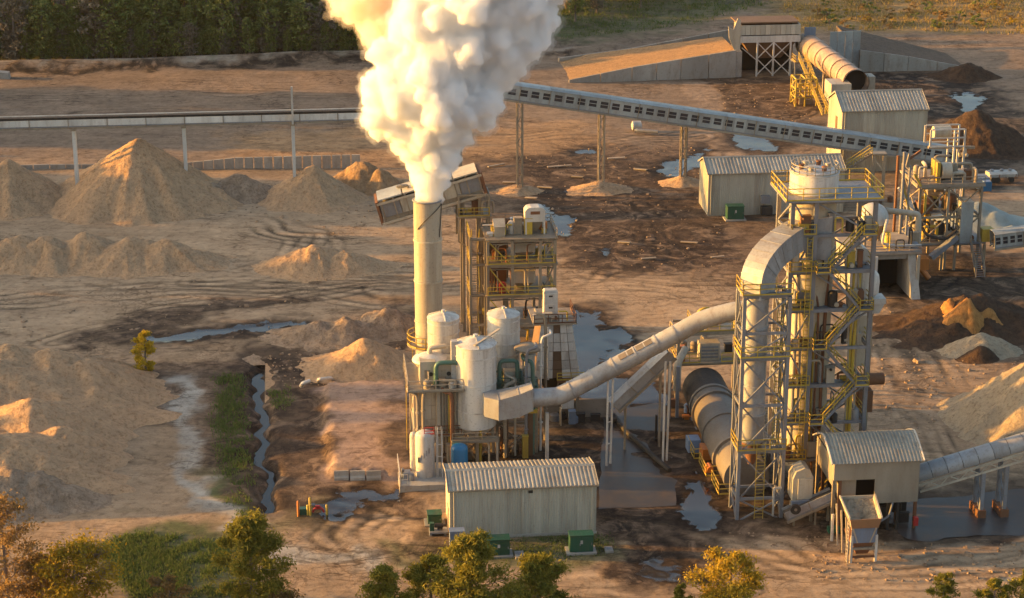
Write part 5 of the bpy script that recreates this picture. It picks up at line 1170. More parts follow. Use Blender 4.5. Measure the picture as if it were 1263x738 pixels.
# ---------------------------------------------------------------- big pipe
t = thing('exhaust_duct', 'long thick round duct climbing from the square duct to the tower', 'duct', (at(660, 491, 4.2).x, 4.2, 0))
PTS = [at(657, 491, 4.2), at(690, 489, 4.2), at(838, 410, 4.6), at(866, 394, 4.4), at(912, 382, 3.4), at(945, 382, 2.5)]
path = [PTS[0], *smooth_path([PTS[0], PTS[1], PTS[2]], 8, .14)[1:-1], *smooth_path([PTS[2], PTS[3], PTS[4], PTS[5]], 6, .4)]
ptube('duct', 'duct', t, path, 1.02, 28)
for f_ in (.1, .28, .46, .64, .82, .97):
    p = PTS[1].lerp(PTS[2], f_); d = (PTS[2] - PTS[1]).normalized() * .09; ptube('flange', 'duct', t, [p - d, p + d], 1.09, 28)
for f_ in (.55, .62, .69, .76):                       # patched sheets on the upper side
    p = PTS[1].lerp(PTS[2], f_); d = (PTS[2] - PTS[1]).normalized(); n_ = V3(-d.z, -.55, d.x).normalized()
    MB().bar(p + n_ * .985 - d * .45, p + n_ * .985 + d * .45, .7, .08, up=n_).build('patch_plate', M['drum'], t)
p = PTS[0]; d = V3(.1, 0, 0); ptube('flange', 'duct', t, [p - d, p + d], 1.12, 28)
zc = p.z; x_ = [at(597, 505, 4.6).x, at(615, 505, 3.4).x, at(640, 505, 3.4).x, p.x - .1]
def zy(px, py, v): return at(px, py, v).z
SEC = [(x_[0], 4.2, 6.4, zy(615, 519, 3) + .05, zy(615, 494, 3) - .05), (x_[1], 3.0, 6.2, zy(615, 519, 3), zy(615, 494, 3)), (x_[2], 3.0, 5.6, zy(640, 515, 3), zy(640, 487, 3)), (x_[3], 3.2, 5.3, zy(659, 507, 3.2), zy(659, 480, 3.2))]
for a_, b_ in zip(SEC[:-1], SEC[1:]):
    f4 = lambda q, o=0: [(q[0] + o, q[1], q[3]), (q[0] + o, q[2], q[3]), (q[0] + o, q[2], q[4]), (q[0] + o, q[1], q[4])]
    MB().hexa(f4(a_, .01), f4(b_, -.01)).build('square_duct', M['duct'], t)
    pbox('seam_rib', 'duct', t, b_[0] - .06, b_[0] + .06, b_[1] - .06, b_[2] + .06, b_[3] - .06, b_[4] + .06)
for px in (675,): pq = at(px, 500, 4.2); pbox('support_post', 'white', t, pq.x - .18, pq.x + .18, 4.05, 4.4, -.3, pq.z - .9)
for px, py in ((749, 470), (755, 470)):
    q = at(px, py, 4.4); pbar('support_post', 'white', t, (q.x, 4.4 + (px - 752) * .1, -.3), (q.x + .1, 4.5, q.z + .2), .2)
for px, py in ((820, 440), (826, 440)):
    q = at(px, py, 4.6); pbar('support_post', 'white', t, (q.x, 4.6 + (px - 823) * .1, -.3), (q.x + .1, 4.6, q.z - .6), .2)
for z in (2.4, 5.0, 7.4): q0 = at(749, 470, 4.4).x; pbar('rung', 'white', t, (q0, 4.2, z), (q0 + .6, 4.6, z), .1)
# inclined chute under the duct
A, B = at(760, 503, 8.5), at(829, 438, 9.0)
t, Pf, L = conveyor('inclined_conveyor', 'narrow inclined box conveyor below the long duct', A, B, 1.5, 1.0, 'duct', seg=3.2, cat='conveyor')
for k in (.12, .75): q = Pf(L * k, 0, -.45); pbar('leg', 'steel_tan', t, (q.x, q.y, -.3), (q.x, q.y, q.z), .24)
pq = at(809, 512, 14); t = thing('bollard_post', 'thin dark steel post standing on the wet pad', 'post', (gp(809, 540).x, gp(809, 540).y, 0)); g_ = gp(809, 542)
pbox('post', 'dark', t, g_.x - .12, g_.x + .12, g_.y - .12, g_.y + .12, -.2, 3.0); pbox('base_plate', 'dark', t, g_.x - .25, g_.x + .25, g_.y - .25, g_.y + .25, .16, .24)
# trench of dark pipe across the wet pad
mb = MB(); P_ = [gp(a_, b_, .22) for a_, b_ in ((757, 512), (770, 530), (790, 548), (808, 565), (826, 580))]
tag(mb.tube(P_, .28, 8).build('drain_hose', M['dark'], None, True), 'dark hose lying diagonally across the wet pad', 'hose')

# pipes, rails and catwalks threaded through the tank cluster
for i, (u_, v_, z0_, z1_, m_) in enumerate((( -2.6, 6.4, 0, 8.2, 'cream'), (-2.0, 6.2, 0, 8.6, 'steel_tan'), (1.2, 6.0, 0, 8.4, 'rust'), (3.9, 6.2, 0, 9.5, 'cream'), (4.3, 6.0, 0, 7.8, 'yellow'), (7.2, 7.4, 0, 8.6, 'steel_tan'), (8.4, 7.8, 0, 9.2, 'cream'), (9.6, 7.6, 0, 12.5, 'steel'), (10.4, 8.0, 0, 11, 'teal'), (11.4, 9.0, 0, 13.5, 'white'), (12.3, 12, 0, 15, 'steel_tan'))):
    t = thing('pipe_run', ('cream', 'dusty steel', 'rusty', 'pale cream', 'yellow', 'brown steel', 'light cream', 'grey', 'green', 'white', 'tan')[i] + ' riser pipe number %d from the left on the tank cluster front' % (i + 1) if False else ('%s riser pipe on the tank cluster, %s from the left' % (('cream', 'dusty steel', 'rusty', 'pale', 'yellow', 'brown', 'light', 'grey', 'green', 'white', 'tan')[i], ('first', 'second', 'third', 'fourth', 'fifth', 'sixth', 'seventh', 'eighth', 'ninth', 'tenth', 'eleventh')[i])), 'pipe', (u_, v_, z0_))
    d = 1.2 if i % 2 else -1.0; ptube('pipe', m_, t, smooth_path([(u_, v_, z0_), (u_, v_, z1_), (u_ + d, v_ + .4, z1_ + .3), (u_ + d, v_ + 1.6, z1_ + .3)], 5, .2), .13 + .05 * (i % 3), 9)
    for k in range(1, 4): z = lerp(z0_, z1_, k / 4); part('flange', m_, t, lambda m: m.lathe((u_, v_), [(.16 + .05 * (i % 3), z), (.27, z), (.27, z + .12), (.16 + .05 * (i % 3), z + .12)], 10))
# ---------------------------------------------------------------- rotary dryer drum
F0, F1 = at(871, 478, 20.5), at(921, 590, -5.5); F0.x = F1.x + .3
t = thing('rotary_drum', 'big grey rotary drum lying behind the left lattice tower', 'drum', (F1.x, F1.y, 0)); dR = 2.55
ax = lambda f_: F0.lerp(F1, f_)
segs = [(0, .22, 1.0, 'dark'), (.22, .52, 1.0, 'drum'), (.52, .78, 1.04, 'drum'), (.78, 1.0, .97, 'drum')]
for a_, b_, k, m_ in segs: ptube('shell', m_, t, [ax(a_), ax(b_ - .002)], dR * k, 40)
for f_, k, w in ((.22, 1.07, .5), (.30, 1.1, .35), (.55, 1.1, .3), (.80, 1.1, .5)): d = (F1 - F0).normalized() * w / 2; ptube('riding_ring', 'drum', t, [ax(f_) - d, ax(f_) + d], dR * k, 40)
for f_ in (.26, .8):
    q = ax(f_); pbox('pier', 'concrete', t, q.x - 2.6, q.x + 2.6, q.y - .8, q.y + .8, -.4, q.z - dR * 1.12)
    for k in (-1, 1): ptube('roller', 'steel', t, [V3(q.x + k * 1.7, q.y - .4, q.z - dR * 1.0), V3(q.x + k * 1.7, q.y + .4, q.z - dR * 1.0)], .5, 14)
motor(t, (F0.x - 3.4, -.5, 1.2), .8, 'orange', (0, 1, 0)); pbox('drive_box', 'blue_box', t, F0.x - 4.4, F0.x - 3.0, 6.5, 8.2, 0, 1.5); pbox('drive_guard', 'orange', t, F0.x - 3.4, F0.x - 1.7, 3.2, 5.2, .4, 1.7)
for k in range(3):
    y0 = 4 - k * 5; railing(t, [(F0.x - 4.2 + k * .4, y0 + 4, .3), (F0.x - 4.2 + k * .4, y0, .3), (F0.x - 2.2 + k * .3, y0, .3)], 'yellow', 1.2)
# feed end stage over the drum
v = 21.5; u0, u1 = at(836, 452, v).x, at(916, 452, v).x; zd = at(870, 449, v).z
t = thing('drum_stage', 'yellow railed stage over the far end of the rotary drum', 'platform', (u0, v, 0))
zu = at(870, 412, v).z; um = u0 + 2.2
frame(t, [u0, u1], [v, v + 5], [-.3, zd, zu], 'steel_tan', .34, .3, .15, 'l')
pbox('deck', 'steel_tan', t, u0 - .3, u1 + .3, v - .5, v + 5.2, zd + .155, zd + .3); railing(t, [(u0, v + 5, zd + .3), (u0, v - .4, zd + .3), (u0 + 2.6, v - .4, zd + .3)], 'yellow', 1.15); railing(t, [(u0 + 5.2, v - .4, zd + .3), (u1, v - .4, zd + .3)], 'yellow', 1.15)
pbox('upper_deck', 'steel_tan', t, u0 + 2, u1 + .2, v, v + 5.2, zu + .155, zu + .28); railing(t, [(u0 + 2, v + 5, zu + .28), (u0 + 2, v, zu + .28), (u1, v, zu + .28)], 'yellow', 1.1)
o = pbox('feed_hood', 'cream', t, u0 + 2.7, u0 + 5.1, v + .4, v + 2, zd + .302, zd + 2.4)
for k in range(4): pbox('louvre', 'steel', o, u0 + 2.9, u0 + 4.9, v + .32, v + .395, zd + .6 + k * .42, zd + .82 + k * .42)
pbox('orange_tank', 'orange', t, u0 + .2, u0 + .9, v + .3, v + 1.0, zd + .302, zd + 2.2); clutter(t, u0 + .3, u1 - .3, v + 1.5, v + 4.5, zd + .31, 8, 52, 2.0, ('rust', 'dark', 'yellow', 'steel_tan'))
clutter(t, u0 + 3, u1 - .3, v + .8, v + 4.5, zu + .29, 8, 53, 1.6, ('yellow', 'steel_tan', 'cream', 'dark'))
part('wheel_guard', 'yellow', t, lambda m: m.tube([(u0 + 3.6 + 1.1 * math.cos(k * .314), v + 2, zu + 1.4 + 1.1 * math.sin(k * .314)) for k in range(21)], .22, 6, cap=False), True)
part('wheel', 'dark', t, lambda m: m.tube([(u0 + 3.6, v + 1.8, zu + 1.4), (u0 + 3.6, v + 2.3, zu + 1.4)], .85, 18), True)
for px in (826, 836): q = at(px, 470, v - 4); pbox('pipe_leg', 'steel', t, q.x - .18, q.x + .18, v - 4.2, v - 3.84, -.3, at(px, 452, v - 4).z)
ptube('elbow_pipe', 'cream', t, smooth_path([(u0 - .6, v - 3, 3.0), (u0 - .6, v - 3, 6.4), (u0 + .6, v - 1.4, 7.6)], 5), .45, 12)
clutter(t, u0 - .5, u0 + 1.5, v - 6, v, 0, 8, 54, 2.0, ('dark', 'rust', 'blue_box', 'orange'))

# ---------------------------------------------------------------- left lattice tower with drop duct
v = -11.6; d_ = 3.2; u0, u1 = 29.7, 34.4; ZT = [-.3] + [at(930, y, v).z for y in (615, 558, 501, 444, 412, 367)]
t = thing('duct_tower', 'slim lattice tower carrying the vertical drop duct', 'tower', (u0, v, 0))
frame(t, [u0, u1], [v, v + d_], ZT, 'steel', .36, .28, .15, 'flr')
for k in (2, 4, 6):
    z = ZT[k]; pbox('deck', 'steel', t, u0 - .25, u1 + .2, v - .25, v + .9, z + .145, z + .24)
    railing(t, [(u0 - .2, v + d_, z + .24), (u0 - .2, v - .2, z + .24), (u1 + .2, v - .2, z + .24)], 'yellow', 1.2)
ladder(t, (u0 + 2.2, v - .5, .1), (u0 + 2.2, v - .5, ZT[2] + 1.2), (1, 0, 0), .9)
ladder(t, (u1 - .5, v - .15 + 2, ZT[2]), (u1 - .5, v - .15 + 2, ZT[6]), (1, 0, 0), .6)
for k in range(8): z = ZT[2] + 1 + k * 2.1; part('ladder_hoop', 'yellow', t, lambda m: m.tube([(u1 - .5 + .45 * math.cos(a_ * .5236), v + 1.5 + .45 * math.sin(a_ * .5236), z) for a_ in range(6, 13)], .05, 5), True)
pbar('drain_pipe', 'white', t, (u1 - .9, v - .2, 0.2), (u1 - .9, v - .2, 3.4), .18); pbar('drain_pipe', 'white', t, (u1 - .9, v - .2, 3.4), (u1 - .1, v - .2, 3.4), .18)
cu = at(932, 420, v + 1.6).x; cv = v + 1.6; rd = 1.22
td = thing('drop_duct', 'tall vertical round duct inside the slim lattice tower', 'duct', (cu, cv, 0))
zb = at(930, 543, cv).z; zt = at(930, 366, cv).z
for k in range(5):
    za, zc = lerp(zb, zt, k / 5), lerp(zb, zt, (k + 1) / 5); part('section', 'duct', td, lambda m: m.lathe((cu, cv), [(rd, za), (rd, zc - .003)], 30), True); part('flange', 'duct', td, lambda m: m.lathe((cu, cv), [(rd + .003, zc - .1), (rd + .1, zc - .1), (rd + .1, zc + .05), (rd + .003, zc + .05)], 30), True)
part('cone', 'rust', td, lambda m: m.lathe((cu, cv), [(.35, zb - 2.6), (rd * .98, zb - .01)], 24), True)
# curved square duct from the scrubber head over and down
C2 = V3(at(1004, 300, -3.6).x, -3.6, at(1004, 290, -3.6).z)
s0 = V3(cu, cv, zt + .1)
head = V3(at(985, 290, -5.2).x, -5.4, at(1000, 288, -5.4).z); mid = V3(cu, cv, head.z - .2)
curve = [s0 + V3(0, 0, 0), s0 + V3(0, 0, 1.6)]
K0 = s0 + V3(0, 0, 1.6); K1 = V3(cu + .2, cv + .3, head.z - .8); K2 = head
for i in range(1, 13): f_ = i / 12; curve.append(K0 * (1-f_)**2 + K1 * 2*f_*(1-f_) + K2 * f_*f_)
curve.append(head + (head - curve[-2]).normalized() * 3.2)
mb_list = []
wd, hd = 1.3, 1.25
side = V3(.62, -.78, 0)
prev = None
for i, p in enumerate(curve):
    tan = (curve[min(i + 1, len(curve) - 1)] - curve[max(i - 1, 0)]).normalized(); hz = V3(head.x - cu, head.y - cv, 0).normalized(); sd = V3(hz.y, -hz.x, 0); nr = sd.cross(tan).normalized()
    if i == 0: nr = -hz if sd.cross(tan).dot(-hz) > 0 else hz
    if nr.dot(-hz) < 0 and nr.z < 0: nr = -nr
    k = 1.0 if i < len(curve) - 1 else 1.35
    q = [p + sd * wd * k + nr * hd * k, p - sd * wd * k + nr * hd * k, p - sd * wd * k - nr * hd * k, p + sd * wd * k - nr * hd * k]
    if prev: mb_list.append((prev, q))
    prev = q
for i, (a_, b_) in enumerate(mb_list):
    MB().hexa(a_, b_).build('elbow_section', M['duct'], td)
    if i % 2 == 0 and i:
        c_ = [sum((Vector(x) for x in a_), Vector()) / 4] * 4; MB().hexa([x + (x - y) * .035 for x, y in zip(a_, c_)], [x.lerp(z, .06) + (x - y) * .035 for x, y, z in zip(a_, c_, b_)]).build('seam_rib', M['duct'], td)

# ---------------------------------------------------------------- scrubber tower
v = -6.6; d_ = 6.2; us = [35.5, 37.95, 44.2]
zp = at(1000, 250, v).z
ZZ = [-.3, 4.2, 8.4, 12.6, 16.8, 21.0, 25.2, 29.2, zp]
t = thing('scrubber_tower', 'tall square steel tower with zigzag stairs around the scrubber', 'tower', (us[0], v, 0))
frame(t, us, [v, v + d_], ZZ, 'steel', .42, .32, .17, 'fl', bracepat='z')
pbox('top_deck', 'steel', t, us[0] - .9, us[2] + .7, v - .7, v + d_ + .6, zp + .165, zp + .34)
railing(t, [(us[0] - .8, v + d_ + .5, zp + .34), (us[0] - .8, v - .6, zp + .34), (us[2] + .6, v - .6, zp + .34), (us[2] + .6, v + d_ + .5, zp + .34), (us[0] - .8, v + d_ + .5, zp + .34)], 'yellow', 1.3)
x0, x1 = us[1] + .6, us[2] - .5; ys = v - 1.1
for k in range(7):
    za, zb_ = ZZ[k] + .4, ZZ[k + 1] + .2
    A, B = (V3(x0 + .9, ys, za), V3(x1 - .9, ys, zb_)) if k % 2 == 0 else (V3(x1 - .9, ys, za), V3(x0 + .9, ys, zb_))
    stair(t, A, B, .95, 'steel', 'yellow', across=(0, 1, 0))
    xl = (x1 - .9, x1 + .5) if k % 2 == 0 else (x0 - .5, x0 + .9)
    pbox('landing', 'steel', t, xl[0], xl[1], ys - .15, v + .9, zb_ - .02, zb_ + .1); xe = xl[1] if k % 2 == 0 else xl[0]
    railing(t, [(xl[0], ys - .12, zb_ + .1), (xl[1], ys - .12, zb_ + .1)], 'yellow', 1.1); railing(t, [(xe, ys - .12, zb_ + .1), (xe, v + .9, zb_ + .1)], 'yellow', 1.1)
for k in (3, 5, 6):
    pbox('deck', 'steel', t, us[0] - .2, us[2] + .2, v - .1, v + 1.2, ZZ[k] + .165, ZZ[k] + .26); railing(t, [(us[0], v - .05, ZZ[k] + .26), (us[1], v - .05, ZZ[k] + .26)], 'yellow', 1.1)
for k in range(1, 8):                                  # left bay: railed grating, ladder and risers on every level
    z = ZZ[k]; pbox('grating', 'steel', t, us[0] - .1, us[1] + .1, v - .5, v + .5, z + .165, z + .25); railing(t, [(us[0] - .1, v + 1, z + .25), (us[0] - .1, v - .45, z + .25), (us[1], v - .45, z + .25)], 'yellow', 1.1)
    railing(t, [(us[2] + .25, v, z + .2), (us[2] + .25, v + d_, z + .2)], 'yellow', 1.1)
    clutter(t, us[0] + .4, us[1] - .4, v, v + .8, z + .26, 5, 200 + k, 2.2, ('yellow', 'cream', 'rust', 'steel'))
    clutter(t, us[1] + .8, us[2] - .5, v + .3, v + 1.0, z + .2, 6, 230 + k, 2.2, ('rust', 'steel', 'cream', 'dark', 'yellow'))
    pbar('brace', 'steel', t, (us[1] + .2, v + d_, ZZ[k - 1] + .2), (us[2] - .2, v + d_, ZZ[k] - .2), .17); pbar('brace', 'steel', t, (us[2] - .2, v + d_ + .2, ZZ[k - 1] + .2), (us[1] + .2, v + d_ + .2, ZZ[k] - .2), .17)
ladder(t, (us[1] - .6, v - .5, 0), (us[1] - .6, v - .5, ZZ[7]), (1, 0, 0), .55)
clutter(t, us[1] + .8, us[2] - .5, v + .2, v + 1.0, ZZ[1], 6, 61, 1.9, ('rust', 'steel', 'yellow', 'dark'))
clutter(t, us[1] + .8, us[2] - .5, v + .1, v + 1.0, ZZ[2], 5, 62, 1.9, ('rust', 'steel', 'cream', 'dark'))
for k in range(10):
    r_ = random.Random(k + 70); x = r_.uniform(us[0] + .4, us[2] - .3); ptube('pipe', r_.choice(('yellow', 'steel', 'cream', 'rust')), t, smooth_path([(x, v + .5, ZZ[r_.randrange(0, 3)]), (x, v + .5, ZZ[r_.randrange(4, 7)]), (x + r_.uniform(-1, 1), v + 1.5, ZZ[6] + r_.random())], 4, .1), r_.uniform(.08, .2), 8)
cu = (at(975, 215, v + 3.1).x + at(1034, 215, v + 3.1).x) / 2; cv = v + 3.1; R2 = (at(1034, 215, cv).x - at(975, 215, cv).x) / 2
ts = thing('scrubber_column', 'tall cream scrubber column rising through the main tower', 'tank', (cu, cv, 0)); ztop = at(1004, 212, cv).z
bz = [3.0, 9, 15, 21, 27, zp + .36, ztop]
part('base_cone', 'tank', ts, lambda m: m.lathe((cu, cv), [(1.0, .2), (R2 * .98, 2.99)], 36), True)
for i, (a_, b_) in enumerate(zip(bz[:-1], bz[1:])):
    part('section', 'stack' if i < 5 else 'tank', ts, lambda m: m.lathe((cu, cv), [(R2 * (.96 if i < 5 else 1), a_), (R2 * (.96 if i < 5 else 1), b_ - .004)], 44), True)
    part('flange', 'stack', ts, lambda m: m.lathe((cu, cv), [(R2 + .003, a_), (R2 + .09, a_), (R2 + .09, a_ + .16), (R2 + .003, a_ + .16)], 44), True)
part('roof', 'tank', ts, lambda m: m.lathe((cu, cv), [(R2 + .06, ztop + .002), (R2 + .06, ztop + .1), (R2 * .3, ztop + .5), (R2 * .1, ztop + .55)], 44), True)
railing(ts, [(cu + (R2 - .1) * math.cos(k * .349 + .3), cv + (R2 - .1) * math.sin(k * .349 + .3), ztop + .1) for k in range(3, 19)], 'cream', .9, 1.2, .04)
for k in range(6): an = k * 1.05; part('roof_fitting', 'rust' if k % 2 else 'cream', ts, lambda m: m.lathe((cu + 1.4 * math.cos(an), cv + 1.4 * math.sin(an)), [(.25, ztop + .2), (.25, ztop + .75), (.32, ztop + .78), (.3, ztop + .9)], 10), True)
part('inlet_box', 'duct', ts, lambda m: m.hexa([(head.x + .6, head.y - .6, head.z - 2.4), (cu + 1.4, cv - R2 - .35, head.z - 2.8), (cu + 1.4, cv - .5, head.z - 2.8), (head.x + .6, cv, head.z - 2.4)], [(head.x + .6, head.y - .6, head.z + 1.6), (cu + 1.4, cv - R2 - .35, head.z + 2.0), (cu + 1.4, cv - .5, head.z + 2.0), (head.x + .6, cv, head.z + 1.6)]))
# equipment on the right flank of the tower
x0, x1 = at(1055, 400, -4).x, at(1069, 400, -4).x; za, zb_ = at(1060, 452, -4).z, at(1060, 306, -4).z
t = thing('riser_duct', 'white upright box duct on the right flank of the main tower', 'duct', (x0, -4, 0))
zs_ = lerp(za, zb_, .43)
part('upper_box', 'white', t, lambda m: m.prism([(x0, -4, zs_), (x1, -4, zs_), (x1, -4, zb_ - 1.2), (x1 - .35, -4, zb_ - .2), (x0 + .4, -4, zb_), (x0, -4, zb_ - .9)], (0, 1.6, 0)))
pbox('slot_panel', 'cream', t, x0 + .12, x0 + .5, -4.06, -4.003, zs_ + .8, zb_ - 1.4)
part('lower_box', 'cream', t, lambda m: m.hexa([(x0 + .25, -3.9, za), (x1 + .2, -3.9, za), (x1 + .2, -2.6, za), (x0 + .25, -2.6, za)], [(x0 + .05, -4, zs_ - .01), (x1 + .35, -4, zs_ - .01), (x1 + .35, -2.4, zs_ - .01), (x0 + .05, -2.4, zs_ - .01)]))
pbox('bracket_shelf', 'white', t, x0 - .1, x1 + 1.9, -4.2, -2.3, zs_ + 1.3, zs_ + 1.9)
part('hopper', 'white', t, lambda m: m.hexa([(x1 + .5, -4.0, zs_ + .2), (x1 + 1.3, -4.0, zs_ + .2), (x1 + 1.3, -2.6, zs_ + .2), (x1 + .5, -2.6, zs_ + .2)], [(x1 + .2, -4.1, zs_ + 1.295), (x1 + 1.8, -4.1, zs_ + 1.295), (x1 + 1.8, -2.4, zs_ + 1.295), (x1 + .2, -2.4, zs_ + 1.295)]))
c = (x1 + .55, -3.2); part('drum_vessel', 'white', t, lambda m: m.lathe(c, [(.3, zs_ + 1.9), (.75, zs_ + 2.3), (.8, zs_ + 3.6), (.7, zs_ + 4.3), (.4, zs_ + 4.7), (.1, zs_ + 4.8)], 20), True)
for u in (x0 + .3, x1 + 1.0): pbox('leg', 'steel_tan', t, u - .15, u + .15, -2.3, -2.0, -.3, zs_ + 1.29)
pbar('brace', 'steel_tan', t, (x1 + 1.7, -3, zs_ + 1.28), (x0 + .8, -3, za + 3), .15)
q = at(1066, 468, -3); ptube('rusty_pipe', 'rust', t, [(q.x - .6, -3, q.z), (q.x + 2.1, -3, q.z)], .65, 18)
pbox('rusty_pump', 'rust', t, q.x - .6, q.x + .9, -3.6, -2.2, q.z - 3.6, q.z - 1.2); pbox('pipe_stand', 'steel_tan', t, q.x - .2, q.x + .2, -3.1, -2.7, -.3, q.z - .66)
clutter(t, x0 - 1, x1 + .5, -5, -2.5, 0, 5, 64, 2, ('dark', 'rust', 'steel'))

# ---------------------------------------------------------------- feed house, hopper, crusher, tube conveyor
v = -15.8; u0, u1 = at(1028, 600, v).x, at(1133, 600, v).x; z0 = at(1080, 621, v).z; z1 = at(1080, 569, v).z; D = 7.4
t = thing('feed_house', 'raised tan feed house with curved ribbed roof at lower right', 'building', (u0, v, 0))
uo0, uo1 = at(1031, 600, v).x, at(1079, 600, v).x; zo = at(1060, 592, v).z
pbox('wall_panel', 'tan_wall', t, uo1, u1, v, v + .15, z0, z1); pbox('wall_panel', 'tan_wall', t, u0, uo1 - .004, v + .002, v + .15, zo, z1); pbox('opening_shade', 'black', t, u0 + .2, u1 - .2, v + 3.0, v + 3.2, .5, zo + .5)  # black sheet behind the opening stands in for shade
for u in (u0, u1 - .15): pbox('side_wall', 'tan_wall', t, u, u + .15, v + .154, v + D, z0 if u > u0 else zo - .8, z1)
pbox('rear_wall', 'tan_wall', t, u0 + .16, u1 - .16, v + D - .15, v + D - .003, z0, z1)
def archroof(m, ov=.35):
    n = 14; prof = []
    for i in range(n + 1):
        f_ = i / n; y = v - ov + (D + 2 * ov) * f_; z = z1 - .05 + 1.7 * (1 - abs(2 * f_ - 1) ** 1.3); prof.append((y, z))
    nu = int((u1 - u0 + 2 * ov) / .36); V = []; F = []
    xs = [u0 - ov + (u1 - u0 + 2 * ov) * (i + t_) / nu for i in range(nu) for t_ in (0, .18, .34, .66, .82)] + [u1 + ov]
    hs = [h for i in range(nu) for h in (0, 0, .06, .06, 0)] + [0]
    for x, h in zip(xs, hs):
        for y, z in prof: V.append((x, y, z + h))
    m_ = n + 1
    for i in range(len(xs) - 1):
        for j in range(n): F.append((i*m_+j, (i+1)*m_+j, (i+1)*m_+j+1, i*m_+j+1))
    m.add(V, F)
    return prof
pr = []
part('roof_sheet', 'roof', t, lambda m: pr.extend(archroof(m)))
for u in (u0 - .38, u1 + .30): part('verge_trim', 'white', t, lambda m: m.tube([(u + .04, y, z + .02) for y, z in pr], .11, 5))
part('gable_wall', 'tan_wall', t, lambda m: m.prism([(u0 + .02, y, z - .06) for y, z in pr if v < y < v + D] , (.12, 0, 0)))
part('gable_wall', 'tan_wall', t, lambda m: m.prism([(u1 - .14, y, z - .06) for y, z in pr if v < y < v + D] , (.12, 0, 0)))
for u, m_ in ((u0 + .1, 'steel_tan'), (u0 + .75, 'rust'), (u1 - .15, 'rust'), (u1 - 3.0, 'dark'), (u1 - 2.0, 'dark')):
    for y in (v + .3, v + D - .4): pbox('leg', m_, t, u - .15, u + .15, y - .15, y + .15, -.3, z0 - .003 if u > uo1 else zo - .003)
pbox('inner_hopper', 'tan_wall', t, uo0 + .6, uo0 + 2.4, v + 1, v + 2.6, z0 - 1.2, zo + .6); pbox('red_pump', 'red', t, u1 - .35, u1 + .1, v - .4, v + .1, .4, 1.3); pbox('green_pallet', 'green', t, u0 - .4, u0 + .8, v - .6, v + .2, .05, .6)
clutter(t, uo1, u1 - .5, v + .3, v + 2.5, 0, 7, 72, 2.0, ('dark', 'steel', 'rust')); ptube('hose', 'steel', t, smooth_path([(uo1 + .3, v - .3, z0 + .4), (uo1 + .4, v - .5, 1.0), (uo1 + 1.6, v - .3, 1.6), (uo1 + 2, v, z0)], 5), .12, 8)
# hopper in front
vh = -23.5; t = thing('feed_hopper', 'open pale feed hopper on legs in front of the feed house', 'hopper', (at(1067, 690, vh).x, vh, 0))
x0, x1 = at(1049, 640, vh).x, at(1088, 640, vh).x; zt = at(1068, 641, vh).z; zl = at(1068, 653, vh).z; zm = at(1068, 672, vh).z; yb = -17.2; xb0, xb1 = at(1036, 612, yb).x, at(1079, 612, yb).x; ztb = at(1055, 612, yb).z
fr = [(x0, vh, zt), (x1, vh, zt)]; bk = [(xb0, yb, ztb), (xb1, yb, ztb)]; w_ = .14
part('front_lip', 'tan_orange', t, lambda m: m.hexa([(x0 + .25, vh + .25, zl), (x1 - .25, vh + .25, zl), (x1 - .25, vh + .4, zl), (x0 + .25, vh + .4, zl)], [(x0, vh, zt), (x1, vh, zt), (x1, vh + .15, zt), (x0, vh + .15, zt)]))
for s_, a_, b_ in ((1, x0, xb0), (-1, x1, xb1)):
    part('side_plate', 'cream', t, lambda m: m.hexa([(a_ + s_ * .9, vh + .42, zm), (a_ + s_ * 1.05, vh + .42, zm), (b_ + s_ * 1.05, yb, zm), (b_ + s_ * .9, yb, zm)], [(a_, vh + .16, zt), (a_ + s_ * w_, vh + .16, zt), (b_ + s_ * w_, yb, ztb), (b_, yb, ztb)]))
    part('rim_rail', 'cream', t, lambda m: m.bar((a_, vh + .1, zt + .06), (b_, yb, ztb + .06), .16, .2))
part('front_panel', 'blue_grey', t, lambda m: m.box(x0 + .35, x1 - .3, vh + .42, vh + .55, zm, zl - .01))
part('back_plate', 'cream', t, lambda m: m.hexa([(xb0 + .8, yb - .2, zm), (xb1 - .8, yb - .2, zm), (xb1 - .8, yb, zm), (xb0 + .8, yb, zm)], [(xb0, yb + .01, ztb), (xb1, yb + .01, ztb), (xb1, yb + .15, ztb), (xb0, yb + .15, ztb)]))
part('chute', 'rust', t, lambda m: m.hexa([(x0 + 1.0, vh + .9, zm - 1.4), (x1 - 1.0, vh + .9, zm - 1.4), (x1 - 1.0, vh + 2.5, zm - 1.4), (x0 + 1.0, vh + 2.5, zm - 1.4)], [(x0 + .5, vh + .5, zm - .01), (x1 - .5, vh + .5, zm - .01), (x1 - .5, vh + 4, zm - .01), (x0 + .5, vh + 4, zm - .01)]))
hm = MB(); nx_, ny_ = 18, 26; V = []
for j in range(ny_ + 1):
    for i in range(nx_ + 1):
        f_, g_ = i / nx_, j / ny_; a_, b_ = lerp(x0 + .15, xb0 + .15, g_), lerp(x1 - .15, xb1 - .15, g_); zr = lerp(zt, ztb, g_)
        dd = math.hypot((f_ - .5) * 2, (g_ - .42) * 2); V.append((lerp(a_, b_, f_), lerp(vh + .2, yb, g_), zr - .9 + .55 * min(1, dd) - .5 * math.exp(-dd * dd * 14) + .12 * random.random()))
F = [(j*(nx_+1)+i, j*(nx_+1)+i+1, (j+1)*(nx_+1)+i+1, (j+1)*(nx_+1)+i) for j in range(ny_) for i in range(nx_)]
hm.add(V, F); tag(hm.build('aggregate_load', M['pale'], None), 'pale gravel lying in the open feed hopper', 'gravel', kind='stuff')
for x, y in ((x0 + .4, vh + .5), (x1 - .3, vh + .5), (x0 - .2, yb - .5), (x1 - .6, yb - .5)): pbox('leg', 'white', t, x - .12, x + .12, y - .12, y + .12, -.3, zm + .8)
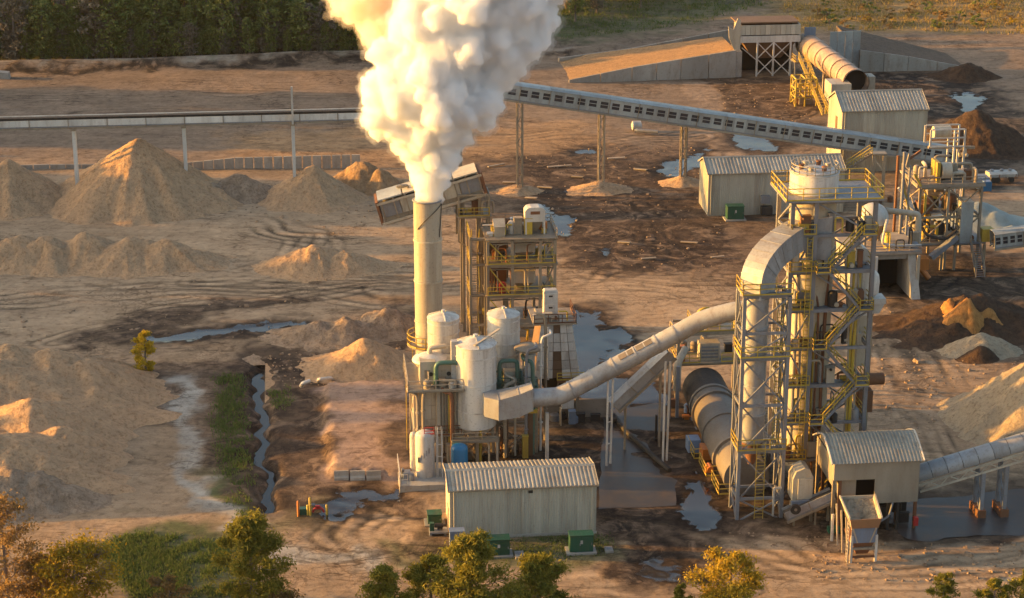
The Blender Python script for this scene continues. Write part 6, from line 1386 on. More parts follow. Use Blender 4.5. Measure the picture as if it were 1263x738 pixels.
pbar('cross_beam', 'steel_tan', t, (x0 + .4, vh + .5, 1.4), (x1 - .3, vh + .5, 1.4), .22); pbar('cross_beam', 'rust', t, (x0 + .4, vh + .5, .5), (x1 - .3, vh + .5, .5), .2)
for s_ in range(3): pbar('side_brace', 'cream', t, (x0 + .1 - .05 * s_, vh + .6 + 1.8 * s_, .1), (x0 - .05 * s_, vh + 1.6 + 1.7 * s_, zt - .4), .15)
ladder(t, (x0 - .1, vh + .3, 0), (x0 + .1, vh + .9, zt - .2), (0, 1, 0), .6, 'cream')
# crusher
v = -13.2; t = thing('crusher', 'boxy pale crusher machine left of the feed house', 'machine', (at(990, 630, v).x, v, 0))
x0, x1 = at(978, 600, v).x, at(1003, 600, v).x; zb_, zt = at(990, 618, v).z, at(990, 578, v).z
part('housing', 'beige', t, lambda m: m.prism([(x0, v, zb_), (x1, v, zb_), (x1, v, zt - 1.1), (x1 - .4, v, zt - .2), (x0 + 1.2, v, zt), (x0 + .3, v, zt - .4), (x0, v, zt - 1.2)], (0, 2.2, 0)))
pbox('front_cover', 'beige', t, x0 + .5, x1 - .15, v - .25, v - .004, zb_ + .3, zt - 1.1); pbox('belt_guard', 'white', t, x0 + .3, x1 - .4, v - .2, v - .01, zb_ - 1.6, zb_ - .01)
pbox('platform', 'steel', t, x0 - .3, x1 + 3.2, v - .3, v + 2.4, zb_ - .3, zb_ - .1) if False else pbar('platform_beam', 'blue_grey', t, (x0 - .2, v - .35, zb_ - .1), (x1 + 2.4, v - .35, zb_ + .2), .3, .5)
for x in (x0, x1, x1 + 1.8): pbox('leg', 'steel_tan', t, x - .14, x + .14, v + .2, v + .48, -.3, zb_ - .02)
A, B = at(969, 638, v - .6), at(1028, 612, v - .6)
t2, Pf, L = conveyor('feed_belt', 'short inclined belt conveyor below the crusher', A, B, 1.3, .8, 'duct', roof=False, seg=2.2)
for k in (.15, .6): q = Pf(L * k, 0, -.4); pbar('leg', 'steel_tan', t2, (q.x, q.y, -.3), (q.x, q.y, max(.1, q.z)), .18)
q = at(981, 628, v - 1.5); part('pulley_wheel', 'dark', t2, lambda m: m.tube([(q.x, v - 1.7, q.z), (q.x, v - 1.4, q.z)], .55, 18), True)
part('hub', 'steel_tan', t2, lambda m: m.tube([(q.x, v - 1.76, q.z), (q.x, v - 1.38, q.z)], .16, 10), True)
# covered tube conveyor
A, B = at(1128, 588, -12.5), at(1300, 536, -12.5)
t = thing('tube_conveyor', 'inclined conveyor under a round grey cover leaving the feed house to the right', 'conveyor', (A.x, -12.5, 0))
f = (B - A); L = f.length; f.normalize(); up = V3(-f.z, 0, f.x); n = 9
for i in range(n):
    a_, b_ = A + f * (L * i / n), A + f * (L * (i + 1) / n - .05)
    MB().tube([a_ + up * .1, b_ + up * .1], 1.05, 20, False, -.35, math.pi + .35).build('cover', M['duct'], t, True)
for y in (-1.15, 1.15): pbar('stringer', 'cream', t, A + V3(0, y, 0) - up * .5, B + V3(0, y, 0) - up * .5, .14, .24); pbar('stringer', 'cream', t, A + V3(0, y, 0) - up * 1.3, B + V3(0, y, 0) - up * 1.3, .12, .2)
m_ = 14
for i in range(m_): a_ = A + f * (L * i / m_); b_ = A + f * (L * (i + 1) / m_); pbar('lattice', 'cream', t, a_ + V3(0, -1.15, 0) - up * (.5 if i % 2 else 1.3), b_ + V3(0, -1.15, 0) - up * (1.3 if i % 2 else .5), .09)
pbar('belt', 'belt', t, A - up * .3, B - up * .3, 1.6, .08)
for px, lab in ((1208, 0), (1236, 1)):
    x = at(px, 600, -12.5).x; l = (x - A.x) / f.x; zt = A.z + f.z * l - 1.5
    for y in (-13.5, -11.5): pbox('leg', 'steel', t, x - .2, x + .2, y - .2, y + .2, -.3, zt)
    for k in range(3): pbar('brace', 'steel', t, (x, -13.3, zt * k / 3 + .2), (x, -11.7, zt * (k + 1) / 3), .13)
    pbox('leg_base', 'rust', t, x - .45, x + .45, -13.9, -11.1, -.3, .7)
# ---------------------------------------------------------------- long conveyor line across the yard
vc = 118.5
zl = at(231, 150, vc).z; A = V3(at(-60, 150, vc).x, vc, zl); B = V3(at(556, 130, vc).x, vc, zl)
t, Pf, L = conveyor('raised_conveyor', 'long level raised conveyor crossing the left half of the yard', A, B, 2.4, 1.0, 'pale_side', roof=False, seg=6.0)
for k in range(1): pbar('belt_cover', 'dark', t, A + V3(0, .2, 1.12), B + V3(0, .2, 1.12), 1.9, .35); pbar('top_rail', 'pale_side', t, A + V3(0, -1.0, 1.7), B + V3(0, -1.0, 1.7), .14, .14)
for px, py, nm in ((97, 256, 'first from the left'), (231, 250, 'second from the left'), (364, 245, 'third from the left, reaching above the conveyor')):
    g_ = V3(at(px, py - 8, vc).x, vc, 0); tt = thing('conveyor_post', 'slim pale post under the level conveyor, ' + nm, 'support', (g_.x, g_.y, 0), 'posts of the level conveyor')
    for k in (-1, 1): pbox('leg', 'pale_side', tt, g_.x - .26, g_.x + .26, g_.y + k * .55 - .2, g_.y + k * .55 + .2, -.4, zl - .48)
    pbox('head_beam', 'steel_tan', tt, g_.x - .4, g_.x + .4, g_.y - 1.3, g_.y + 1.3, zl - .8, zl - .478); pbox('sleeve', 'dark', tt, g_.x - .38, g_.x + .38, g_.y - .85, g_.y + .85, -.3, 3.0)
    if px == 364: pbox('mast', 'white', tt, g_.x - .16, g_.x + .16, vc - 1.75, vc - 1.43, zl - .5, at(364, 107, vc - 1.6).z)
A = V3(at(556, 103, 118.5).x, 118.5, at(556, 110, 118.5).z); B = at(1172, 199, 119.5); A2 = at(622, 119, 118.5); A = A2 + (A2 - B) * .10
t, Pf, L = conveyor('gallery_conveyor', 'sloping enclosed conveyor gallery with a row of dark windows', A, B, 2.6, 2.25, 'conveyor', windows=44, wfrac=(.30, .76), seg=5.0)
for px, py, nm in ((641, 236, 'nearest the steam'), (741, 232, 'the middle one of three'), (842, 225, 'rightmost, beside the puddle')):
    g_ = gp(px, py); fx = (g_.x - A.x) / (B.x - A.x); z = lerp(A.z, B.z, fx) - .48
    post_pair('gallery_post', 'latticed tan trestle under the sloping gallery, ' + nm, px, py, vc, z, 1.3, 'steel_tan', group='trestles of the sloping gallery')
tt = thing('transfer_tower', 'slim transfer tower joining the two conveyors behind the steam', 'tower', (at(545, 200, vc).x, vc, 0)); x0 = at(545, 200, vc).x
frame(tt, [x0, x0 + 3], [vc - 1.6, vc + 1.6], [-.3, 5, 10, 15], 'steel_tan', .3, .25, .14, 'fl')
# ---------------------------------------------------------------- sheds behind
p = gp(873, 266); He = at(873, 214, p.y).z; W_ = at(1040, 240, p.y).x - p.x
ms = shed('metal_shed', 'low grey green sheet metal shed with lit gable in the middle distance', p.x, p.y, W_, 7.5, He, He + 1.5, 'beige', 'roof', (.42,), pitch=.5)
part('door', 'cream', ms, lambda m: m.box(p.x - .06, p.x - .004, p.y + 3, p.y + 4.6, 0, 2.6))
pbox('air_unit', 'steel', ms, p.x + 8.2, p.x + 9.6, p.y - .9, p.y - .08, 1.9, 3.1); pbox('air_unit', 'dark', ms, p.x + 8.3, p.x + 10, p.y - 1.1, p.y - .08, .1, 1.4)
cabinet('dark green transformer cabinet against the middle distance shed', 897, 918, 251, 272, 1.6, 'green')
p = gp(1036, 212); He = at(1036, 137, p.y).z; W_ = at(1141, 180, p.y).x - p.x; hr = at(1022, 113, p.y + 5).z
bs = shed('tall_shed', 'tall tan sheet metal shed behind the sloping gallery', p.x, p.y, W_, 9.5, He, hr, 'beige', 'roof', (), pitch=.5)
part('door', 'brown', bs, lambda m: m.box(p.x - .06, p.x - .004, p.y + 3.2, p.y + 4.4, He - 7.0, He - 1.8)); pbox('window', 'pane', bs, p.x + 7.3, p.x + 7.9, p.y - .09, p.y - .04, He - 6.6, He - 5.7)
# ---------------------------------------------------------------- far drum
N0, N1 = at(1056, 102, 166), at(1011, 54, 203); N1.x = N0.x - .5
t = thing('far_drum', 'long ringed drum glowing in the sun behind the tall shed', 'drum', (N0.x, N0.y, 0)); r = 2.35
ax = lambda f_: N0.lerp(N1, f_)
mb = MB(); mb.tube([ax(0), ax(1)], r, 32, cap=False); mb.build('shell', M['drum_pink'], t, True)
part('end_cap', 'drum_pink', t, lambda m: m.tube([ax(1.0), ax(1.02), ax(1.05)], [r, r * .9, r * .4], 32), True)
part('mouth', 'black', t, lambda m: m.tube([ax(.05), ax(.06)], r * .98, 32))  # black disc stands in for the shade inside the open drum end
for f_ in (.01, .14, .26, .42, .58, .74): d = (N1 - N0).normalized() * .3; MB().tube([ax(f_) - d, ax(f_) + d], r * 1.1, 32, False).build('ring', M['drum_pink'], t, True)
for f_ in (.14, .42, .74):
    q = ax(f_)
    for k in (-1, 1): pbox('pier', 'steel_tan', t, q.x + k * 1.9 - .25, q.x + k * 1.9 + .25, q.y - .3, q.y + .3, -.3, q.z - r * .7)
    pbar('cradle', 'steel_tan', t, (q.x - 2.2, q.y, q.z - r * 1.05), (q.x + 2.2, q.y, q.z - r * 1.05), .4)
pbox('feed_box', 'cream', t, N0.x - 5.2, N0.x - 1.4, N0.y - 2, N0.y + 3, 2.2, N0.z + .2); pbox('drive_house', 'cream', t, N0.x + 1.8, N0.x + 4.2, N0.y + 2, N0.y + 5, 0, N0.z + .6)
t = thing('drum_walkway', 'yellow stepped walkway along the left of the far drum', 'walkway', (N0.x - 5, N0.y, 0))
stair(t, (N0.x - 6.4, N0.y - 6, 1.0), (N0.x - 4.9, N0.y + 20, N0.z + .6), 1.3, 'yellow', 'yellow')
for k in (.2, .5, .8): pbox('leg', 'yellow', t, N0.x - 5.9 + k - .15, N0.x - 5.9 + k + .15, N0.y - 6 + 26 * k, N0.y - 5.7 + 26 * k, -.3, 1 + (N0.z - .6) * k)
q = gp(981, 131); z = at(990, 98, q.y).z
t = thing('pump_rack', 'yellow steel frame of pumps left of the far drum', 'machine', (q.x, q.y, 0))
frame(t, [q.x, q.x + 1.8, q.x + 4], [q.y, q.y + 4], [-.3, 1.6, 3.2, z], 'yellow', .26, .22, .13, 'l'); clutter(t, q.x + .3, q.x + 3.7, q.y + .4, q.y + 3, .1, 6, 82, 1.4, ('steel_tan', 'rust')); clutter(t, q.x + .3, q.x + 3.7, q.y + .4, q.y + 3, 3.3, 4, 83, 1.2, ('yellow', 'steel_tan'))
q = gp(980, 100); z = at(980, 78, q.y).z
t = thing('access_stage', 'small railed access stage between dump station and far drum', 'platform', (q.x, q.y, 0)); frame(t, [q.x, q.x + 3.6], [q.y, q.y + 3], [-.3, z], 'steel', .25, .2, .12, 'f'); pbox('deck', 'steel_tan', t, q.x - .3, q.x + 3.9, q.y - .3, q.y + 3.2, z + .11, z + .2); railing(t, [(q.x, q.y + 3, z + .2), (q.x, q.y - .2, z + .2), (q.x + 3.6, q.y - .2, z + .2)], 'yellow', 1.2)
# ---------------------------------------------------------------- truck dump station and ramps
v = 200.0; X = lambda px: at(px, 70, v).x; Zp = lambda py, px=940: at(px, py, v).z
zt, z2, z3, z4 = Zp(31), Zp(43), Zp(44), Zp(52)
t = thing('dump_station', 'roofed truck dump station on crossed steel legs at the far ramp', 'building', (X(915), v, 0))
n = 12
for i in range(n): a_, b_ = lerp(X(912), X(986), i / n), lerp(X(912), X(986), (i + 1) / n); pbox('cladding_panel', 'beige', t, a_ + .03, b_ - .03, v - .2, v, z2, zt)
pbox('band', 'white', t, X(912), X(986), v - .5, v - .25, z4, z3)
pbox('roof', 'brown', t, X(908), X(984), v + .1, v + 6.5, zt + .3, zt + .55); pbox('rear_wall', 'brown', t, X(912), X(986), v + 6, v + 6.3, -.3, zt)
for px in (913, 985): pbox('side_wall', 'beige', t, X(px) - .15, X(px) + .15, v + .02, v + 5.9, z4 - .5, zt)
cols = [X(933), X(953), X(974)]
for u in cols: pbox('leg', 'white', t, u - .16, u + .16, v - .6, v - .28, -.3, z4)
for a_, b_ in zip(cols[:-1], cols[1:]):
    for k in (0, 1):
        za, zb_ = z4 * k / 2, z4 * (k + 1) / 2; pbar('brace', 'white', t, (a_, v - .5, za), (b_, v - .5, zb_), .18); pbar('brace', 'white', t, (a_, v - .42, zb_), (b_, v - .42, za), .18)
pbar('brace', 'white', t, (X(914), v - .5, z4 - 1), (cols[0], v - .5, z4 * .45), .16)
part('hopper', 'brown', t, lambda m: m.hexa([(X(930), v + 1.5, z4 * .45), (X(965), v + 1.5, z4 * .45), (X(965), v + 4, z4 * .45), (X(930), v + 4, z4 * .45)], [(X(916), v + .3, z4), (X(982), v + .3, z4), (X(982), v + 5.5, z4), (X(916), v + 5.5, z4)]))
pbox('pillar', 'concrete', t, X(907), X(914), v - .9, v + 1, -.3, Zp(62)); part('wing_plate', 'cream', t, lambda m: m.prism([(X(905), v - .4, Zp(62)), (X(912), v - .4, Zp(62)), (X(912), v - .4, Zp(24)), (X(908), v - .4, Zp(22)), (X(903), v - .4, Zp(36)), (X(897), v - .4, Zp(32)), (X(898), v - .4, Zp(46))], (0, .3, 0)))
pbox('interior_shade', 'black', t, X(915), X(984), v + 5.2, v + 5.9, -.2, z4 - .2)  # black slab stands in for the shade under the station
def panelwall(name, label, pts, mat, step=2.4, th=.35, cat='wall', v0=None):
    """pts: (px, py ground, py top) along the wall; one panel after another"""
    G = [(gp(a_, b_), at(a_, c_, gp(a_, b_).y).z) for a_, b_, c_ in pts]; t = thing(name, label, cat, (G[0][0].x, G[0][0].y, 0))
    for (a_, za), (b_, zb_) in zip(G[:-1], G[1:]):
        n = max(1, round((b_ - a_).length / step)); nrm = V3(-(b_ - a_).y, (b_ - a_).x, 0).normalized() * th
        for i in range(n):
            p, q = a_.lerp(b_, i / n), a_.lerp(b_, (i + 1) / n - .012); h0, h1 = lerp(za, zb_, i / n), lerp(za, zb_, (i + 1) / n - .012)
            MB().hexa([p + V3(0,0,-.5), q + V3(0,0,-.5), q + nrm + V3(0,0,-.5), p + nrm + V3(0,0,-.5)], [p + V3(0,0,h0), q + V3(0,0,h1), q + nrm + V3(0,0,h1), p + nrm + V3(0,0,h0)]).build('panel', M[mat], t)
    return t
panelwall('retaining_wall', 'pale concrete retaining wall below the sunlit ramp left of the dump station', [(702, 103, 99), (780, 100, 83), (840, 97, 73), (908, 94, 62)], 'concrete', 5.5)
panelwall('retaining_wall', 'grey concrete retaining wall right of the far drum', [(1060, 88, 62), (1120, 87, 70), (1192, 87, 83)], 'concrete', 5)
panelwall('sheet_wall', 'tall pale sheet panel wall right of the far drum top', [(1022, 86, 40), (1060, 86, 38)], 'conveyor', 1.6, .25)
panelwall('sheet_wall', 'blue grey sheet panel wall between dump station and far drum', [(990, 90, 34), (1004, 90, 34)], 'blue_grey', 1.4, .25)
t = panelwall('parapet_wall', 'low grey kerb wall along the back of the sunlit ramp', [(690, 78, 72), (780, 66, 60), (905, 52, 36)], 'concrete_tan', 6, .6)
def ramp_solid(name, A, mat):                          # earth ramp behind a retaining wall
    mb = MB(); mb.hexa([V3(p.x, p.y, -.5) for p in A], A); o = mb.build(name, M[mat], None); tag(o, kind='structure')
a_, b_ = gp(704, 102), gp(908, 93); zr = at(908, 62, b_.y).z
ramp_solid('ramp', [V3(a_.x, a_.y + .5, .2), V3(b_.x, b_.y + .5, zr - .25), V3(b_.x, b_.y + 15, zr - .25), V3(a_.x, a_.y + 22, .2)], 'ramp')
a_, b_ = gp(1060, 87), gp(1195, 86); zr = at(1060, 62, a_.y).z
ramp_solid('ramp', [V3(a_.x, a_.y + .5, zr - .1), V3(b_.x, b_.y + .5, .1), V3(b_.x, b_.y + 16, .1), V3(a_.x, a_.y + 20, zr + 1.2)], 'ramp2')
panelwall('concrete_wall', 'low dark panelled concrete wall behind the sand piles', [(200, 209, 204), (290, 208, 195), (446, 207, 191)], 'concrete', 1.7, .3)
panelwall('concrete_wall', 'thin pale concrete kerb wall at the far left behind the piles', [(-40, 211, 206), (62, 208, 203), (140, 207, 203)], 'concrete', 3, .3)
for i, (px, py, w, lab) in enumerate(((6, 98, 3.0, 'at the left picture edge'),)):
    p = gp(px, py); mb = MB(); mb.prism([(p.x - 2, p.y, -.2), (p.x + 1.0, p.y, -.2), (p.x + .8, p.y, 1.2), (p.x - 1.6, p.y, 1.5)], (0, 2, 0)); tag(mb.build('concrete_block', M['concrete'], None), 'big concrete block at the left picture edge below the forest', 'block')

# ---------------------------------------------------------------- processing line at the right
q = gp(1131, 362); v = q.y
t = thing('tunnel_portal', 'concrete tunnel portal with black mouth below the dome vessel', 'building', (at(1076, 360, v).x, v, 0))
x0, x1 = at(1074, 350, v).x, at(1130, 350, v).x; xo0, xo1 = at(1080, 350, v).x, at(1119, 350, v).x; zt = at(1100, 313, v).z; zo = at(1100, 320, v).z
pbox('wall', 'concrete', t, x0 - 3, xo0, v, v + 8, -.3, zt); part('wing_wall', 'concrete', t, lambda m: m.hexa([(xo1, v - 2.5, -.3), (x1, v - 2.5, -.3), (x1, v + 8, -.3), (xo1, v + 8, -.3)], [(xo1 - .2, v, zt), (x1 - .4, v, zt), (x1 - .4, v + 8, zt), (xo1 - .2, v + 8, zt)]))
pbox('lintel', 'concrete', t, xo0 + .003, xo1 - .25, v + .05, v + 8, zo, zt); pbox('mouth', 'black', t, xo0 + .003, xo1 - .003, v + 5, v + 5.3, -.2, zo - .004)  # black sheet stands in for the shade inside the tunnel
pbox('roof_deck', 'concrete_tan', t, x0 - 3.2, x1 + .4, v - .5, v + 9, zt + .004, zt + .3); railing(t, [(x0 - 3, v - .4, zt + .3), (x1 + .3, v - .4, zt + .3)], 'steel', .9)
for px, m_ in ((1079, 'white'), (1131, 'cream')): x = at(px, 350, v - 1.2).x; pbox('column', m_, t, x - .2, x + .2, v - 1.4, v - 1.0, -.3, zt)
xd0, xd1 = at(1059, 260, v + 4).x, at(1096, 260, v + 4).x; zd0 = at(1078, 274, v + 4).z; zdt = at(1078, 248, v + 4).z; c = ((xd0 + xd1) / 2, v + 4); r = (xd1 - xd0) / 2
td = thing('dome_vessel', 'white domed vessel standing above the tunnel mouth', 'tank', (c[0], c[1], zt + .3))
part('dome', 'white', td, lambda m: m.lathe(c, [(r, zd0), (r, zd0 + .6)] + [(r * math.cos(k * .157), zd0 + .6 + (zdt - zd0 - .9) * math.sin(k * .157)) for k in range(1, 10)] + [(.05, zdt - .3)], 32), True)
part('cone', 'steel_tan', td, lambda m: m.lathe(c, [(.7, zt + .8), (r * .97, zd0 - .004)], 32), True)
for k in range(4): an = .78 + k * 1.57; pbar('leg', 'steel_tan', td, (c[0] + r * .9 * math.cos(an), c[1] + r * .9 * math.sin(an), zt + .3), (c[0] + r * .9 * math.cos(an), c[1] + r * .9 * math.sin(an), zd0), .28)
ptube('side_pipe', 'cream', td, smooth_path([(c[0] + r * .8, c[1], zdt - 1.4), (xd1 + 2.5, c[1], zdt - 1.8), (xd1 + 4.3, c[1], zdt - 2.1), (xd1 + 4.5, c[1], zt + .3)], 6, .2), .42, 12)
ptube('vent_pipe', 'white', td, smooth_path([(xd1 - .8, c[1] - r, zd0 + 1), (xd1 - 1.6, c[1] - r - 1, zt + 1.2), (xd1 + .4, c[1] - r - 1, zt + .8), (xd1 + 4, c[1] - r - 1, zt + .8)], 5, .2), .2, 8)
clutter(td, xd1 - 1, xd1 + 5, c[1] - 4, c[1] - 1, zt + .31, 8, 90, 2.2, ('yellow', 'steel', 'dark', 'steel_tan'))
v = 70.0; xs_ = [at(px, 300, v).x for px in (1104, 1131, 1166, 1206)]; zT = at(1165, 232, v).z; zM = at(1165, 302, v).z; zQ = at(1165, 268, v).z
t = thing('mixing_plant', 'crowded open steel plant with decks at the end of the gallery', 'tower', (xs_[1], v, 0))
frame(t, xs_[1:], [v, v + 8], [-.3, zM, zQ, zT], 'steel_tan', .34, .32, .17, 'lf', skip=(0,))
pbox('top_deck', 'concrete_tan', t, xs_[1] - .6, xs_[3] + .4, v - .4, v + 8.4, zT + .165, zT + .5); railing(t, [(xs_[1] - .5, v + 8, zT + .5), (xs_[1] - .5, v - .3, zT + .5), (xs_[3] + .3, v - .3, zT + .5)], 'steel_tan', 1.1)
pbox('mid_deck', 'steel', t, xs_[1] - .3, xs_[3] + 1, v - .6, v + 8, zM + .165, zM + .34); railing(t, [(xs_[1], v - .5, zM + .34), (xs_[2] + .8, v - .5, zM + .34)], 'cream', 1.2)
pbox('upper_mid_deck', 'steel', t, xs_[1], xs_[3], v + 1.5, v + 8, zQ + .165, zQ + .3)
ptube('mast', 'steel', t, [(xs_[0], v - 2, -.3), (xs_[0], v - 2, at(1104, 188, v - 2).z)], .24, 10); ptube('mast', 'steel', t, [(xs_[0] + 1.2, v - 1, -.3), (xs_[0] + 1.2, v - 1, at(1115, 205, v - 1).z)], .18, 10)
ptube('red_mast', 'rust', t, [(xs_[0] + .6, v + 3, zM), (xs_[0] + .6, v + 3, at(1111, 192, v + 3).z)], .22, 10)
for a_, b_, m_ in (((1108, 232), (1130, 262), 'white'), ((1114, 228), (1124, 272), 'yellow'), ((1122, 196), (1136, 186), 'rust'), ((1118, 206), (1122, 190), 'steel_tan'), ((1128, 215), (1136, 230), 'yellow')):
    pbar('strut', m_, t, at(*a_, v - 1), at(*b_, v - 1), .3)
clutter(t, xs_[1] + .5, xs_[3] - .5, v + .4, v + 4, zM + .35, 26, 91, 3.2, ('steel_tan', 'rust', 'cream', 'white', 'dark', 'yellow', 'steel'), 1.7); clutter(t, xs_[1] + .5, xs_[3] - .5, v + 1.8, v + 6, zQ + .31, 18, 92, 2.6, ('steel_tan', 'rust', 'cream', 'dark', 'yellow'), 1.6)
clutter(t, xs_[1], xs_[3] - .5, v + .6, v + 6, zT + .51, 20, 93, 2.4, ('steel_tan', 'cream', 'white', 'rust'), 1.6)
clutter(t, xs_[0] - 1, xs_[1], v - 2, v + 3, zM - 1, 10, 94, 3.2, ('yellow', 'steel_tan', 'dark'), 1.6)
pbox('screen_panel', 'yellow', t, at(1153, 215, v + 2).x, at(1157, 215, v + 2).x, v + 1, v + 4, zT + .5, zT + 3.4); part('cylinder', 'cream', t, lambda m: m.tube([(at(1160, 210, v + 2).x, v + 2, zT + 2), (at(1172, 210, v + 2).x, v + 2, zT + 2)], 1.2, 20), True)
pbox('blue_grey_silo', 'conveyor', t, at(1186, 260, v - .4).x, at(1201, 260, v - .4).x, v - .4, v + 2, zM + .345, at(1190, 250, v - .4).z); pbox('brown_tank', 'rust', t, at(1137, 238, v).x, at(1150, 238, v).x, v + .6, v + 3, zQ + .305, zQ + 1.8)
st = stair(t, V3(at(1204, 331, v - 4).x, v - 4.2, 0), V3(at(1197, 296, v - .6).x, v - .6, zM + .34), 1.3, 'steel', 'steel_tan', across=(1, 0, 0))
for px in (1160, 1176, 1212): x = at(px, 320, v).x; pbox('column', 'steel_tan', t, x - .18, x + .18, v - .5, v - .14, -.3, zM)
pbar('chute', 'steel', t, at(1148, 318, v - 2), at(1180, 292, v - 1), .9, .7); ptube('hose', 'dark', t, smooth_path([at(1128, 250, v - 1), at(1140, 290, v - 2), at(1165, 296, v - 1.6), at(1180, 284, v - 1)], 6), .22, 8)
part('orange_rig', 'orange', t, lambda m: (m.box(at(1134, 322, v - 5).x, at(1146, 322, v - 5).x, v - 5, v - 3.4, 1.6, 3.2), m.tube([(at(1138, 330, v - 5).x, v - 4.4, 1.6), (at(1146, 340, v - 5).x, v - 5, .3)], .4, 10))); pbox('yellow_pump', 'yellow', t, at(1212, 292, v - .5).x, at(1226, 292, v - .5).x, v - .4, v + 1.2, zM + .345, zM + 2.2)
# feeder tower with drum at top right
v = 96.0; t = thing('feeder_tower', 'white tubular feeder frame with a drum above the gallery end', 'machine', (at(1165, 190, v).x, v, 0))
x0, x1 = at(1148, 170, v).x, at(1190, 170, v).x; za, zb_ = at(1165, 181, v).z, at(1165, 160, v).z
for u in (x0, x1 - 1.6, x1):
    for y in (v, v + 3): pbox('post', 'white', t, u - .13, u + .13, y - .13, y + .13, za if u == x0 else -.3, zb_)
for z in (za, (za + zb_) / 2, zb_):
    for y in (v, v + 3): pbar('rail', 'white', t, (x0 + .14, y, z), (x1 - .14, y, z), .2)
part('drum', 'beige', t, lambda m: m.tube([(x0 + .8, v + 1.5, zb_ - .8), (x1 - 1.9, v + 1.5, zb_ - .8)], 1.0, 20), True); clutter(t, x1 - 1.2, x1 + 1, v, v + 2, za - 2, 5, 95, 1.8, ('cream', 'steel_tan')); pbar('beam', 'steel_tan', t, (x0, v + 1, za - .3), (x1 + 2, v + 1, za - .5), .4)
# access stair and legs under the gallery near the tall shed
v = 104.0; t = thing('access_stair', 'yellow railed stair under the sloping gallery beside the tall shed', 'stair', (at(1045, 220, v).x, v, 0))
A, B = at(1041, 213, v), at(1076, 190, v); stair(t, A, B, 1.4, 'steel_tan', 'yellow', across=(0, 1, 0)); z = B.z
for px in (1044, 1077, 1090): x = at(px, 210, v).x; pbox('leg', 'steel_tan', t, x - .22, x + .22, v - .2, v + .2, -.3, at(px, 192 if px > 1050 else 212, v).z)
pbox('landing', 'steel_tan', t, B.x, at(1094, 190, v).x, v - .3, v + 1.6, z - .1, z + .06); pbar('brace', 'cream', t, at(1078, 196, v), at(1089, 210, v), .2); x = at(1082, 230, v).x
clutter(t, B.x, B.x + 4, v - 1, v + 2, 0, 6, 96, 2.0, ('yellow', 'rust', 'steel_tan'))
# boxes and tank trailer
p = gp(1205, 234); tb = thing('site_container', 'pale blue site container beside the white tank trailer', 'container', p); h = at(1205, 212, p.y).z - 1.2
pbox('body', 'blue_box', tb, p.x, p.x + 2.0, p.y, p.y + 2.6, .1, h); pbox('roof', 'steel', tb, p.x - .06, p.x + 2.06, p.y - .06, p.y + 2.66, h + .003, h + .12); pbox('door', 'blue_grey', tb, p.x + .4, p.x + 1.3, p.y - .06, p.y - .004, .2, h - .3)
p = gp(1211, 236); tb = thing('water_tank', 'small blue cube tank in front of the site container', 'tank', p)
pbox('body', 'blue', tb, p.x, p.x + 1.4, p.y - .6, p.y + .5, .1, 1.6); pbox('lid', 'blue_box', tb, p.x + .1, p.x + 1.3, p.y - .5, p.y + .4, 1.603, 1.72)
p = gp(1220, 226); tb = thing('tank_trailer', 'white boxy tank trailer parked below the dark pile', 'trailer', p); L = at(1255, 215, p.y).x - p.x; h = at(1230, 209, p.y).z - .6
part('tank_body', 'white', tb, lambda m: m.prism([(p.x, p.y, .9), (p.x, p.y + 2.2, .9), (p.x, p.y + 2.4, h - .3), (p.x, p.y + 1.9, h), (p.x, p.y + .3, h), (p.x, p.y - .1, h - .3)], (L, 0, 0)))
for k in range(4): x = p.x + .2 + (L - .5) * k / 3; pbox('rib', 'rust' if k % 2 else 'cream', tb, x, x + .1, p.y - .14, p.y + 2.43, .8, h - .28)
for k in (.15, .3, .8): ptube('wheel', 'dark', tb, [(p.x + L * k, p.y - .05, .45), (p.x + L * k, p.y + .4, .45)], .48, 14)
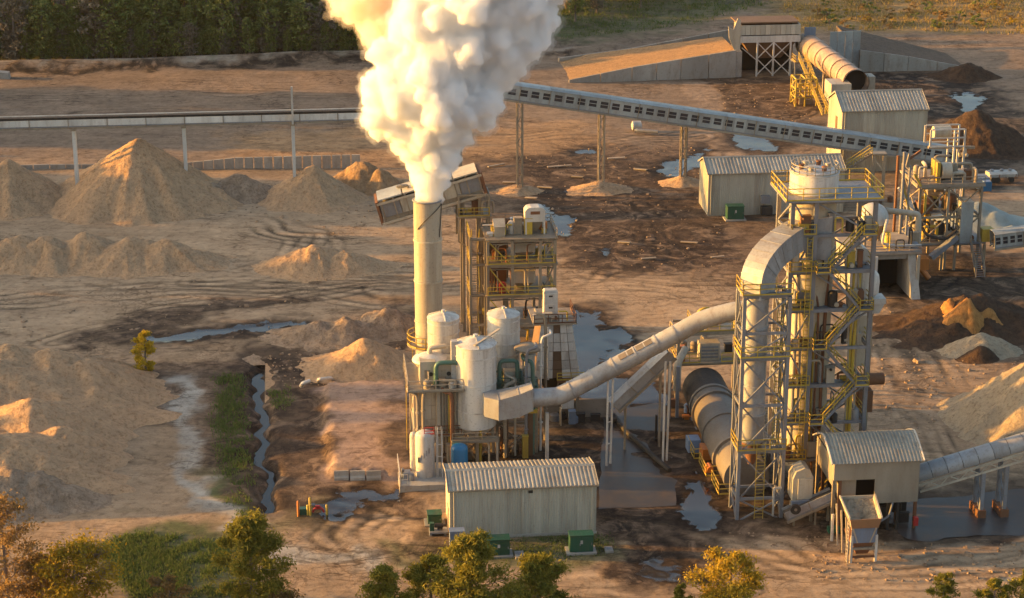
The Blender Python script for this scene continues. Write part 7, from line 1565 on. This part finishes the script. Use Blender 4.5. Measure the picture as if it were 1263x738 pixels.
for k in (.15, .5, .8): part('hatch', 'steel', tb, lambda m: m.lathe((p.x + L * k, p.y + 1.1), [(.3, h + .003), (.3, h + .3), (.2, h + .34)], 10), True)
# tarped mound and its conveyor
p = gp(1203, 292)
heap('covered_mound', 'grey green tarped mound right of the mixing plant', [(1208, 246, 1209, 276, 1.3, 1), (1228, 258, 1228, 280, 1.5, 1), (1250, 276, 1250, 290, 1.6, 1)], 'tarp', rough=.15, gully=.15, seed=33, cat='pile')
A, B = at(1224, 303, 66), at(1330, 289, 66)
conveyor('belt_gallery', 'blue grey conveyor gallery with dark windows at the right picture edge', A, B, 2.2, 1.9, 'conveyor', windows=12, wfrac=(.2, .75))

# ---------------------------------------------------------------- thin warm haze in the evening air
hz = MB().box(-9000, 9000, -9000, 9500, -12, 98).build('haze', bpy.data.materials.new('haze'), None, base=(0, 0, 0)); hm_ = hz.data.materials[0]; hm_.use_nodes = True; hm_.node_tree.nodes.clear()
ho = hm_.node_tree.nodes.new('ShaderNodeOutputMaterial'); hv = hm_.node_tree.nodes.new('ShaderNodeVolumePrincipled')
hv.inputs['Color'].default_value = (.95, .9, .85, 1); hv.inputs['Density'].default_value = .00002; hv.inputs['Anisotropy'].default_value = .3
hm_.node_tree.links.new(hv.outputs[0], ho.inputs['Volume']); tag(hz, kind='stuff')

rs_ = random.Random(77)
for i, (px, py, L_) in enumerate(((612,205,3.2),(628,226,2.2),(672,232,2.6),(690,206,4.2),(712,219,2.0),(760,196,3.0),(790,210,2.4),(655,245,2.0),(800,320,2.2),(850,300,2.6),(770,300,2.0),(885,318,2.0))):
    g_ = gp(px, py); an = rs_.uniform(-.7, .7); d = V3(math.cos(an), math.sin(an), 0) * L_ / 2; mb = MB(); mb.bar(g_ - d + V3(0, 0, .1), g_ + d + V3(0, 0, .22), rs_.uniform(.3, .6), .14)
    tag(mb.build('scrap_board', M['concrete_tan' if i % 2 else 'steel_tan'], None), 'pale scrap board lying in the mud near the sloping gallery', 'board', 'scrap boards in the mud')
